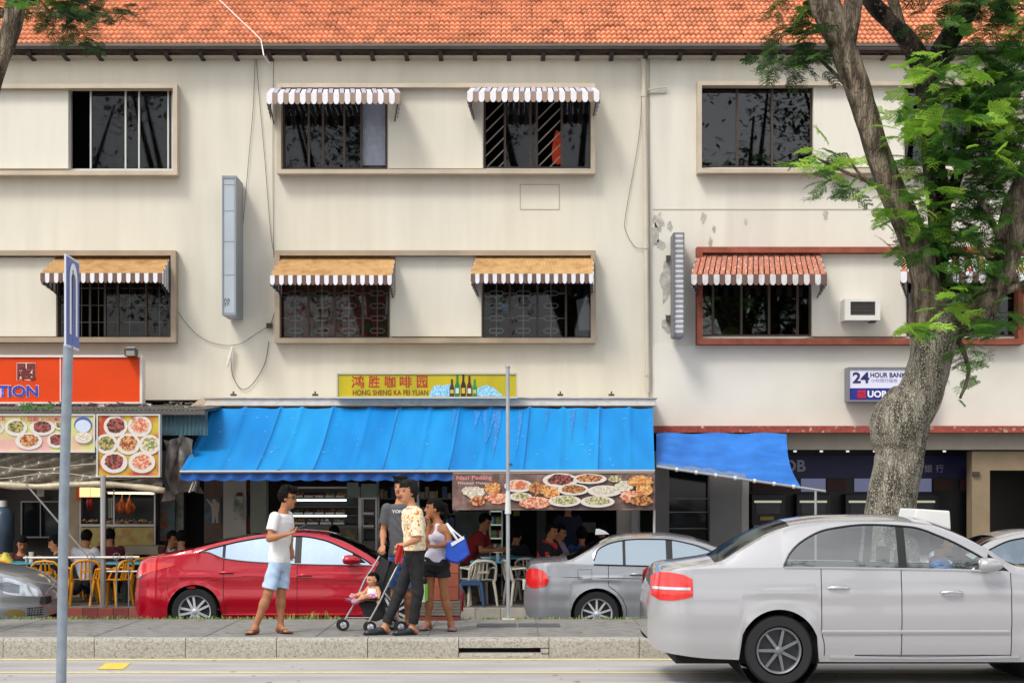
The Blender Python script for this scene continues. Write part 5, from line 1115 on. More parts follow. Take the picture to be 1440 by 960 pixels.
    for nm in sorted(parts, key=lambda s_: s_ != 'body'):
        m = parts[nm]; base = nm.split('|')[0]; mat = gm_ if base in ('side_window',) else sp.get('screen', m_wind) if base in ('windscreen', 'rear_window') else m_trim if base.startswith('pillar') else pm
        o = m.build('door' if base.startswith('door') else 'pillar_trim' if base.startswith('pillar') else base, mat, t, local=True, smooth=48)
        if nm == 'body': body = o
    # underbody and arch liners
    m = MB(); m.box(.25, L - .3, -Wd + .12, Wd - .12, .2, .5)
    for a in ax: m.lathe([(Ra + .01, -Wd + .03), (Ra + .01, Wd - .03)], 'y', (a, 0, r), 28)
    m.build('underbody', m_under, t, local=True)
    # wheels
    for a in ax:
        for sg in sides: wheel(t, a, sg * (Wd - .115), r, sp['rim'], sp['spokes'], sg, sp.get('rimmat', m_rim))
    # helper: strip that follows the side
    def ps(x, z, off=.003, sg=-1):
        zw = float(zw0(x)); y = side_y(x, z) if z <= zw else side_y(x, zw) - sp.get('tum', .36) * (z - zw) - .15 * (z - zw)**2
        return (x, sg * (y + off), z)
    def line(pts, rad, mat, nm, off=.001, parent=t, both=True):
        for sg in (sides if both else (-1,)): m = MB(); m.tube([ps(x, z, off, sg) for x, z in pts], rad, 5); m.build(nm, mat, parent, local=True)
    dzs = lambda k: float(zw0(dz[k]))
    # door shut lines
    for k, x in enumerate(dz):
        z0 = zbase(x) + .06; pts = []
        for s_ in np.linspace(0, 1, 14):
            z = z0 + (float(zw0(x)) - z0) * s_; xx = x
            if k == 0:
                d = (Ra + .05) ** 2 - (z - r) ** 2
                if d > 0: xx = max(x, ax[0] + math.sqrt(d))
            pts.append((xx, z))
        line(pts, .0045, m_seam, 'shut_line', 0)
    line([(dz[0] + .32, zbase(dz[1]) + .065), (dz[1], zbase(dz[1]) + .065), (dz[-1], zbase(dz[-1]) + .065)], .004, m_seam, 'shut_line', 0)
    # window surround trim
    xx = np.linspace(d0 + .01, d1 - .01, 40)
    line([(x, float(zw0(x))) for x in xx], .010, sp.get('belt_trim', m_trim), 'belt_trim', .004)
    top = [(x, max(float(zw0(x)) + .001, min(float(dl(x)), max(float(zw0(x)) + .002, float(zt(x)) - sp.get('rail', .075)) - .012))) for x in xx]
    line(top, .011, m_trim, 'window_trim', .002)
    # handles
    for x, z in sp['handles']:
        for sg in sides:
            hm = MB(); c = [ps(x + d, z + e, o_, sg) for d, e, o_ in ((-.10, 0, .004), (-.07, .004, .028), (0, .006, .034), (.07, .004, .028), (.10, 0, .004))]
            hm.tube(c, [.012, .015, .016, .015, .012], 8); hm.build('door_handle', sp.get('handlemat', pm), t, local=True, smooth=60)
    # lamps that follow the side skin
    def patch(cols, mat, nm, off=.006, n=5, lab=None):
        for sg in sides:
            m = MB(); P = []
            cx_, ca_, cb_ = zip(*cols); xq = np.linspace(cx_[0], cx_[-1], 26); cols = list(zip(xq, np.interp(xq, cx_, ca_), np.interp(xq, cx_, cb_)))
            for x, za, zb_ in cols: P.append([ps(x, za + (zb_ - za) * j / n, off, sg) for j in range(n + 1)])
            m.grid(P); m.grid([[ps(x, za + (zb_ - za) * j / n, -.012, sg) for j in (0, n)] for x, za, zb_ in cols]) ; m.build(nm, mat, t, local=True, smooth=60, fixn=False)
    for cols, mat, nm, off in sp['patches']: patch(cols, mat, nm, off)
    # mirrors
    for sg in sides:
        x, z = sp['mirror']; p = Vector(ps(x, z, 0, sg)); m = MB()
        P = []
        for k, (d, w_) in enumerate(((-.07, .6), (-.05, .9), (.0, 1), (.06, .92), (.12, .6), (.15, .25))):
            P.append([(p.x + d + (.02 if math.cos(a) * sg > 0 else 0), p.y + sg * (.13 + .10 * w_ * math.cos(a)), p.z + .035 + .068 * w_ * math.sin(a)) for a in np.linspace(0, 2 * math.pi, 13)[:-1]])
        m.grid(P, True); m.poly(P[0]); m.poly(P[-1])
        mo_ = m.build('mirror', sp.get('mirrormat', pm), t, local=True, smooth=55, fixn=True)
        MB().tube([tuple(p + Vector((.05, -sg*.03, -.02))), tuple(p + Vector((.03, sg * .08, .0)))], .022, 6).build('mirror_arm', m_trim, mo_, local=True)
        if sg < 0: MB().prism([(p.x + .02, p.z - .02), (p.x + .26, p.z - .03), (p.x + .06, p.z + .13)], p.y - .004, p.y + .02).build('quarter_trim', m_trim, t, local=True)
    # sill moulding, bumper seam
    if sp.get('sill'): line([(ax[0] + Ra + .02, sp['sill']), (ax[1] - Ra - .02, sp['sill'])], .014, sp.get('sillmat', pm), 'sill_moulding', .002)
    if sp.get('bumper_seam'):
        z = sp['bumper_seam']; line([(.10, z + .0), (.3, z + .0), (ax[0] - Ra - .01, z - .0)], .004, m_seam, 'bumper_seam', 0)
    t['L'] = L
    return t, ps, line, body
# ---- red saloon
def rz(u, v, u0=181, s=103.7, vg=893): return ((u - u0) / s, (vg - v) / s)
P_red = paint('paint_red', '#c00a28', .3, .22)
m_gred = M('glass_sky_tint', '#a3b6c8', .05, metal=.75, coat=1, bump=.25, bsc=2.5)
red = dict(L=4.53, W=1.775, r=.318, rim=.222, spokes=(5, True), axles=(.885, 3.585), paint=P_red, glass=m_gred, gap=.05, crease=(.55, .80, .62), rail=.045, tum=.40,
  top=((0, .66), (.05, .90), (.14, 1.055), (.32, 1.09), (.55, 1.13), (.9, 1.215), (1.35, 1.325), (1.8, 1.395), (2.2, 1.415), (2.55, 1.395), (2.85, 1.315), (3.2, 1.14), (3.45, 1.0), (3.8, .93), (4.2, .83), (4.42, .70), (4.53, .52)),
  belt=((0, .64), (.05, .86), (.14, .985), (.5, 1.07), (.9, 1.115), (1.02, 1.13), (1.3, 1.035), (1.8, .985), (2.6, .955), (3.2, .945), (3.45, .93), (3.8, .86), (4.2, .76), (4.42, .65), (4.53, .5)),
  bottom=((0, .36), (.06, .25), (.3, .2), (.6, .19), (2, .19), (3.9, .2), (4.3, .22), (4.53, .30)),
  dlo=((.93, 1.12), (1.15, 1.185), (1.5, 1.27), (1.9, 1.325), (2.3, 1.335), (2.6, 1.29), (2.9, 1.175), (3.2, 1.02), (3.3, .95)),
  doors=(1.28, 2.28, 3.36), pillars=((2.24, 2.33), (1.26, 1.30)), ws=(2.68, 3.47), rw=(.75, 1.75), handles=((1.32, .845), (2.38, .81)), mirror=(2.98, .99), belt_trim=m_chrome, mirrormat=P_red,
  patches=[(((.02, .80, .86), (.10, .78, .93), (.25, .84, .985), (.45, .90, .985), (.62, .945, .975)), m_tail, 'tail_lamp', .008), (((.015, .77, .80), (.08, .76, .80), (.14, .78, .82)), m_clear, 'reverse_lamp', .012),
           (((4.0, .70, .72), (4.15, .62, .74), (4.3, .60, .72), (4.44, .58, .66)), m_clear, 'headlight', .008), (((.78, .635, .665), (.84, .63, .672), (.90, .635, .667)), M('fuel_cap_red', '#8a0418', .3, coat=1), 'reflector', .004)],
  sill=.275, bumper_seam=.0)
red['bumper_seam'] = None
tr, ps, line, body = sedan('parked_car', 'glossy red saloon car parked at the kerb behind the man in a white tee', (U(181, 23.5), 24.4, -.105), red, 'cars parked along the shop fronts')
line([(.98, .70), (1.1, .76), (1.6, .80), (2.4, .775), (3.3, .73)], .006, P_red, 'body_crease', -.001, tr); line([(1.2, .36), (1.32, .30), (2.2, .285), (3.2, .30)], .006, P_red, 'body_crease', -.001, tr)
# ---- grey saloon with round fuel flap
P_gry = paint('paint_silver_grey', '#a0a4aa', .45, .27)
m_ggry = M('glass_pale_tint', '#8d9ca6', .05, metal=.7, coat=1, bump=.3, bsc=3)
gry = dict(L=4.53, W=1.815, r=.316, rim=.215, spokes=(10, False), axles=(1.0, 3.76), paint=P_gry, glass=m_ggry, gap=.045, crease=(.55, .80, .50), rail=.06, tum=.42,
  top=((0, .62), (.04, .90), (.09, 1.035), (.20, 1.06), (.45, 1.075), (.62, 1.10), (.85, 1.21), (1.15, 1.35), (1.5, 1.415), (1.9, 1.425), (2.3, 1.385), (2.65, 1.28), (2.95, 1.13), (3.15, 1.03), (3.6, .97), (4.1, .86), (4.4, .72), (4.53, .5)),
  belt=((0, .60), (.04, .86), (.09, .985), (.45, 1.02), (.9, 1.0), (1.4, .985), (2.2, .965), (2.95, .945), (3.15, .94), (3.6, .89), (4.1, .80), (4.4, .67), (4.53, .48)),
  bottom=((0, .40), (.05, .27), (.3, .21), (.6, .19), (2, .19), (3.9, .2), (4.3, .22), (4.53, .30)),
  dlo=((.95, .998), (.98, 1.14), (1.08, 1.24), (1.3, 1.315), (1.6, 1.345), (1.95, 1.34), (2.3, 1.28), (2.6, 1.17), (2.9, .97)),
  doors=(1.16, 2.0, 3.1), pillars=((1.96, 2.05), (1.36, 1.40)), ws=(2.4, 3.14), rw=(.6, 1.2), handles=((1.55, .865), (2.3, .85)), mirror=(2.66, .97), belt_trim=m_trim,
  patches=[(((.03, .72, .88), (.08, .68, .94), (.16, .67, .945), (.25, .69, .92), (.31, .72, .87), (.335, .78, .80)), m_tail, 'tail_lamp', .010), (((4.1, .66, .68), (4.25, .60, .74), (4.42, .58, .66)), m_clear, 'headlight', .008)],
  sill=.26, bumper_seam=None)
tg, ps, line, body = sedan('parked_car', 'silver grey saloon car with red tail lamp parked under the food banner', (U(737, 23.8), 24.7, -.16), gry, 'cars parked along the shop fronts')
line([(.74, .80), (.74, .93), (.93, .93), (.93, .80), (.74, .80)], .0035, m_seam, 'fuel_flap', 0, tg, both=False); line([(.34, .83), (1.1, .815), (2.0, .80), (3.4, .79)], .006, m_seam, 'body_crease', -.003, tg)
MB().prism([(1.02, 1.385), (1.22, 1.395), (1.16, 1.44), (1.08, 1.47), (1.03, 1.47)], -.03, .03).build('roof_fin', M('fin_pale', '#c3c6ca', .4), tg, local=True, bevel=.008)
MB().box(-.015, .02, -.25, .25, .62, .74).build('number_plate', M('plate_white_car', '#c9c9c4', .5), tg, local=True)
# ---- silver car whose nose shows at the left edge
P_sil = paint('paint_silver', '#a9adb0', .55, .30)
sil = dict(red); sil.update(L=4.4, W=1.70, paint=P_sil, glass=m_ggry, r=.30, rim=.2, axles=(.9, 3.5), spokes=(8, False), crease=(.52, .72, .45), belt_trim=m_trim, mirrormat=P_sil,
  top=((0, .7), (.05, .95), (.14, 1.04), (.5, 1.06), (.8, 1.12), (1.3, 1.35), (1.8, 1.44), (2.3, 1.43), (2.7, 1.3), (3.1, 1.08), (3.3, .99), (3.7, .93), (4.1, .82), (4.3, .68), (4.4, .46)),
  belt=((0, .66), (.05, .9), (.14, .98), (.8, .985), (1.8, .96), (2.8, .93), (3.3, .9), (3.7, .85), (4.1, .74), (4.3, .60), (4.4, .43)),
  dlo=((.85, .985), (1.1, 1.14), (1.5, 1.3), (1.9, 1.345), (2.3, 1.33), (2.6, 1.24), (2.95, 1.06), (3.1, .94)), doors=(1.2, 2.15, 3.2), pillars=((2.1, 2.2),), ws=(2.6, 3.3), rw=(.55, 1.3), handles=((1.5, .82), (2.4, .8)), mirror=(2.85, .98),
  patches=[(((.03, .74, .88), (.2, .74, .92), (.35, .8, .88)), m_tail, 'tail_lamp', .008), (((3.74, .70, .74), (3.86, .60, .81), (4.0, .56, .78), (4.15, .54, .71), (4.30, .53, .61)), m_clear, 'headlight', .008), (((3.80, .66, .72), (3.95, .60, .74), (4.1, .58, .69)), m_headin, 'lamp_lens', .011),
           (((3.92, .30, .33), (3.98, .27, .36), (4.1, .26, .36), (4.16, .28, .33)), M('fog_amber', '#8a7a45', .2, coat=1), 'fog_lamp', .006)], sill=.25, bottom=((0, .36), (.06, .25), (.3, .2), (2, .19), (3.6, .18), (4.1, .16), (4.3, .18), (4.4, .26)))
ts, ps, line, body = sedan('parked_car', 'silver car of which only the nose shows at the left edge', (U(56, 23.3) - 4.4, 24.15, -.11), sil, 'cars parked along the shop fronts')
m = MB()
for k in range(5): m.tube([ps(4.20 + .03 * k, .27 + .0 * k, .004), ps(4.21 + .03 * k, .38, .004)], .005, 4)
for k in range(4): m.tube([ps(4.18, .275 + .033 * k, .004), ps(4.35, .275 + .033 * k, .004)], .005, 4)
m.build('bumper_grille', m_seam, ts, local=True)
m = MB(); m.grid([[ps(x, z, .001) for z in (.27, .38)] for x in np.linspace(4.18, 4.35, 6)]); m.build('grille_recess', m_under, ts, local=True)
MB().box(4.33, 4.40, -.55, -.25, .42, .52).build('number_plate', M('plate_black', '#18191b', .5), ts, local=True)
# ---- white car seen over the taxi at the right edge
wht = dict(sil); P_wht = paint('paint_white', '#d5d5d3', .1, .3); wht.update(paint=P_wht, mirrormat=P_wht)
sedan('parked_car', 'white car of which only the roof shows behind the taxi at the right edge', (U(1278, 23.6), 24.5, -.12), wht, 'cars parked along the shop fronts')
# ---- the taxi on the road
m_gtaxi = glassmat('taxi_glass', (.70, .80, .80), .17, .03)
P_tax = paint('paint_taxi', '#b3b3b6', .4, .26)
m_tx = M('taxi_lower_dust', '#b0aaa2', .5, metal=.2)
tax = dict(L=4.75, W=1.80, r=.325, rim=.21, spokes=(7, False), axles=(1.22, 3.95), paint=P_tax, glass=m_gtaxi, screen=m_gtaxi, gap=.055, crease=(.58, .86, .5), rail=.06, tum=.38, rimmat=M('alloy_dull', '#77797d', .45, metal=.5),
  top=((0, .72), (.05, .98), (.14, 1.10), (.4, 1.14), (.66, 1.18), (.9, 1.31), (1.15, 1.44), (1.45, 1.525), (1.8, 1.56), (2.3, 1.565), (2.65, 1.535), (2.95, 1.44), (3.25, 1.29), (3.5, 1.14), (3.9, 1.05), (4.4, .92), (4.62, .78), (4.75, .55)),
  belt=((0, .70), (.05, .94), (.14, 1.045), (.7, 1.08), (1.3, 1.085), (2.2, 1.075), (3.2, 1.055), (3.5, 1.03), (3.9, .96), (4.4, .84), (4.62, .72), (4.75, .52)),
  bottom=((0, .42), (.05, .33), (.3, .28), (.6, .25), (2, .22), (3.9, .22), (4.5, .24), (4.75, .34)),
  dlo=((1.26, 1.088), (1.32, 1.20), (1.45, 1.32), (1.7, 1.43), (2.1, 1.475), (2.5, 1.455), (2.8, 1.36), (3.1, 1.21), (3.34, 1.055)),
  doors=(1.62, 2.38, 3.42), pillars=((2.36, 2.44),), ws=(2.74, 3.52), rw=(.62, 1.36), handles=((1.78, .90), (2.85, .86)), mirror=(3.15, 1.08), handlemat=m_chrome, belt_trim=m_chrome,
  patches=[(((.03, .82, 1.0), (.1, .78, 1.04), (.2, .78, 1.04), (.32, .80, 1.02), (.40, .82, .98)), m_tail, 'tail_lamp', .008), (((.04, .88, .905), (.2, .88, .905), (.38, .88, .905)), m_clear, 'lamp_stripe', .013), (((4.3, .70, .75), (4.45, .66, .80), (4.62, .64, .72)), m_clear, 'headlight', .008)],
  sill=None, bumper_seam=None)
tt, ps, line, body = sedan('taxi', 'silver white taxi saloon driving past on the near lane at the right', (U(915, 16.4), 17.3, 0.0), tax, scale=(1, 1, 1.035))
line([(1.62, .50), (2.6, .50), (3.40, .50)], .018, P_tax, 'door_moulding', .008, tt); line([(1.7, .27), (2.6, .26), (3.5, .27)], .014, m_chrome, 'sill_strip', .004, tt)
sg_ = MB().prism([(2.62, 1.53), (2.98, 1.42), (2.97, 1.60), (2.64, 1.62)], -.36, .36).build('roof_sign', M('roof_sign_white', '#d8d8d6', .4), tt, local=True, bevel=.015)
# seats, dash and far trim seen through the glass
m_seat = M('seat_grey', '#4b4f52', .8); m_seatc = M('seat_cover_teal', '#77a79b', .7)
for x in (1.35, 2.55):
    for y in ((-.42, .42) if x > 2 else (0,)):
        wd = .25 if x > 2 else .62
        b = MB(); b.grid([[(x + .06 + k * .10 + bulge, y + s_ * wd, z) for s_, bulge in ((-1, 0), (-.8, .03), (.8, .03), (1, 0), (.8, -.11), (-.8, -.11))] for k, z in ((0, .55), (-.6, .85), (-1, 1.02))], True)
        b.build('seat_back', m_seat, tt, local=True, smooth=50); MB().box(x + .05, x + .55, y - wd, y + wd, .45, .58).build('seat_cushion', m_seat, tt, local=True, bevel=.03)
        if x > 2: MB().box(x - .12, x - .02, y - .13, y + .13, 1.06, 1.24).build('head_rest', m_seat, tt, local=True, bevel=.03)
MB().box(1.02, 1.32, -.6, .6, 1.0, 1.085).build('parcel_shelf', m_seatc, tt, local=True, bevel=.02)
MB().box(3.05, 3.4, -.7, .7, .8, 1.06).build('dashboard', M('dash_dark', '#2a2c2e', .7), tt, local=True, bevel=.03)
b = MB(); b.lathe([(.17, -.012), (.185, 0), (.17, .012), (.155, 0)], 'x', (0, 0, 0), 20, closed=True); st = b.build('steering_wheel', m_trim, tt, local=True, smooth=60); st.location = (3.08, -.38, 1.0); st.rotation_euler = (0, R(-25), 0)
MB().box(1.0, 3.4, -.75, .75, .28, .45).build('cabin_floor', m_under, tt, local=True)
# ================================================================ people: rounded-limb distance fields turned into one continuous skin mesh each
def nets(Fd, org, h):
    """surface nets: vertices and quads of the zero level of a sampled field"""
    s = Fd < 0; nx, ny, nz = Fd.shape
    c = np.zeros((nx-1, ny-1, nz-1), np.int8)
    for i in (0, 1):
        for j in (0, 1):
            for k in (0, 1): c += s[i:nx-1+i, j:ny-1+j, k:nz-1+k]
    act = (c > 0) & (c < 8); idx = np.full(act.shape, -1, np.int64); cells = np.argwhere(act); idx[act] = np.arange(len(cells))
    acc = np.zeros((len(cells), 3)); cnt = np.zeros(len(cells)); X, Y_, Z = cells.T
    for ax in range(3):
        o1, o2 = [a for a in range(3) if a != ax]
        for a in (0, 1):
            for b in (0, 1):
                d0 = [0, 0, 0]; d0[o1] = a; d0[o2] = b; d1 = list(d0); d1[ax] = 1
                f0 = Fd[X+d0[0], Y_+d0[1], Z+d0[2]]; f1 = Fd[X+d1[0], Y_+d1[1], Z+d1[2]]; m = (f0 < 0) != (f1 < 0)
                t = np.where(m, f0 / np.where(m, f0 - f1, 1), 0); p = np.zeros((len(cells), 3)); p[:, o1] = a; p[:, o2] = b; p[:, ax] = t
                acc += p * m[:, None]; cnt += m
    V_ = (cells + acc / cnt[:, None]) * h + org
    quads = []
    for ax in range(3):
        o1, o2 = [(1, 2), (2, 0), (0, 1)][ax]; sl0 = [slice(1, -1)] * 3; sl0[ax] = slice(0, -1); sl1 = list(sl0); sl1[ax] = slice(1, None)
        a, b = s[tuple(sl0)], s[tuple(sl1)]; e = np.argwhere(a != b)
        if not len(e): continue
        base = e.copy(); base[:, o1] += 1; base[:, o2] += 1
        ii = a[tuple(e.T)]
        def I(d1, d2):
            q = base.copy(); q[:, o1] += d1; q[:, o2] += d2; return idx[tuple(q.T)]
        q = np.stack([I(-1, -1), I(0, -1), I(0, 0), I(-1, 0)], 1); q[~ii] = q[~ii][:, ::-1]; quads.append(q)
    return V_, np.concatenate(quads)
def A3(p): return np.array(p, float)
class Field:
    """a union of shapes; each shape = (function of points, low corner, high corner, blend radius)"""
    def __init__(s): s.sh = []
    def cap(s, a, b, ra, rb, k=.02, cut=None, flat=None):
        a, b = A3(a), A3(b); d = b - a; L2 = max(d @ d, 1e-9); n = d / math.sqrt(L2)
        def f(p):
            q = p - a; t = np.clip((q @ d) / L2, 0, 1); r = np.linalg.norm(q - t[..., None] * d, axis=-1) - (ra + (rb - ra) * t)
            if cut is not None:
                e = a + d * cut; r = np.maximum(r, (p - e) @ n)
            return r
        R_ = max(ra, rb); s.sh.append((f, np.minimum(a, b) - R_, np.maximum(a, b) + R_, k)); return s
    def ell(s, c, ax, rad, k=.015, sub=False):
        c = A3(c); Mx = np.stack([A3(v) for v in ax]); rad = A3(rad)
        def f(p):
            q = (p - c) @ Mx.T; w_ = np.linalg.norm(q / rad, axis=-1); return (w_ - 1) * rad.min() * (.75 + .25 * w_) if True else 0
        m = rad.max(); s.sh.append((f, c - m, c + m, -k if sub else k)); return s
    def torso(s, a, b, lat, prof, off=0, lo=None, hi=None, k=.02, bend=0, fold=0):
        a, b, lat = A3(a), A3(b), A3(lat); up = b - a; L = np.linalg.norm(up); up = up / L; lat = lat - up * (lat @ up); lat /= np.linalg.norm(lat); fw = np.cross(up, lat)
        ts, ws, ds, fs = np.array(prof).T
        def f(p):
            q = p - a; h = q @ up; t = h / L; w_ = np.interp(t, ts, ws) + off; d_ = np.interp(t, ts, ds) + off; sh = np.interp(t, ts, fs)
            x, y = q @ lat, q @ fw - sh
            if fold: 
                z = p[..., 2]; d_ = d_ + fold * np.sin(z * 42 + x * 22 + 2 * np.sin(x * 31 + z * 9)); w_ = w_ + fold * np.sin(z * 36 - y * 20 + 1.5 * np.sin(z * 14))
            e = np.sqrt((np.abs(x) / w_) ** 2.3 + (np.abs(y) / d_) ** 2.3 + 1e-9) ** (2 / 2.3); r = (e - 1) * np.minimum(w_, d_) * .9
            l_ = ts[0] if lo is None else lo; h_ = ts[-1] if hi is None else hi
            return np.maximum(r, np.maximum((l_ - t) * L, (t - h_) * L))
        m = max(ws.max(), ds.max()) + off + .05; c0, c1 = a + up * L * ts[0], a + up * L * ts[-1]
        s.sh.append((f, np.minimum(c0, c1) - m, np.maximum(c0, c1) + m, k)); return s
    def mesh(s, name, h, mats, matfn=None, shift=(0, 0, 0), sub=(), cuts=()):
        lo = np.min([q[1] for q in s.sh], 0) - .03; hi = np.max([q[2] for q in s.sh], 0) + .03
        n = np.ceil((hi - lo) / h).astype(int) + 1; G = np.full(n, .5, np.float32)
        ax = [lo[i] + h * np.arange(n[i]) for i in range(3)]
        for f, a, b, k in s.sh:
            m = abs(k) + .012; i0 = np.maximum(((a - m - lo) / h).astype(int), 0); i1 = np.minimum(((b + m - lo) / h).astype(int) + 2, n)
            sl = tuple(slice(i0[q], i1[q]) for q in range(3)); P = np.stack(np.meshgrid(ax[0][sl[0]], ax[1][sl[1]], ax[2][sl[2]], indexing='ij'), -1); d = f(P); g = G[sl]
            if k >= 0:
                hh = np.maximum(k - np.abs(g - d), 0) / max(k, 1e-6); G[sl] = np.minimum(g, d) - hh * hh * k * .25
            else:
                k = -k; hh = np.maximum(k - np.abs(g + d), 0) / k; G[sl] = np.maximum(g, -d) + hh * hh * k * .25
        if cuts:
            P = np.stack(np.meshgrid(*ax, indexing='ij'), -1)
            for c in cuts: G = np.maximum(G, c(P))
        V_, Q = nets(G, lo, h); me = bpy.data.meshes.new(name); V_ = V_ - np.array(shift)
        me.vertices.add(len(V_)); me.vertices.foreach_set('co', V_.ravel()); me.loops.add(len(Q) * 4); me.loops.foreach_set('vertex_index', Q.ravel().astype(np.int32))
        me.polygons.add(len(Q)); me.polygons.foreach_set('loop_start', np.arange(0, len(Q) * 4, 4, dtype=np.int32)); me.polygons.foreach_set('loop_total', np.full(len(Q), 4, np.int32))
        me.update(calc_edges=True); me.validate()
        for m in mats: me.materials.append(m)
        if matfn:
            cen = (V_ + np.array(shift))[Q].mean(1); me.polygons.foreach_set('material_index', matfn(cen).astype(np.int32))
        me.polygons.foreach_set('use_smooth', np.ones(len(me.polygons), bool)); return me
MALE = [(-.20, .115, .085, 0), (-.06, .160, .112, -.005), (.1, .155, .108, 0), (.3, .138, .098, .005), (.6, .158, .112, .005), (.82, .178, .102, -.005), (.93, .135, .082, -.012), (1.0, .065, .062, -.01), (1.06, .05, .05, 0)]
FEM = [(-.20, .12, .09, 0), (-.04, .165, .118, -.012), (.1, .152, .108, -.005), (.33, .112, .082, .008), (.6, .128, .098, .008), (.82, .142, .088, -.002), (.93, .105, .07, -.012), (1.0, .05, .05, -.01), (1.06, .042, .042, 0)]
def skinmat(n, c): 
    m = M(n, c, .55, nz=.06, nsc=14, spec=.35); m.node_tree.nodes['Principled BSDF'].inputs['Subsurface Weight'].default_value = .08; m.node_tree.nodes['Principled BSDF'].inputs['Subsurface Radius'].default_value = (.02, .008, .004); return m
m_eye = M('eye_dark', '#120c0a', .3); m_lip = M('lip', '#8a4a3e', .5); m_hair = M('hair_black', '#0b0908', .75, spec=.15, nz=.2, nsc=30, bump=.5, bsc=90); m_eyew = M('eye_white', '#cfc8c0', .4)
def unit(v): v = A3(v); return v / np.linalg.norm(v)
def hand(Fd, wr, d, n, curl=.5, sc_=1.0, grip=False):
    """palm, four fingers of unequal length bent at two knuckles, thumb from the side of the palm"""
    wr, d = A3(wr), unit(d); n = A3(n); n = unit(n - d * (n @ d)); l = np.cross(d, n)
    Fd.ell(wr + d * .045 * sc_, (l, d, n), A3((.040, .055, .017)) * sc_, k=.012)
    for o_, ln, yo in ((-.029, .062, .080), (-.010, .074, .088), (.010, .070, .087), (.028, .054, .078)):
        a = wr + (l * o_ + d * yo) * sc_; d1 = unit(d * math.cos(curl * .8) + n * math.sin(curl * .8) + l * o_ * 1.5); b = a + d1 * ln * .5 * sc_
        d2 = unit(d * math.cos(curl * 2.0) + n * math.sin(curl * 2.0)); c = b + d2 * ln * .5 * sc_
        Fd.cap(a, b, .0088 * sc_, .0082 * sc_, k=.004); Fd.cap(b, c, .0082 * sc_, .007 * sc_, k=.003)
    a = wr + (d * .025 - l * .030) * sc_; b = a + unit(d * .6 - l * .75 + n * .35) * .035 * sc_; c = b + unit(d * .85 - l * .2 + n * .45) * .032 * sc_
    Fd.cap(a, b, .0115 * sc_, .010 * sc_, k=.008); Fd.cap(b, c, .010 * sc_, .0085 * sc_, k=.003)
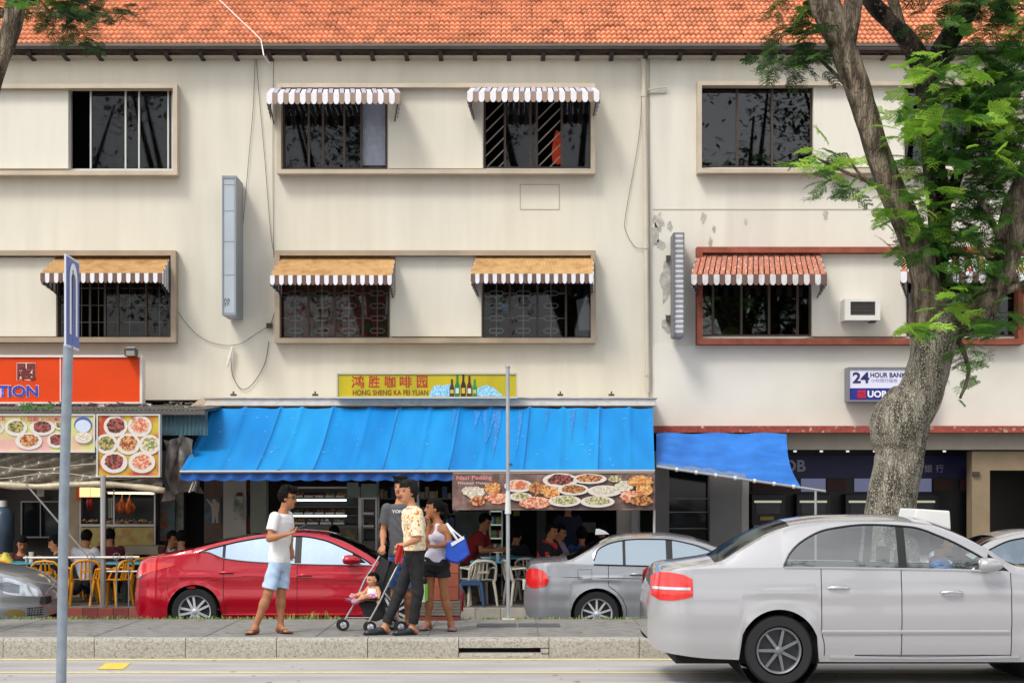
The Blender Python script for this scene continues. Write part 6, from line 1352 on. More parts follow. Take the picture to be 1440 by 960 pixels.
def person(label, J, face, hface, skin, hair, garments, female=False, h=.0062, hp=0.0, hs=1.0, hands=None, shoes=None, group=None, Hd=.5, wide=1.0, glasses=False, tilt=0, fold=.004, lo_detail=False):
    """J: joints in world metres; face/hface: body and head heading in degrees (0 = towards the street, 90 = to the picture's right)"""
    J = {k: A3(v) for k, v in J.items()}; root = A3(((J['anL'][0] + J['anR'][0]) / 2, (J['anL'][1] + J['anR'][1]) / 2, min(J['anL'][2], J['anR'][2]) - .07))
    t = thing('person', label, 'person', tuple(root), group); sh = root
    fw = A3((math.sin(R(face)), -math.cos(R(face)), 0)); lat = A3((math.cos(R(face)), math.sin(R(face)), 0))
    hf = A3((math.sin(R(hface)) * math.cos(hp), -math.cos(R(hface)) * math.cos(hp), math.sin(hp))); hl = A3((math.cos(R(hface)), math.sin(R(hface)), 0)); hu = np.cross(hl, hf); hu = hu if hu[2] > 0 else -hu
    if tilt: hl, hu = hl * math.cos(tilt) + hu * math.sin(tilt), hu * math.cos(tilt) - hl * math.sin(tilt)
    prof = [(a, w_ * wide, d * wide, f) for a, w_, d, f in (FEM if female else MALE)]
    Cc = J['head']; B = Field(); s_ = hs
    k0 = .9 if female else 1.0
    B.torso(J['pelvis'], J['neck'], lat, prof)
    B.cap(J['neck'] - A3((0, 0, .03)), Cc - hu * .05 * s_ - hf * .012, .052 * k0, .046 * k0, k=.03)
    for S_ in 'LR':
        hip, kn, an = J['hip' + S_], J['kn' + S_], J['an' + S_]
        B.cap(hip, kn, .082 * k0 * wide, .052 * k0, k=.03); B.cap(kn, kn + (an - kn) * .35, .050 * k0, .052 * k0, k=.03); B.cap(kn + (an - kn) * .3, an, .051 * k0, .034 * k0, k=.03)
        if 'toe' + S_ in J:
            to = J['toe' + S_]; hd = unit((to - an) * A3((1, 1, 0))); he = an - hd * .045 + A3((0, 0, -.045)); B.cap(an, he, .036, .03, k=.02); B.cap(an + A3((0, 0, -.02)), to + hd * -.06, .034, .026, k=.03)
            sl_ = np.cross(hd, A3((0, 0, 1)))
            for q, o_ in enumerate((-.028, -.012, .003, .017, .030)): B.cap(to - hd * .06 + sl_ * o_, to - hd * (.004 + .006 * q) + sl_ * o_ * 1.1 + A3((0, 0, -.008)), .011, .009, k=.01)
        sd, el, wr = J['sh' + S_], J['el' + S_], J['wr' + S_]
        B.cap(sd, el, .047 * k0 * wide, .037 * k0, k=.035); B.cap(el, el + (wr - el) * .3, .037 * k0, .039 * k0, k=.02); B.cap(el + (wr - el) * .25, wr, .038 * k0, .025 * k0, k=.02)
        hd = (hands or {}).get(S_, {}); hand(B, wr, hd.get('d', wr - el), hd.get('n', fw), hd.get('curl', .45), .95 if female else 1.0)
    if female:
        for o_ in (-.062, .062): B.ell(J['pelvis'] + (J['neck'] - J['pelvis']) * .66 + lat * o_ + fw * .075, (lat, fw, (0, 0, 1)), (.052, .05, .055), k=.03)
    e = lambda a, b, c: Cc + (hl * a + hf * b + hu * c) * s_
    ax = (hl, hf, hu)
    B.ell(e(0, -.008, .022), ax, A3((.074, .096, .098)) * s_, k=.01); B.ell(e(0, .022, -.045), ax, A3((.058, .066, .074)) * s_, k=.03); B.ell(e(0, .062, -.088), ax, A3((.026, .026, .022)) * s_, k=.025)
    B.ell(e(.032, .073, .010), ax, A3((.019, .016, .012)) * s_, k=.012, sub=True); B.ell(e(-.032, .073, .010), ax, A3((.019, .016, .012)) * s_, k=.012, sub=True)
    B.ell(e(.031, .068, .010), ax, A3((.013, .013, .011)) * s_, k=.004); B.ell(e(-.031, .068, .010), ax, A3((.013, .013, .011)) * s_, k=.004)
    B.cap(e(0, .084, .016), e(0, .102, -.022), .009 * s_, .014 * s_, k=.012); B.ell(e(.013, .088, -.026), ax, A3((.010, .011, .009)) * s_, k=.006); B.ell(e(-.013, .088, -.026), ax, A3((.010, .011, .009)) * s_, k=.006)
    B.ell(e(0, .078, -.052), ax, A3((.025, .015, .007)) * s_, k=.006); B.ell(e(0, .076, -.063), ax, A3((.022, .015, .008)) * s_, k=.006)
    for o_ in (-1, 1): B.ell(e(o_ * .075, -.008, -.005), (hl, hf, hu), A3((.010, .020, .032)) * s_, k=.008)
    def mf(c):
        q = (c - Cc) / s_; x, y, z = q @ hl, q @ hf, q @ hu; r = np.zeros(len(c), int)
        front = y > .055
        r[front & (np.hypot((np.abs(x) - .031) / .016, (z - .009) / .0075) < 1)] = 1
        r[front & (np.abs(np.abs(x) - .033) < .019) & (np.abs(z - .033 + .15 * np.maximum(np.abs(x) - .03, 0)) < .0045)] = 1
        r[front & (y > .07) & (np.abs(x) < .024) & (np.abs(z + .058) < .011)] = 2
        return r
    link('body', B.mesh('body', h, [skin, m_eye, m_lip], mf, sh), t)
    # hair
    Hh = Field(); th = hair.get('t', .014)
    Hh.ell(e(0, -.012, .030), ax, (A3((.076, .098, .096)) + th) * s_, k=.01)
    if hair.get('quiff'): Hh.ell(e(hair.get('qx', 0), .045, .105), ax, A3((.062, .058, .036)) * s_, k=.03); Hh.ell(e(0, -.02, .115), ax, A3((.065, .07, .036)) * s_, k=.03)
    if hair.get('quiff'):
        rq = random.Random(int(abs(Cc[0]) * 100))
        for _ in range(26):
            an_ = rq.uniform(0, 6.28); rr_ = rq.uniform(.0, .07); p0 = (rr_ * math.cos(an_), .01 + rr_ * 1.2 * math.sin(an_), .11); Hh.cap(e(*p0), e(p0[0] * 1.25 + rq.gauss(0, .012), p0[1] * 1.2 + rq.gauss(.01, .014), .142 + rq.uniform(-.02, .012)), .016 * s_, .005 * s_, k=.006)
    for a in hair.get('extra', ()): Hh.cap(e(*a[0]), e(*a[1]), a[2] * s_, a[3] * s_, k=.02)
    hl_ = hair.get('line', .062); nape = hair.get('nape', -.055)
    def facecut(P):
        q = (P - Cc) / s_; x, y, z = q @ hl, q @ hf, q @ hu; keep_tail = z * 0
        n_ = .006 * np.sin(x * 260 + 3 * np.sin(z * 120)) + .005 * np.sin(y * 210 + z * 150)
        c = np.minimum(y - .012 + .35 * np.maximum(0, -z), hl_ - .35 * np.maximum(y - .03, 0) * 0 - z + .4 * np.maximum(.04 - y, 0))    # >0 in front of the ears and below the hairline
        low = nape - z
        r = np.maximum(c, np.maximum(low, 0) if False else low) + n_
        if hair.get('extra'): r = np.where(np.minimum(y + .09, .2) < 0, -1, r)
        return r * s_ * .8
    link('hair', Hh.mesh('hair', h, [hair.get('mat', m_hair)], None, sh, cuts=(facecut,)), t)
    # clothes
    for g in garments:
        G = Field(); off = g.get('off', .014); cuts = []
        if 'torso' in g: G.torso(J['pelvis'], J['neck'], lat, prof, off, *g['torso'], fold=g.get('fold', fold))
        if g.get('bust'):
            for o_ in (-.062, .062): G.ell(J['pelvis'] + (J['neck'] - J['pelvis']) * .66 + lat * o_ + fw * .078, (lat, fw, (0, 0, 1)), (.058, .056, .06), k=.035)
        for S_ in 'LR':
            if 'sleeve' in g and g['sleeve']:
                sd, el, wr = J['sh' + S_], J['el' + S_], J['wr' + S_]; fr = g['sleeve']
                if fr <= 1: G.cap(sd, el, (.050 + off) * k0, (.046 + off * 1.25) * k0, k=.03, cut=fr)
                else: G.cap(sd, el, (.050 + off) * k0, (.044 + off) * k0, k=.03); G.cap(el, wr, (.043 + off) * k0, (.034 + off) * k0, k=.02, cut=fr - 1)
            if 'leg' in g:
                hip, kn, an = J['hip' + S_], J['kn' + S_], J['an' + S_]; fr = g['leg']; fl = g.get('flare', .012)
                if fr <= 1: G.cap(hip, kn, (.086 + off) * k0 * wide, (.062 + off + fl) * k0, k=.025, cut=fr)
                else: G.cap(hip, kn, (.086 + off) * k0 * wide, (.056 + off) * k0, k=.025); G.cap(kn, an, (.056 + off) * k0, (.042 + off + fl) * k0, k=.02, cut=fr - 1)
            if g.get('straps'):
                p0 = J['pelvis'] + (J['neck'] - J['pelvis']) * .76 + lat * (.07 if S_ == 'L' else -.07)
                G.cap(p0 + fw * .10, J['neck'] + lat * (.085 if S_ == 'L' else -.085) + A3((0, 0, .0)), .015, .012, k=.006); G.cap(p0 - fw * .07, J['neck'] + lat * (.085 if S_ == 'L' else -.085), .015, .012, k=.006)
        if g.get('leg') and g.get('fold', fold):
            fo = g.get('fold', fold)
            old = list(G.sh); G.sh = [((lambda p, f=f: f(p) + fo * np.sin(p[..., 2] * 48 + 14 * p[..., 0] + 2 * np.sin(p[..., 0] * 25 + p[..., 2] * 11))), a, b, k) for f, a, b, k in old]
        if g.get('collar'): G.ell(J['neck'] + A3((0, 0, .015)), (lat, fw, (0, 0, 1)), (.072, .07, .035), k=.01); cuts.append(lambda P: -(np.hypot((P - J['neck']) @ lat, (P - J['neck']) @ fw) - .056) * (P[..., 2] > J['neck'][2] + .005) - 1e-3 * (P[..., 2] <= J['neck'][2] + .005))
        if g.get('tank'):
            up_ = unit(J['neck'] - J['pelvis']); Lt = np.linalg.norm(J['neck'] - J['pelvis'])
            def tank(P):
                q = P - J['pelvis']; x = np.abs(q @ lat); hgt = q @ up_ - Lt * .70
                low = hgt - .045 * (1 - np.exp(-(x / .05) ** 2)) + .8 * np.maximum(x - .10, 0); return np.minimum(low, np.abs(x - .068) - .017)
            cuts.append(tank)
        o = link(g['name'], G.mesh(g['name'], g.get('h', h), g['mats'], g.get('matfn'), sh, cuts=cuts), t)
        g['obj'] = o
    for S_ in 'LR':
        if shoes and 'toe' + S_ in J:
            an, to = J['an' + S_], J['toe' + S_]; hd = unit((to - an) * A3((1, 1, 0))); sl_ = np.cross(hd, A3((0, 0, 1))); zg = an[2] - .078; G = Field()
            mid = an * .45 + to * .55; mid[2] = zg + .012
            if shoes['kind'] == 'sandal':
                G.ell(mid - hd * .01, (hd, sl_, (0, 0, 1)), (.142, .050, .016), k=.01); o = link('sandal', G.mesh('sandal', .006, [shoes['mat']], None, sh), t)
                tf = to - hd * .055; MB().tube([tuple(tf + sl_ * .052 - hd*.03 + A3((0, 0, -.02))), tuple(tf + A3((0, 0, .026)) - hd * .01), tuple(tf - sl_ * .052 - hd*.03 + A3((0, 0, -.02)))], .009, 6).build('sandal_strap', shoes['strap'], o) if False else None
                m = MB(); pts = [tf + sl_ * .05 - hd * .05 + A3((0, 0, -.028)), tf + sl_ * .03 + A3((0, 0, .012)) - hd * .02, tf + hd * .01 + A3((0, 0, .014)), tf - sl_ * .03 - hd * .02 + A3((0, 0, .012)), tf - sl_ * .05 - hd * .05 + A3((0, 0, -.028))]
                m.tube([tuple(p - sh) for p in pts], [.010, .012, .010, .012, .010], 6); m.build('strap', shoes['strap'], o, local=True, smooth=60)
            else:
                G.cap(mid - hd * .075 + A3((0, 0, .03)), mid + hd * .085 + A3((0, 0, .014)), .042, .036, k=.02); G.ell(mid + hd * .055 + A3((0, 0, .008)), (hd, sl_, (0, 0, 1)), (.085, .045, .032), k=.02); G.ell(mid - hd * .07 + A3((0, 0, .04)), (hd, sl_, (0, 0, 1)), (.05, .04, .045), k=.02)
                zz = zg + .001
                cut = lambda P: zz - P[..., 2]
                cut2 = lambda P: np.maximum(P[..., 2] - (zg + .085), .035 - np.hypot(np.linalg.norm((P - (an + hd * .015)) * A3((1, 1, 0)), axis=-1) * 1.0, np.maximum(0, zg + .06 - P[..., 2]) * 3))
                o = link('shoe', G.mesh('shoe', .006, [shoes['mat']], None, sh, cuts=(cut, cut2)), t)
                MB().prism([(-.13, 0), (.135, 0), (.14, .012), (-.13, .016)], -.043, .043).build('sole', m_trim, o, local=True).matrix_local = Matrix(((hd[0], sl_[0], 0, mid[0] - sh[0]), (hd[1], sl_[1], 0, mid[1] - sh[1]), (0, 0, 1, zg - sh[2] + .001), (0, 0, 0, 1)))
    if glasses:
        m = MB()
        for o_ in (-1, 1):
            m.tube([tuple(e(o_ * .031 + .022 * math.cos(a), .096 - .006 * abs(math.cos(a)), .008 + .015 * math.sin(a)) - sh) for a in np.linspace(0, 2 * math.pi, 13)], .0035, 5); m.tube([tuple(e(o_ * .053, .090, .012) - sh), tuple(e(o_ * .080, .04, .014) - sh), tuple(e(o_ * .080, -.01, .012) - sh)], .0035, 5)
        m.build('glasses', m_trim, t, local=True)
    return t
def JP(Y, **k): return {n: (U(u, Y + dy), Y + dy, V(v, Y + dy)) for n, (u, v, dy) in k.items()}
def fixground(J, z):
    for s_ in 'LR':
        if 'an' + s_ in J:
            J['an' + s_] = (J['an' + s_][0], J['an' + s_][1], z + .08); 
            if 'toe' + s_ in J: J['toe' + s_] = (J['toe' + s_][0], J['toe' + s_][1], z + .030)
    return J
sk1 = skinmat('skin_tan', '#a8714f'); sk2 = skinmat('skin_light_tan', '#b57f5e'); sk3 = skinmat('skin_brown', '#a06a4a'); skb = skinmat('skin_baby', '#c08d6c')
m_tee = M('tee_white', '#dcdcdf', .9, bump=.15, bsc=30); m_denim = M('denim_pale', '#a9c0dc', .9, nz=.10, nsc=12, bump=.2, bsc=120); m_sandal = M('sandal_brown', '#3b2320', .6); m_strap = M('sandal_strap', '#5a2f28', .5)
# --- man in white tee looking at his phone
J = fixground(JP(19.9, head=(404.5, 700, 0), neck=(397.5, 721, 0), pelvis=(392, 789, 0), shL=(386.5, 727, -.13), shR=(405, 726, .14), elL=(379, 757, -.20), wrL=(403, 751, -.22), elR=(407, 752, .2), wrR=(409, 771, .12),
     hipL=(386.5, 796, -.08), hipR=(399, 796, .07), knL=(377.5, 833, -.13), knR=(395, 832, .02), anL=(359, 880, -.13), anR=(394.5, 880, .0), toeL=(349, 890, -.27), toeR=(407, 888, -.10)), ZP)
man1 = person('young man in white tee and pale denim shorts looking at his phone', J, 52, 86, sk1, dict(quiff=1, t=.013), [
    dict(name='tee_shirt', mats=[m_tee], off=.015, torso=(-.02, .985), sleeve=.62), dict(name='denim_shorts', mats=[m_denim], off=.010, torso=(-.2, .0), leg=.86, flare=.02)], glasses=True, hp=-.15, wide=.80,
    hands=dict(L=dict(d=(1, .15, .32), n=(0, -.2, 1), curl=.5), R=dict(d=(.1, -.3, -1), n=(0, 1, 0), curl=.6)), shoes=dict(kind='sandal', mat=m_sandal, strap=m_strap))
t = thing('mobile_phone', 'dark phone held out in the hand of the man in the white tee', 'phone', (U(421, 19.7), 19.68, V(742, 19.7)))
a = Vector((U(418.5, 19.66), 19.66, V(744, 19.66))); d = Vector((.85, .1, .42)).normalized(); n = Vector((-.42, -.1, .85)).normalized(); l = d.cross(n)
m = MB(); m.add([tuple(a + d*i*.135 + l*j*.034 + n*k*.008) for i in (0, 1) for j in (-1, 1) for k in (0, 1)], [(0, 1, 3, 2), (4, 6, 7, 5), (0, 4, 5, 1), (2, 3, 7, 6), (0, 2, 6, 4), (1, 5, 7, 3)]); m.build('body', M('phone_black', '#17181b', .2), t, fixn=True, bevel=.003)
m = MB(); m.quad(*[tuple(a + d*i + l*j + n*.0092) for i, j in ((.012, -.029), (.123, -.029), (.123, .029), (.012, .029))]); m.build('screen', M('phone_screen', '#4f5760', .1), t)
# --- man in dark tee behind the pushchair
m_char = M('tee_charcoal', '#54555a', .9, nz=.06, nsc=12, bump=.2, bsc=35); m_jean = M('denim_blue', '#3f5f94', .9, nz=.12, nsc=14)
J = fixground(JP(20.65, head=(564, 686, -.02), neck=(563, 707, 0), pelvis=(565, 783, 0), shL=(544.5, 715, -.03), shR=(583, 714, .05), elL=(539, 748, .02), wrL=(538.5, 767, -.26), elR=(590, 750, .05), wrR=(574, 770, -.22),
     hipL=(557, 790, 0), hipR=(573, 790, 0), knL=(556, 836, -.04), knR=(575, 836, -.02), anL=(556, 878, .03), anR=(574, 878, .02), toeL=(552, 884, -.2), toeR=(580, 884, -.2)), ZP)
person('young man in a charcoal tee with white lettering pushing the pushchair', J, -8, -22, sk2, dict(quiff=1, t=.018), [
    dict(name='tee_shirt', mats=[m_char], off=.018, torso=(.03, .985), sleeve=.62), dict(name='denim_shorts', mats=[m_jean], off=.010, torso=(-.2, .05), leg=.8, flare=.02)],
    hands=dict(L=dict(d=(-.05, -.6, -.6), n=(.2, 0, -1), curl=1.0), R=dict(d=(-.4, -.6, -.5), n=(0, 0, -1), curl=1.0)), shoes=dict(kind='sandal', mat=m_sandal, strap=m_strap), wide=.9)
man2 = bpy.data.objects[[o.name for o in bpy.data.objects if o.name.startswith('person')][-1]]
SHIFT_ = Vector(SHIFT[man2.name]); xf = Matrix.Rotation(R(-8), 4, 'Z')
text('YONZ', 0, 0, 0, 0, 0, M('print_tee', '#d8d8d8', .7), man2, local_rect=(U(551, 20.5), U(571, 20.5), V(721, 20.5), V(716.5, 20.5)), bold=.03, xform=Matrix.Translation((0, 20.507, 0)))
# --- man in floral shirt, seen from behind his left shoulder
m_flor = M('shirt_cream', '#e3d3b0', .85, bump=.15, bsc=30)
def floral():
    m = M('shirt_floral', '#e6d9ba', .85, bump=.15, bsc=30); t = m.node_tree; b = t.nodes['Principled BSDF']; g = t.nodes.new('ShaderNodeNewGeometry'); v = t.nodes.new('ShaderNodeTexVoronoi'); v.inputs['Scale'].default_value = 15
    n = t.nodes.new('ShaderNodeTexNoise'); n.inputs['Scale'].default_value = 20; n.inputs['Detail'].default_value = 2; ad = t.nodes.new('ShaderNodeMixRGB'); ad.blend_type = 'ADD'; ad.inputs[0].default_value = .09
    t.links.new(g.outputs['Position'], n.inputs['Vector']); t.links.new(g.outputs['Position'], ad.inputs[1]); t.links.new(n.outputs['Color'], ad.inputs[2]); t.links.new(ad.outputs[0], v.inputs['Vector'])
    rp = t.nodes.new('ShaderNodeValToRGB'); cr_ = rp.color_ramp; cr_.interpolation = 'CONSTANT'
    for p, c in ((.0, '#8a3a22'), (.16, '#c8803c'), (.27, '#e0b070'), (.36, '#e8dcc0'), (.56, '#b98a4a'), (.62, '#eadfc6')):
        el = cr_.elements[0] if p == 0 else cr_.elements.new(p); el.position = p; el.color = (*S(c), 1)
    cr_.elements.remove(cr_.elements[-1]); t.links.new(v.outputs['Distance'], rp.inputs[0]); t.links.new(rp.outputs[0], b.inputs['Base Color']); return m
m_blk = M('trousers_black', '#19191b', .85, nz=.15, nsc=12, bump=.2, bsc=60); m_shoe = M('shoe_navy', '#1d1f2a', .4)
J = fixground(JP(19.72, head=(574.5, 692, 0), neck=(580.5, 715, 0), pelvis=(583, 780, 0), shL=(586, 722, -.17), shR=(574, 722, .17), elL=(587.5, 757, -.24), wrL=(569, 766, -.25), elR=(578, 758, .24), wrR=(566, 768, .2),
     hipL=(584.5, 786, -.09), hipR=(580, 786, .09), knL=(587.5, 833, -.10), knR=(562, 832, .04), anL=(580, 878, -.06), anR=(541, 878, -.02), toeL=(560, 887, -.12), toeR=(517, 888, -.10)), ZP)
hm = M('hair_greyed', '#1c1a1a', .7, spec=.2, nz=.25, nsc=30, bump=.5, bsc=90)
g3 = [dict(name='floral_shirt', mats=[floral()], off=.024, torso=(.10, .99), sleeve=.93, fold=.008, collar=1), dict(name='black_trousers', mats=[m_blk], off=.011, torso=(-.2, .17), leg=1.88, flare=.002, fold=.0028)]
man3 = person('man in a cream floral shirt, black trousers and dark slip on shoes', J, -74, -62, sk2, dict(quiff=1, t=.015, mat=hm), g3,
    hands=dict(L=dict(d=(-1, .1, -.05), n=(0, .5, -.8), curl=.9), R=dict(d=(-.8, -.3, -.4), n=(0, 0, -1), curl=.9)), shoes=dict(kind='shoe', mat=m_shoe), fold=.005, wide=.92)
t = thing('red_cloth', 'small red cloth held in the hand of the man in the floral shirt', 'cloth', (U(563, 19.45), 19.45, V(788, 19.45)))
P = [[(U(559 + 8 * i / 7 + (j * -.7 if i < 4 else -j * .3), 19.42), 19.42 + .02 * math.sin(i * 1.3 + j * .4), V(765 + j * 4.2 + (2 * math.sin(i) if j == 6 else 0) + i * .3, 19.42)) for i in range(8)] for j in range(7)]
MB().grid(P).build('cloth', M('cloth_red', '#b0201d', .85, bump=.2, bsc=30), t, smooth=180)
MB().tube([(U(571, 19.6), 19.57, V(774, 19.6)), (U(584, 19.5), 19.555, V(774.5, 19.5)), (U(596.5, 19.66), 19.66, V(774, 19.6))], .018, 6).build('belt', m_trim, man3) if False else None
# --- woman with ponytail
m_tank = M('tank_lilac', '#d2cede', .9, bump=.1, bsc=30); m_shorts = M('shorts_black', '#1b1b1f', .85, nz=.1, nsc=14, bump=.15, bsc=40)
J = fixground(JP(20.3, head=(610, 715, 0), neck=(617, 735, 0), pelvis=(613, 791, 0), shL=(604.5, 742, .12), shR=(628, 741, -.06), elL=(600.5, 764, -.02), wrL=(603.5, 738, -.06), elR=(632, 764, -.13), wrR=(611, 768, -.20),
     hipL=(605, 796, .03), hipR=(622, 796, -.03), knL=(604, 838, .0), knR=(625, 838, -.03), anL=(602, 879, .05), anR=(634, 879, .0), toeL=(592, 886, -.08), toeR=(637, 886, -.2)), ZP)
woman = person('young woman with a ponytail in a pale tank top and black shorts', J, -42, -82, sk3, dict(t=.010, line=.058, nape=-.035, extra=[((0, -.08, .05), (0, -.13, .03), .03, .034), ((0, -.13, .03), (0, -.15, -.06), .034, .03), ((0, -.15, -.06), (0, -.135, -.14), .03, .012)]), [
    dict(name='tank_top', mats=[m_tank], off=.012, torso=(.03, .99), bust=1, tank=1), dict(name='black_shorts', mats=[m_shorts], off=.014, torso=(-.2, .13), leg=.36, flare=.02)], female=True,
    hands=dict(L=dict(d=(-.1, -.2, 1), n=(-.8, -.3, 0), curl=1.0), R=dict(d=(-1, -.3, .1), n=(0, .3, -1), curl=.5)), shoes=dict(kind='sandal', mat=M('sandal_mauve', '#5b4a5e', .6), strap=M('strap_mauve', '#7a6676', .6)))
# blue shoulder bag
t = thing('shoulder_bag', 'bright blue cloth shoulder bag with white straps on the woman\'s arm', 'bag', (U(642, 20.1), 20.1, V(791, 20.1)))
Yb = 20.12; out = [(628, 762), (627, 776), (625, 784), (633, 790), (643, 792.5), (653, 786), (661, 779), (657, 765), (653, 752), (646, 757), (637, 760)]
cx = sum(a for a, b in out) / len(out); cy = sum(b for a, b in out) / len(out); rings = []
for k, y in ((.86, -.08), (.97, -.05), (1.0, 0), (.97, .05), (.86, .08)):
    rings.append([(U(cx + (a - cx) * k, Yb), Yb + y + .006 * math.sin(i * 2.1), V(cy + (b - cy) * k, Yb)) for i, (a, b) in enumerate(out)])
m = MB(); m.grid(rings, True); m.poly(rings[0]); m.poly(rings[-1]); m.build('body', M('bag_blue', '#1f4fc0', .75, nz=.12, nsc=12, bump=.4, bsc=14), t, fixn=True, bevel=0, smooth=50)
mw2 = M('strap_white', '#dedee2', .8)
MB().add([(U(a, Yb), Yb - .088, V(b, Yb)) for a, b in ((634, 763), (652, 753), (653.5, 757), (636, 767.5))], [(0, 3, 2, 1)]).build('white_band', mw2, t)
MB().tube([(U(626, 20.28), 20.30, V(739, 20.28)), (U(629, 20.2), 20.20, V(736.5, 20.2)), (U(636, 20.1), 20.04, V(748, 20.1)), (U(643, 20.1), 20.04, V(758, 20.1))], [.012, .016, .016, .014], 6).build('strap', mw2, t); MB().tube([(U(629, 20.3), 20.36, V(737, 20.3)), (U(639, 20.2), 20.2, V(747, 20.2)), (U(650, 20.2), 20.19, V(756, 20.2))], .012, 6).build('strap', mw2, t)
# white and green carrier
t = thing('paper_bag', 'white carrier bag with a bright green side behind the black trousers', 'bag', (U(593, 20.2), 20.2, V(847, 20.2)))
MB().pbox(586, 597.5, 821, 846, 20.1, 20.25).build('body', M('carrier_white', '#e0e3e0', .5), t, bevel=.004); MB().add([(U(597.6, 20.1), 20.1, V(846.5, 20.1)), (U(601, 20.1), 20.14, V(844, 20.1)), (U(601, 20.1), 20.14, V(820, 20.1)), (U(597.6, 20.1), 20.1, V(821, 20.1)), (U(597.6, 20.1), 20.26, V(846.5, 20.1)), (U(601, 20.1), 20.26, V(844, 20.1)), (U(601, 20.1), 20.26, V(820, 20.1)), (U(597.6, 20.1), 20.26, V(821, 20.1))], [(0, 1, 2, 3), (1, 5, 6, 2), (4, 7, 6, 5), (3, 2, 6, 7), (0, 4, 5, 1)]).build('green_side', M('carrier_green', '#7ecb2e', .5), t)
MB().pbox(587, 600, 813, 820.5, 20.11, 20.24).build('dark_top', m_blk, t, bevel=.02); m = MB(); m.tube([(U(589, 20.18), 20.18, V(814, 20.18)), (U(590, 20.2), 20.18, V(795, 20.18)), (U(596, 20.2), 20.18, V(800, 20.18)), (U(598, 20.18), 20.18, V(814, 20.18))], .006, 5); m.build('handle', m_blk, t)
# --- pushchair and child
m_fr = M('pushchair_tube', '#a9abad', .35, metal=.6); m_pb = M('pushchair_black', '#151517', .8, nz=.1, nsc=14, bump=.2, bsc=40); m_pp = M('pushchair_pink', '#8d5a78', .8)
t = thing('pushchair', 'black folding pushchair with silver tubes and small twin wheels', 'pushchair', (U(525, 20.1), 20.1, ZP))
Yn, Yf_ = 19.95, 20.38
def pt(u, v, Y): return (U(u, Y), Y, V(v, Y))
def castor(u, v, Y, r=.068):
    for d in (-.028, .028):
        w_ = MB().lathe([(r*.55, -.013), (r*.9, -.014), (r, -.006), (r, .006), (r*.9, .014), (r*.55, .013)], 'y', (U(u, Y) - d * .4, Y + d, ZP + r), 20).build('wheel', m_tyre, t, smooth=40); MB().lathe([(0, -.016), (r*.58, -.012), (r*.58, .012), (0, .016)], 'y', (U(u, Y) - d * .4, Y + d, ZP + r), 12).build('rim', m_rim, w_)
        for k in range(4): MB().tube([(U(u, Y) - d*.4, Y + d - .017, ZP + r), (U(u, Y) - d*.4 + r*.55 * math.cos(k * 1.57 + .4), Y + d - .014, ZP + r + r*.55 * math.sin(k*1.57 + .4))], .006, 4).build('spoke', m_fr, w_)
castor(482, 884, 20.25); castor(520, 884, Yn); castor(563, 884, Yn + .03); castor(550, 884, Yf_)
def tb(pts, r=.012, mt=m_fr, nm='frame_tube'): MB().tube([pt(*p) for p in pts], r, 8).build(nm, mt, t)
tb([(482, 876, 20.25), (498, 849, 20.28), (513, 815, 20.33), (525, 797, 20.36), (537, 776, 20.4)]); tb([(517, 877, Yn), (534, 846, Yn), (549, 815, Yn), (558, 797, Yn + .03), (566, 779, Yn + .05)])
tb([(563, 877, Yn + .03), (553, 848, Yn), (540, 832, Yn)]); tb([(550, 876, Yf_), (540, 850, Yf_), (520, 815, Yf_)]); tb([(488, 868, 20.25), (520, 868, Yn)], .008); tb([(556, 866, Yn), (546, 864, Yf_)], .008)
tb([(534, 781, 20.39), (540, 768, 20.4), (541.5, 764, 20.4)], .017, m_pb, 'grip'); tb([(563, 786, Yn + .04), (568, 772, Yn + .06), (570, 768, Yn + .06)], .017, m_pb, 'grip')
P = [[pt(521 + i * .2 + 36 * (1 - j / 8) ** .9 + (0 if i < 3 else 0), 839 - 0 + (786 - 839) * (1 - j / 8), Yf_ - (Yf_ - Yn) * i / 6 + .0) for i in range(7)] for j in range(9)]
P = [[(lambda a: (a[0] + (.06 if 0 < i < 6 else 0), a[1], a[2] - (.03 if 0 < i < 6 else 0)))(pt(540 + 8 * (i / 6) + (-14) * j / 8 + 0, 788 + 52 * j / 8, Yf_ - (Yf_ - Yn) * i / 6)) for i in range(7)] for j in range(9)]
m = MB(); m.grid(P); m.build('seat_back', m_pb, t, smooth=60)
P = [[(lambda c: (c[0], c[1], c[2] + .0))(pt((536 + 27 * i / 8) - (22 * (j / 6)) + 3 * math.sin(math.pi * i / 8), 783 + 6 * math.sin(math.pi * i / 8) + 46 * j / 6, Yf_ - (Yf_ - Yn - .02) * i / 8 + .05 * math.sin(math.pi * i / 8))) for i in range(9)] for j in range(7)]
m = MB(); m.grid(P); m.build('hood_fabric', m_pb, t, smooth=60)
m = MB(); m.grid([[pt(526 - 30 * j / 5 + 10 * i / 4 + (3 if j < 3 else 0), 840 + 3 * j / 5 + (3 * math.sin(math.pi * i / 4)), Yf_ - (Yf_ - Yn) * i / 4 - .0) for i in range(5)] for j in range(6)]); m.build('seat', m_pb, t, smooth=60)
P = [[pt(484, 840.5, 20.3), pt(499, 847, 20.05)], [pt(503, 841, 20.34), pt(513, 846, 20.0)]]; m = MB(); m.grid(P); m.grid([[(x, y, z - .02) for x, y, z in r] for r in P[::-1]]); m.build('foot_flap', m_pp, t)
b = MB(); pr = [(504, 846), (540, 846), (541, 868), (530, 873), (515, 870)]; b.prism([(U(a, 20.1), V(c, 20.1)) for a, c in pr], 20.03, 20.32); b.build('basket', m_pb, t, bevel=.01)
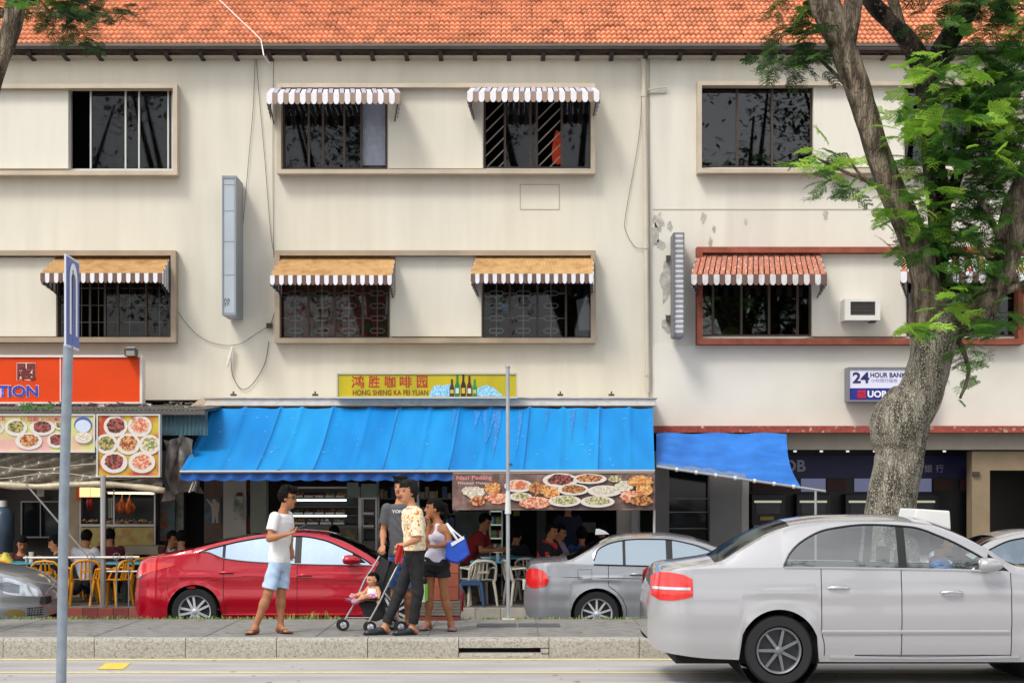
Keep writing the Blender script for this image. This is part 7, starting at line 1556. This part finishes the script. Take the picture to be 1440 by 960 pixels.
for s_ in (Yn, Yf_): m = MB(); m.poly([pt(u, v, s_ + (.008 if s_ == Yf_ else .012)) for u, v in ((549, 812), (556, 796), (560, 790), (552, 790), (541, 808), (534, 842), (538, 846))]); m.build('side_panel', m_pb, t)
Jb = JP(20.15, head=(524, 814.5, 0), neck=(525.5, 824.5, 0), pelvis=(524.5, 839, 0), shL=(518.5, 826.5, .02), shR=(531, 827, -.03), elL=(514, 832, -.02), wrL=(509.5, 836.5, -.08), elR=(534, 835, -.09), wrR=(533, 843, -.15), hipL=(520.5, 839.5, .03), hipR=(527, 840, -.05), knL=(508, 835.5, -.02), knR=(512, 840, -.12), anL=(499, 838, -.02), anR=(502, 845, -.14))
def baby():
    tt_ = thing('person', 'baby in a white top and pink skirt sitting in the pushchair', 'person', Jb['pelvis']); sh = A3(Jb['pelvis']); q = {k: A3(v) for k, v in Jb.items()}
    B = Field(); lat = A3((.75, -.55, 0)); lat /= np.linalg.norm(lat); hf = unit((-.80, -.6, -.1)); hl = unit(np.cross(hf, (0, 0, 1))); hu = np.cross(hl, hf)
    B.torso(q['pelvis'], q['neck'], lat, [(-.3, .06, .05, 0), (.1, .075, .065, 0), (.6, .07, .06, 0), (.9, .06, .045, 0), (1.05, .03, .03, 0)]); B.cap(q['neck'], q['head'], .028, .03, k=.02)
    for s_ in 'LR':
        B.cap(q['hip'+s_], q['kn'+s_], .042, .034, k=.02); B.cap(q['kn'+s_], q['an'+s_], .034, .025, k=.015); B.cap(q['an'+s_], q['an'+s_] + A3((-.03, -.03, .02)), .026, .02, k=.015); B.cap(q['sh'+s_], q['el'+s_], .027, .024, k=.015); B.cap(q['el'+s_], q['wr'+s_], .024, .018, k=.01); hand(B, q['wr'+s_], q['wr'+s_] - q['el'+s_], (0, -.3, -1), .6, .5)
    C0 = q['head']; e = lambda a, b, c: C0 + hl*a + hf*b + hu*c; ax = (hl, hf, hu)
    B.ell(e(0, -.005, .012), ax, (.064, .074, .070), k=.01); B.ell(e(0, .02, -.028), ax, (.052, .05, .044), k=.03); B.ell(e(0, .072, -.012), ax, (.009, .010, .008), k=.008); B.ell(e(.026, .06, .004), ax, (.014, .010, .008), k=.008, sub=True); B.ell(e(-.026, .06, .004), ax, (.014, .010, .008), k=.008, sub=True); B.ell(e(0, .058, -.036), ax, (.016, .012, .008), k=.006)
    for o_ in (-1, 1): B.ell(e(o_*.064, -.005, -.005), ax, (.008, .015, .022), k=.006)
    def mf(c):
        w_ = c - C0; x, y, z = w_ @ hl, w_ @ hf, w_ @ hu; r = np.zeros(len(c), int); f = y > .035
        r[f & (np.hypot((np.abs(x) - .026) / .012, (z - .003) / .006) < 1)] = 1; r[f & (np.abs(x) < .016) & (np.abs(z + .036) < .008)] = 2; return r
    link('body', B.mesh('body', .005, [skb, m_eye, m_lip], mf, sh), tt_)
    H = Field(); H.ell(e(0, -.01, .016), ax, (.069, .078, .074)); link('hair', H.mesh('hair', .005, [m_hair], None, sh, cuts=(lambda P: np.minimum((P - C0) @ hf - .0 , .045 - (P - C0) @ hu + .3 * np.maximum(.02 - (P - C0) @ hf, 0)), lambda P: -.03 - (P - C0) @ hu)), tt_)
    G = Field(); G.torso(q['pelvis'], q['neck'], lat, [(-.1, .082, .07, 0), (.5, .078, .066, 0), (.82, .06, .05, 0)], .006); link('white_top', G.mesh('white_top', .005, [M('top_white', '#e0d6da', .9)], None, sh), tt_)
    G = Field(); G.ell(q['pelvis'] + A3((-.02, -.03, .005)), ((1, 0, 0), (0, 1, 0), (0, 0, 1)), (.11, .09, .042)); G.ell(q['pelvis'] + A3((.03, -.02, .01)), ((1, 0, 0), (0, 1, 0), (0, 0, 1)), (.07, .08, .04)); link('pink_skirt', G.mesh('pink_skirt', .005, [M('skirt_pink', '#b0548f', .9, nz=.4, nsc=30, col2='#d9b9cf', thr=(.45, .6))], None, sh), tt_)
    for s_ in 'LR': G = Field(); G.ell(q['an'+s_] + A3((-.02, -.02, .0)), ((1, 0, 0), (0, 1, 0), (0, 0, 1)), (.045, .036, .034)); link('shoe', G.mesh('shoe', .006, [M('shoe_pink', '#c78aa0', .7)], None, sh), tt_)
baby()
# --- diners, cooks and the driver: coarser, same builder
def diner(label, u, v, Y, face, shirt, skin=sk1, lean=.12, hf=None, hp=-.3, hands_fwd=.38, group='people eating in the shops', stand=False, hz=None, female=False, hair=None, sc_=1.0, arm_up=None, floor=.1):
    x, z = U(u, Y), V(v, Y); fw = A3((math.sin(R(face)), -math.cos(R(face)), 0)); lt = A3((math.cos(R(face)), math.sin(R(face)), 0)); Hd = A3((x, Y, z)); nk = Hd - fw * .05 + A3((0, 0, -.165)); pv = nk - fw * lean + A3((0, 0, -.50)); J = dict(head=Hd, neck=nk, pelvis=pv)
    for s_, k in (('L', 1), ('R', -1)):
        J['sh' + s_] = nk + lt * .165 * k + A3((0, 0, -.045)); J['el' + s_] = J['sh' + s_] + fw * (.12 if not stand else .05) + lt * .05 * k + A3((0, 0, -.25)); J['wr' + s_] = J['el' + s_] + unit(fw * hands_fwd - lt * .08 * k + A3((0, 0, .02))) * .24
        J['hip' + s_] = pv + lt * .085 * k + A3((0, 0, -.04))
        if stand: J['kn' + s_] = J['hip' + s_] * .5 + A3((J['hip' + s_][0], J['hip' + s_][1], floor + .08)) * .5 + fw * .03; J['an' + s_] = A3((J['hip' + s_][0], J['hip' + s_][1], floor + .08))
        else: J['kn' + s_] = J['hip' + s_] + fw * .42 + lt * .05 * k; J['an' + s_] = J['kn' + s_] + A3((0, 0, -(J['kn' + s_][2] - floor - .08)))
        J['toe' + s_] = J['an' + s_] + fw * .17 + A3((0, 0, -.05))
    if arm_up is not None: J['elR'] = J['shR'] + A3(arm_up[0]); J['wrR'] = J['elR'] + A3(arm_up[1])
    return person(label, J, face, face if hf is None else hf, skin, hair or dict(t=.014), [dict(name='shirt', mats=[shirt], off=.02, torso=(-.05, .985), sleeve=.7, h=.013), dict(name='trousers', mats=[m_blk], off=.014, torso=(-.2, .1), leg=1.85, h=.014)], h=.0105, hp=hp, group=group, female=female, shoes=None)
C_ = lambda n, c, **k: M('cloth_' + n, c, .9, nz=.08, nsc=8, **k)
diner('diner in a dark maroon shirt hunched over the left table, hand at the mouth', 31, 764, 27.9, 25, C_('maroon_dark', '#4c2522'), sk1, .2, hp=-.5)
diner('dark haired diner in dark green bowed over the plate on the left table', 77, 764, 27.15, -75, C_('dark_green', '#22302c'), sk2, .25, hp=-.35)
diner('diner in a white shirt seated with his back to the street', 122, 756, 27.45, 165, C_('white_shirt', '#c9cbd6'), sk1, .1)
diner('diner in a maroon shirt beside the steel post, right of the white shirt', 154, 754, 27.7, 200, C_('maroon', '#571d26'), sk1, .12)
diner('diner in dark red at the end of the red car boot', 243, 757, 28.1, 60, C_('dark_red', '#5a1518'), sk1, .15)
diner('dark haired diner in a patterned top just above the red car boot', 255, 757, 27.5, 190, M('cloth_pattern', '#a9a39f', .9, nz=.3, nsc=24, col2='#3a3438', thr=(.45, .55)), sk1, .15)
diner('person with black hair sitting under the lit display case', 470, 750, 28.0, 170, C_('black_green', '#1c2422'), sk1, .12)
diner('stall cook in dark blue reaching forward behind the roast meat', 191, 713, 30.2, -30, C_('cook_blue', '#2b3a4c'), sk1, .25, hp=-.6, stand=True, group='stall workers', arm_up=((-.2, -.12, -.13), (-.22, -.12, -.08)))
diner('man in a red shirt bending over the turquoise table', 682, 733, 27.75, 75, C_('red_shirt', '#7a1416'), sk1, .28, hp=-.5, stand=True, group='stall workers')
diner('diner in a black and red top above the grey car boot', 776, 746, 27.2, 60, M('cloth_black_red', '#17141a', .9, col2='#c42d20', nsc=3.2, thr=(.60, .605), det=0), sk1, .1)
diner('diner in a pale lilac shirt behind the black and red top', 788, 748, 27.8, 70, C_('lilac', '#85758f'), sk1, .12)
diner('person in navy standing with back turned in the dim shop', 799, 712, 29.5, 170, C_('navy', '#1b2238'), sk1, .05, stand=True)
diner('diner in a blue top with long black hair seen from behind', 818, 752, 28.3, 175, C_('blue', '#2c4f86'), sk1, .1, female=True, hair=dict(t=.02, nape=-.14))
diner('diner in grey deep in the shade right of the blue top', 846, 748, 29.0, 200, C_('grey', '#4d4b4d'), sk1, .1)
diner('dark clad diner between the thin grey post and the black and red top', 727, 752, 28.6, 150, C_('black', '#1b1b1d'), sk1, .1)
diner('taxi driver in a bright blue shirt at the wheel', 1325, 763, 16.95, 80, C_('driver_blue', '#2f79c4'), sk1, -.10, hp=-.05, hands_fwd=.45, group=None, floor=.42)
# ================================================================ trees
def barkmat(name, c1, c2, c3, t1=(.42, .6), sc_=9, lich=.5, l2=26):
    m = bpy.data.materials.new(name); m.use_nodes = True; t = m.node_tree; b = t.nodes['Principled BSDF']; b.inputs['Roughness'].default_value = .92; b.inputs['Specular IOR Level'].default_value = .2
    g = t.nodes.new('ShaderNodeNewGeometry'); mp = t.nodes.new('ShaderNodeMapping'); mp.inputs['Scale'].default_value = (1, 1, .28); t.links.new(g.outputs['Position'], mp.inputs[0])
    n = t.nodes.new('ShaderNodeTexNoise'); n.inputs['Scale'].default_value = sc_; n.inputs['Detail'].default_value = 6; t.links.new(mp.outputs[0], n.inputs['Vector'])
    r1 = t.nodes.new('ShaderNodeValToRGB'); r1.color_ramp.elements[0].position, r1.color_ramp.elements[1].position = t1; r1.color_ramp.elements[0].color = (*S(c2), 1); r1.color_ramp.elements[1].color = (*S(c1), 1); t.links.new(n.outputs['Fac'], r1.inputs[0])
    n2 = t.nodes.new('ShaderNodeTexNoise'); n2.inputs['Scale'].default_value = l2; n2.inputs['Detail'].default_value = 5; t.links.new(g.outputs['Position'], n2.inputs['Vector'])
    r2 = t.nodes.new('ShaderNodeValToRGB'); r2.color_ramp.elements[0].position, r2.color_ramp.elements[1].position = lich, lich + .06; t.links.new(n2.outputs['Fac'], r2.inputs[0])
    mx_ = t.nodes.new('ShaderNodeMixRGB'); mx_.inputs[2].default_value = (*S(c3), 1); t.links.new(r2.outputs[0], mx_.inputs[0]); t.links.new(r1.outputs[0], mx_.inputs[1]); t.links.new(mx_.outputs[0], b.inputs['Base Color'])
    v = t.nodes.new('ShaderNodeTexVoronoi'); v.inputs['Scale'].default_value = 30; v.feature = 'DISTANCE_TO_EDGE'; mp2 = t.nodes.new('ShaderNodeMapping'); mp2.inputs['Scale'].default_value = (1, 1, .16)
    ad = t.nodes.new('ShaderNodeMixRGB'); ad.blend_type = 'ADD'; ad.inputs[0].default_value = .12; t.links.new(g.outputs['Position'], ad.inputs[1]); t.links.new(n.outputs['Color'], ad.inputs[2]); t.links.new(ad.outputs[0], mp2.inputs[0]); t.links.new(mp2.outputs[0], v.inputs['Vector'])
    mm = t.nodes.new('ShaderNodeMath'); mm.operation = 'MINIMUM'; mm.inputs[1].default_value = .12; t.links.new(v.outputs['Distance'], mm.inputs[0])
    bp = t.nodes.new('ShaderNodeBump'); bp.inputs['Strength'].default_value = 1.0; bp.inputs['Distance'].default_value = .12; t.links.new(mm.outputs[0], bp.inputs['Height']); t.links.new(bp.outputs[0], b.inputs['Normal']); return m
bk1 = barkmat('bark_speckled', '#8a8275', '#4d463c', '#adac9c', lich=.53, l2=70); bk2 = barkmat('bark_brown', '#8f8170', '#51473c', '#6a6256', lich=.6); bk3 = barkmat('bark_dark', '#4a4138', '#1d1916', '#7d776a', lich=.62)
def cat(pts, n=8):
    o = []
    for i in range(len(pts) - 1):
        p0, p1, p2, p3 = [np.array(pts[min(max(j, 0), len(pts) - 1)], float) for j in (i-1, i, i+1, i+2)]
        for k in range(n):
            s = k / n; o.append(.5 * (2*p1 + (p2-p0)*s + (2*p0-5*p1+4*p2-p3)*s*s + (3*p1-p0-3*p2+p3)*s**3))
    o.append(np.array(pts[-1], float)); return o
def limb(pts, Y0, mat, parent, name, rough=.08, seg=22):
    """pts: (u, v, half width in photo pixels, depth offset)"""
    c = cat(pts); W3 = [Vector((U(u, Y0 + dy), Y0 + dy, V(v, Y0 + dy))) for u, v, w_, dy in c]; r = [w_ * Y0 / F for u, v, w_, dy in c]; P = []; up = Vector((0, 1, 0)); ph = random.uniform(0, 9)
    for i, p in enumerate(W3):
        d = (W3[min(i+1, len(W3)-1)] - W3[max(i-1, 0)]).normalized(); a = (up - d * up.dot(d)).normalized(); b = d.cross(a); row = []
        for j in range(seg):
            t = 2 * math.pi * j / seg; k = 1 + rough * (.6 * math.sin(3*t + i*.11 + ph) + .5 * math.sin(5*t - i*.21 + ph*2) + .35 * math.sin(8*t + i*.5) + .3*math.sin(i*.9 + 2*t))
            row.append(tuple(p + (a * math.cos(t) + b * math.sin(t)) * r[i] * k))
        P.append(row)
    m = MB(); m.grid(P, True); m.poly(P[0][::-1]); m.poly(P[-1]); return m.build(name, mat, parent, smooth=180)
def leafmat(name, c1, c2):
    m = bpy.data.materials.new(name); m.use_nodes = True; t = m.node_tree; b = t.nodes['Principled BSDF']; out = t.nodes['Material Output']; b.inputs['Roughness'].default_value = .5; b.inputs['Specular IOR Level'].default_value = .25
    oi = t.nodes.new('ShaderNodeObjectInfo'); g = t.nodes.new('ShaderNodeNewGeometry'); n = t.nodes.new('ShaderNodeTexNoise'); n.inputs['Scale'].default_value = 3.0; t.links.new(g.outputs['Position'], n.inputs['Vector'])
    r = t.nodes.new('ShaderNodeValToRGB'); r.color_ramp.elements[0].position, r.color_ramp.elements[1].position = .35, .65; r.color_ramp.elements[0].color = (*S(c1), 1); r.color_ramp.elements[1].color = (*S(c2), 1); t.links.new(n.outputs['Fac'], r.inputs[0]); t.links.new(r.outputs[0], b.inputs['Base Color'])
    tr = t.nodes.new('ShaderNodeBsdfTranslucent'); t.links.new(r.outputs[0], tr.inputs[0]); mi = t.nodes.new('ShaderNodeMixShader'); mi.inputs[0].default_value = .35; t.links.new(b.outputs[0], mi.inputs[1]); t.links.new(tr.outputs[0], mi.inputs[2]); t.links.new(mi.outputs[0], out.inputs[0]); return m
LM = dict(b=leafmat('leaf_young_sunlit', '#86b83c', '#b3d654'), m=leafmat('leaf_mid', '#416f2b', '#65953a'), d=leafmat('leaf_dark', '#1f3a19', '#375825'))  # bright fronds: young green with sunlight put into the colour
def frond(seed, L=.42, np_=6):
    rs = random.Random(seed); m = MB(); V3 = Vector
    pt_ = lambda s: V3((L*s, .02*math.sin(s*3+seed), -.30*L*s*s))
    m.tube([pt_(s) for s in np.linspace(0, 1, 5)], .0035, 4)
    for i in range(np_):
        s = .28 + .72*i/(np_-1); p = pt_(s)
        for sd in (-1, 1):
            an = R(rs.uniform(48, 66)) * (1 - .35*i/np_); ln = L * .40 * (1 - .35*abs(i/(np_-1) - .45)) * rs.uniform(.85, 1.1); dr = rs.uniform(.15, .5)
            d = V3((math.cos(an), sd*math.sin(an), 0)); q = lambda k: p + d*ln*k + V3((0, 0, -dr*ln*k*k)); sl = V3((-d.y, d.x, 0)); nl = 9
            m.add([tuple(p + sl*.0015), tuple(q(1)), tuple(p - sl*.0015)], [(0, 1, 2)])
            for k in range(nl):
                kk = (k + .8)/nl; c = q(kk); ll = .043 * (1 - .45*abs(kk - .5)) ; w_ = .0125
                for s2 in (-1, 1):
                    ld = (sl*s2*.92 + d*.45 + V3((0, 0, rs.uniform(-.35, .15)))).normalized(); x = ld.cross(V3((0, 0, 1))).normalized()*w_
                    m.add([tuple(c), tuple(c + ld*ll*.5 + x), tuple(c + ld*ll), tuple(c + ld*ll*.5 - x)], [(0, 1, 2, 3)])
    return m
FR = [frond(s) for s in range(5)]; FM = {(k, s): FR[s].mesh('leaf', LM[k]) for k in LM for s in range(5)}
def foliage(parent, clusters, Y0, limit, rs, scl=1.0, mixk='m', dens=1.0):
    sh = SHIFT[parent.name]; stuff = {k: MB() for k in LM}; cnt = 0; crown = None; items = []
    for u, v, su, sv, n, kind in clusters:
        for _ in range(int(n * 3.1 * dens)):
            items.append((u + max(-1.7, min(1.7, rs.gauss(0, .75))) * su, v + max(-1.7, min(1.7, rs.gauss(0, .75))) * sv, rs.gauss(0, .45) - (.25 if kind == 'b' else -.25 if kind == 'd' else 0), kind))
    rs.shuffle(items)
    crown = bpy.data.objects.new('crown', None); C.objects.link(crown); crown.parent = parent; SHIFT[crown.name] = sh
    for u, v, dy, kind in items:
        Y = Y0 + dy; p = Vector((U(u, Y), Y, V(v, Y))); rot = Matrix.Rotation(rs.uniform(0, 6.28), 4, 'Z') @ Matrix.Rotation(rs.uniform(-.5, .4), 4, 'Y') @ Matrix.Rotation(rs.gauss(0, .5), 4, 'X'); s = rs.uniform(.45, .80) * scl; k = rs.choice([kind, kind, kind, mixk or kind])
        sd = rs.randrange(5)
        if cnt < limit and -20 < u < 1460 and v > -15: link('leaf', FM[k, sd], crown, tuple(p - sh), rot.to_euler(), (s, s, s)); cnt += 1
        else:
            mm = Matrix.Translation(p) @ rot @ Matrix.Scale(s, 4); stuff[k].add([mm @ Vector(q) for q in FR[sd].v], FR[sd].f)
    all_ = MB(); 
    for i, k in enumerate(LM):
        all_.m = i; all_.add(stuff[k].v, stuff[k].f)
    if all_.v: o = all_.build('leaf_mass', [LM[k] for k in LM], crown); o['kind'] = 'stuff'
    return crown
Y0 = 21.55
tr = thing('rain_tree', 'tall leaning street tree with speckled bark and bright feathery leaves in front of the bank', 'tree', (U(1250, Y0), Y0, ZP - .03))
limb([(1244, 892, 56, 0), (1250, 820, 47, 0), (1250, 750, 38, 0), (1253, 700, 35, 0), (1263, 655, 34, 0), (1266, 634, 35, 0), (1265, 614, 40, 0), (1266, 598, 42, 0), (1275, 578, 39, 0), (1291, 558, 33, 0), (1301, 530, 30, 0), (1309, 500, 30, 0), (1313, 470, 33, .02), (1316, 445, 33, .05)], Y0, bk1, tr, 'trunk', .035, 30)
limb([(1308, 470, 30, -.02), (1305, 430, 25, -.03), (1300, 392, 19, -.05), (1291, 350, 20, -.1), (1273, 305, 20, -.12), (1253, 265, 19, -.15), (1234, 215, 17, -.18), (1217, 160, 17, -.2), (1203, 115, 18, -.2), (1184, 65, 18, -.2), (1166, 20, 21, -.2), (1148, -25, 18, -.2), (1125, -80, 17, -.2)], Y0, bk2, tr, 'limb', .06, 26)
limb([(1186, 75, 13, -.2), (1194, 45, 13, -.22), (1200, 10, 13, -.25), (1206, -40, 12, -.3)], Y0, bk2, tr, 'branch', .06)
limb([(1318, 480, 22, .05), (1345, 455, 22, .05), (1376, 434, 20, 0), (1400, 402, 17, -.05), (1416, 365, 17, -.1), (1424, 320, 20, -.1), (1430, 285, 18, -.15), (1445, 245, 14, -.2), (1460, 190, 12, -.3)], Y0, bk2, tr, 'limb', .07)
limb([(1310, 440, 20, .2), (1315, 390, 17, .35), (1322, 330, 16, .45), (1320, 280, 17, .45), (1312, 230, 16, .5), (1306, 170, 15, .5), (1300, 110, 17, .5), (1288, 75, 15, .5), (1262, 40, 13, .5), (1230, 8, 12, .5), (1205, -30, 10, .5)], Y0, bk3, tr, 'limb', .06)
limb([(1302, 120, 14, .5), (1318, 85, 17, .5), (1335, 55, 16, .5), (1362, 15, 13, .5), (1390, -30, 11, .5)], Y0, bk3, tr, 'branch', .06); limb([(1290, 80, 9, .5), (1270, 45, 8, .48), (1256, 0, 8, .45), (1250, -30, 7, .45)], Y0, bk2, tr, 'branch', .06)
limb([(1322, 300, 9, .45), (1345, 250, 8, .4), (1360, 200, 7, .3), (1385, 150, 5, .2)], Y0, bk3, tr, 'branch'); limb([(1400, 410, 8, -.05), (1425, 405, 6, -.1), (1450, 395, 5, -.2)], Y0, bk2, tr, 'branch')
for a in (((1262, 285, 5, -.2), (1225, 258, 3, -.3), (1180, 238, 2.2, -.4), (1135, 215, 1.4, -.45)), ((1225, 258, 3, -.3), (1205, 240, 2, -.4), (1190, 215, 1.3, -.4)), ((1290, 345, 5, -.15), (1272, 315, 3, -.3), (1250, 290, 2, -.4)), ((1415, 360, 6, -.1), (1395, 310, 4, -.2), (1370, 270, 3, -.3)), ((1405, 385, 5, -.1), (1375, 345, 3.5, -.2), (1340, 330, 2, -.3)), ((1230, 160, 4, .1), (1180, 110, 3, .2), (1130, 60, 2, .3)), ((1345, 470, 4, 0), (1362, 520, 3, -.1), (1350, 560, 2, -.1))):
    limb(a, Y0, bk2, tr, 'twig', .05, 10)
limb([(1203, 108, 8, -.3), (1200, 113, 8, -.42)], Y0, bk2, tr, 'branch_scar', .05, 14) if False else None
rs = random.Random(11)
CL = [(1160, 224, 27, 15, 9, 'b'), (1185, 258, 30, 12, 6, 'm'), (1268, 290, 32, 24, 15, 'b'), (1308, 328, 36, 26, 14, 'm'), (1310, 185, 34, 30, 12, 'b'), (1335, 105, 40, 26, 13, 'b'), (1388, 130, 45, 30, 18, 'm'), (1412, 65, 32, 38, 18, 'm'), (1395, 168, 40, 28, 16, 'b'), (1380, 222, 45, 28, 18, 'm'),
      (1368, 280, 45, 34, 18, 'm'), (1425, 220, 22, 40, 14, 'd'), (1285, 165, 22, 14, 6, 'b'), (1122, 44, 26, 28, 20, 'd'), (1098, 90, 20, 10, 7, 'd'), (1148, 78, 14, 16, 6, 'd'), (1392, 18, 50, 22, 22, 'd'), (1330, 30, 30, 22, 9, 'd'), (1422, 110, 22, 34, 14, 'd'), (1432, 330, 16, 36, 9, 'd'), (1345, 372, 38, 26, 12, 'm'), (1385, 350, 30, 34, 12, 'd'),
      (1278, 452, 14, 14, 6, 'b'), (1335, 425, 28, 20, 9, 'b'), (1362, 470, 18, 22, 7, 'm'), (1362, 505, 9, 22, 3, 'm'), (1340, 540, 8, 20, 2, 'm'), (1340, 240, 30, 30, 9, 'd'), (1280, 230, 14, 16, 4, 'm'), (1410, 450, 24, 30, 8, 'm'), (1300, -60, 150, 40, 40, 'd'), (1395, 95, 45, 50, 26, 'd'), (1400, 190, 36, 45, 24, 'd'), (1350, 150, 26, 40, 9, 'd'), (1365, 330, 40, 30, 10, 'd'), (1395, 270, 36, 26, 12, 'd')]
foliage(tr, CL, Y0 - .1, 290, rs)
Y1 = 20.0
t2 = thing('rain_tree', 'tree at the top left with a pale crooked limb and drooping dark leaves', 'tree', (-7.0, Y1, ZP))
limb([(-95, 890, 40, 0), (-92, 700, 32, 0), (-80, 450, 27, 0), (-55, 260, 21, 0), (-22, 150, 16, 0), (-4, 95, 13, 0), (9, 60, 13, 0), (19, 25, 14, 0), (24, -10, 12, 0), (30, -60, 10, 0)], Y1, bk2, t2, 'trunk', .06)
limb([(22, 10, 7, 0), (60, -8, 5, .1), (110, 0, 3, .2), (140, 20, 1.6, .2)], Y1, bk2, t2, 'branch'); limb([(19, 30, 6, .1), (4, 20, 5, .2), (-8, 28, 5, .2)], Y1, bk2, t2, 'branch')
foliage(t2, [(108, 22, 28, 26, 24, 'd'), (140, 18, 26, 14, 10, 'd'), (120, 56, 12, 12, 6, 'd'), (70, 8, 22, 10, 9, 'd'), (45, 4, 14, 8, 5, 'm'), (8, 10, 10, 10, 4, 'd'), (90, -40, 60, 20, 20, 'd')], Y1, 150, rs, .72, None, .9)
# trees across the road, mirrored in the panes
def backtree(x, y, hgt, label):
    t = thing('roadside_tree', label, 'tree', (x, y, 0)); m = MB(); m.tube([(x, y, 0), (x + .3, y, hgt * .3), (x - .2, y + .2, hgt * .6)], [.4, .3, .15], 10)
    for k in range(5): a = k * 1.26; m.tube([(x + .2, y, hgt * .33), (x + 2.4 * math.cos(a), y + 1.6 * math.sin(a), hgt * .62), (x + 3.6 * math.cos(a), y + 2.2 * math.sin(a), hgt * .8)], [.2, .12, .04], 6)
    m.build('trunk', bk3, t); c = MB(); r_ = random.Random(int(x * 10))
    for _ in range(44):
        cx, cy, cz = x + r_.gauss(0, 2.6), y + r_.gauss(0, 1.6), hgt * (.36 + .62 * r_.random())
        for _ in range(130):
            p = Vector((cx + r_.gauss(0, .6), cy + r_.gauss(0, .6), cz + r_.gauss(0, .45))); d = Vector((r_.gauss(0, 1), r_.gauss(0, 1), r_.gauss(0, .5))).normalized(); e_ = d.cross(Vector((0, 0, 1))).normalized(); l = r_.uniform(.16, .38)
            c.add([tuple(p), tuple(p + d*l*.5 + e_*l*.25), tuple(p + d*l), tuple(p + d*l*.5 - e_*l*.25)], [(0, 1, 2, 3)])
    o = c.build('crown', LM['d'], t); o['kind'] = 'stuff'
for x, y, h, lb in ((-19, -9, 21, 'spreading tree across the road, far left of the row'), (-12, -10, 23, 'tall tree across the road, second of the row from the left'), (-5.5, -9, 21, 'tree across the road opposite the tall blue grey light box'), (2, -11, 24, 'tallest tree across the road, opposite the coffee shop'), (8.5, -9, 21, 'tree across the road opposite the drainpipe'), (14.5, -10, 23, 'tree across the road opposite the bank'), (21, -9, 21, 'spreading tree across the road, far right of the row')): backtree(x, y, h, lb)
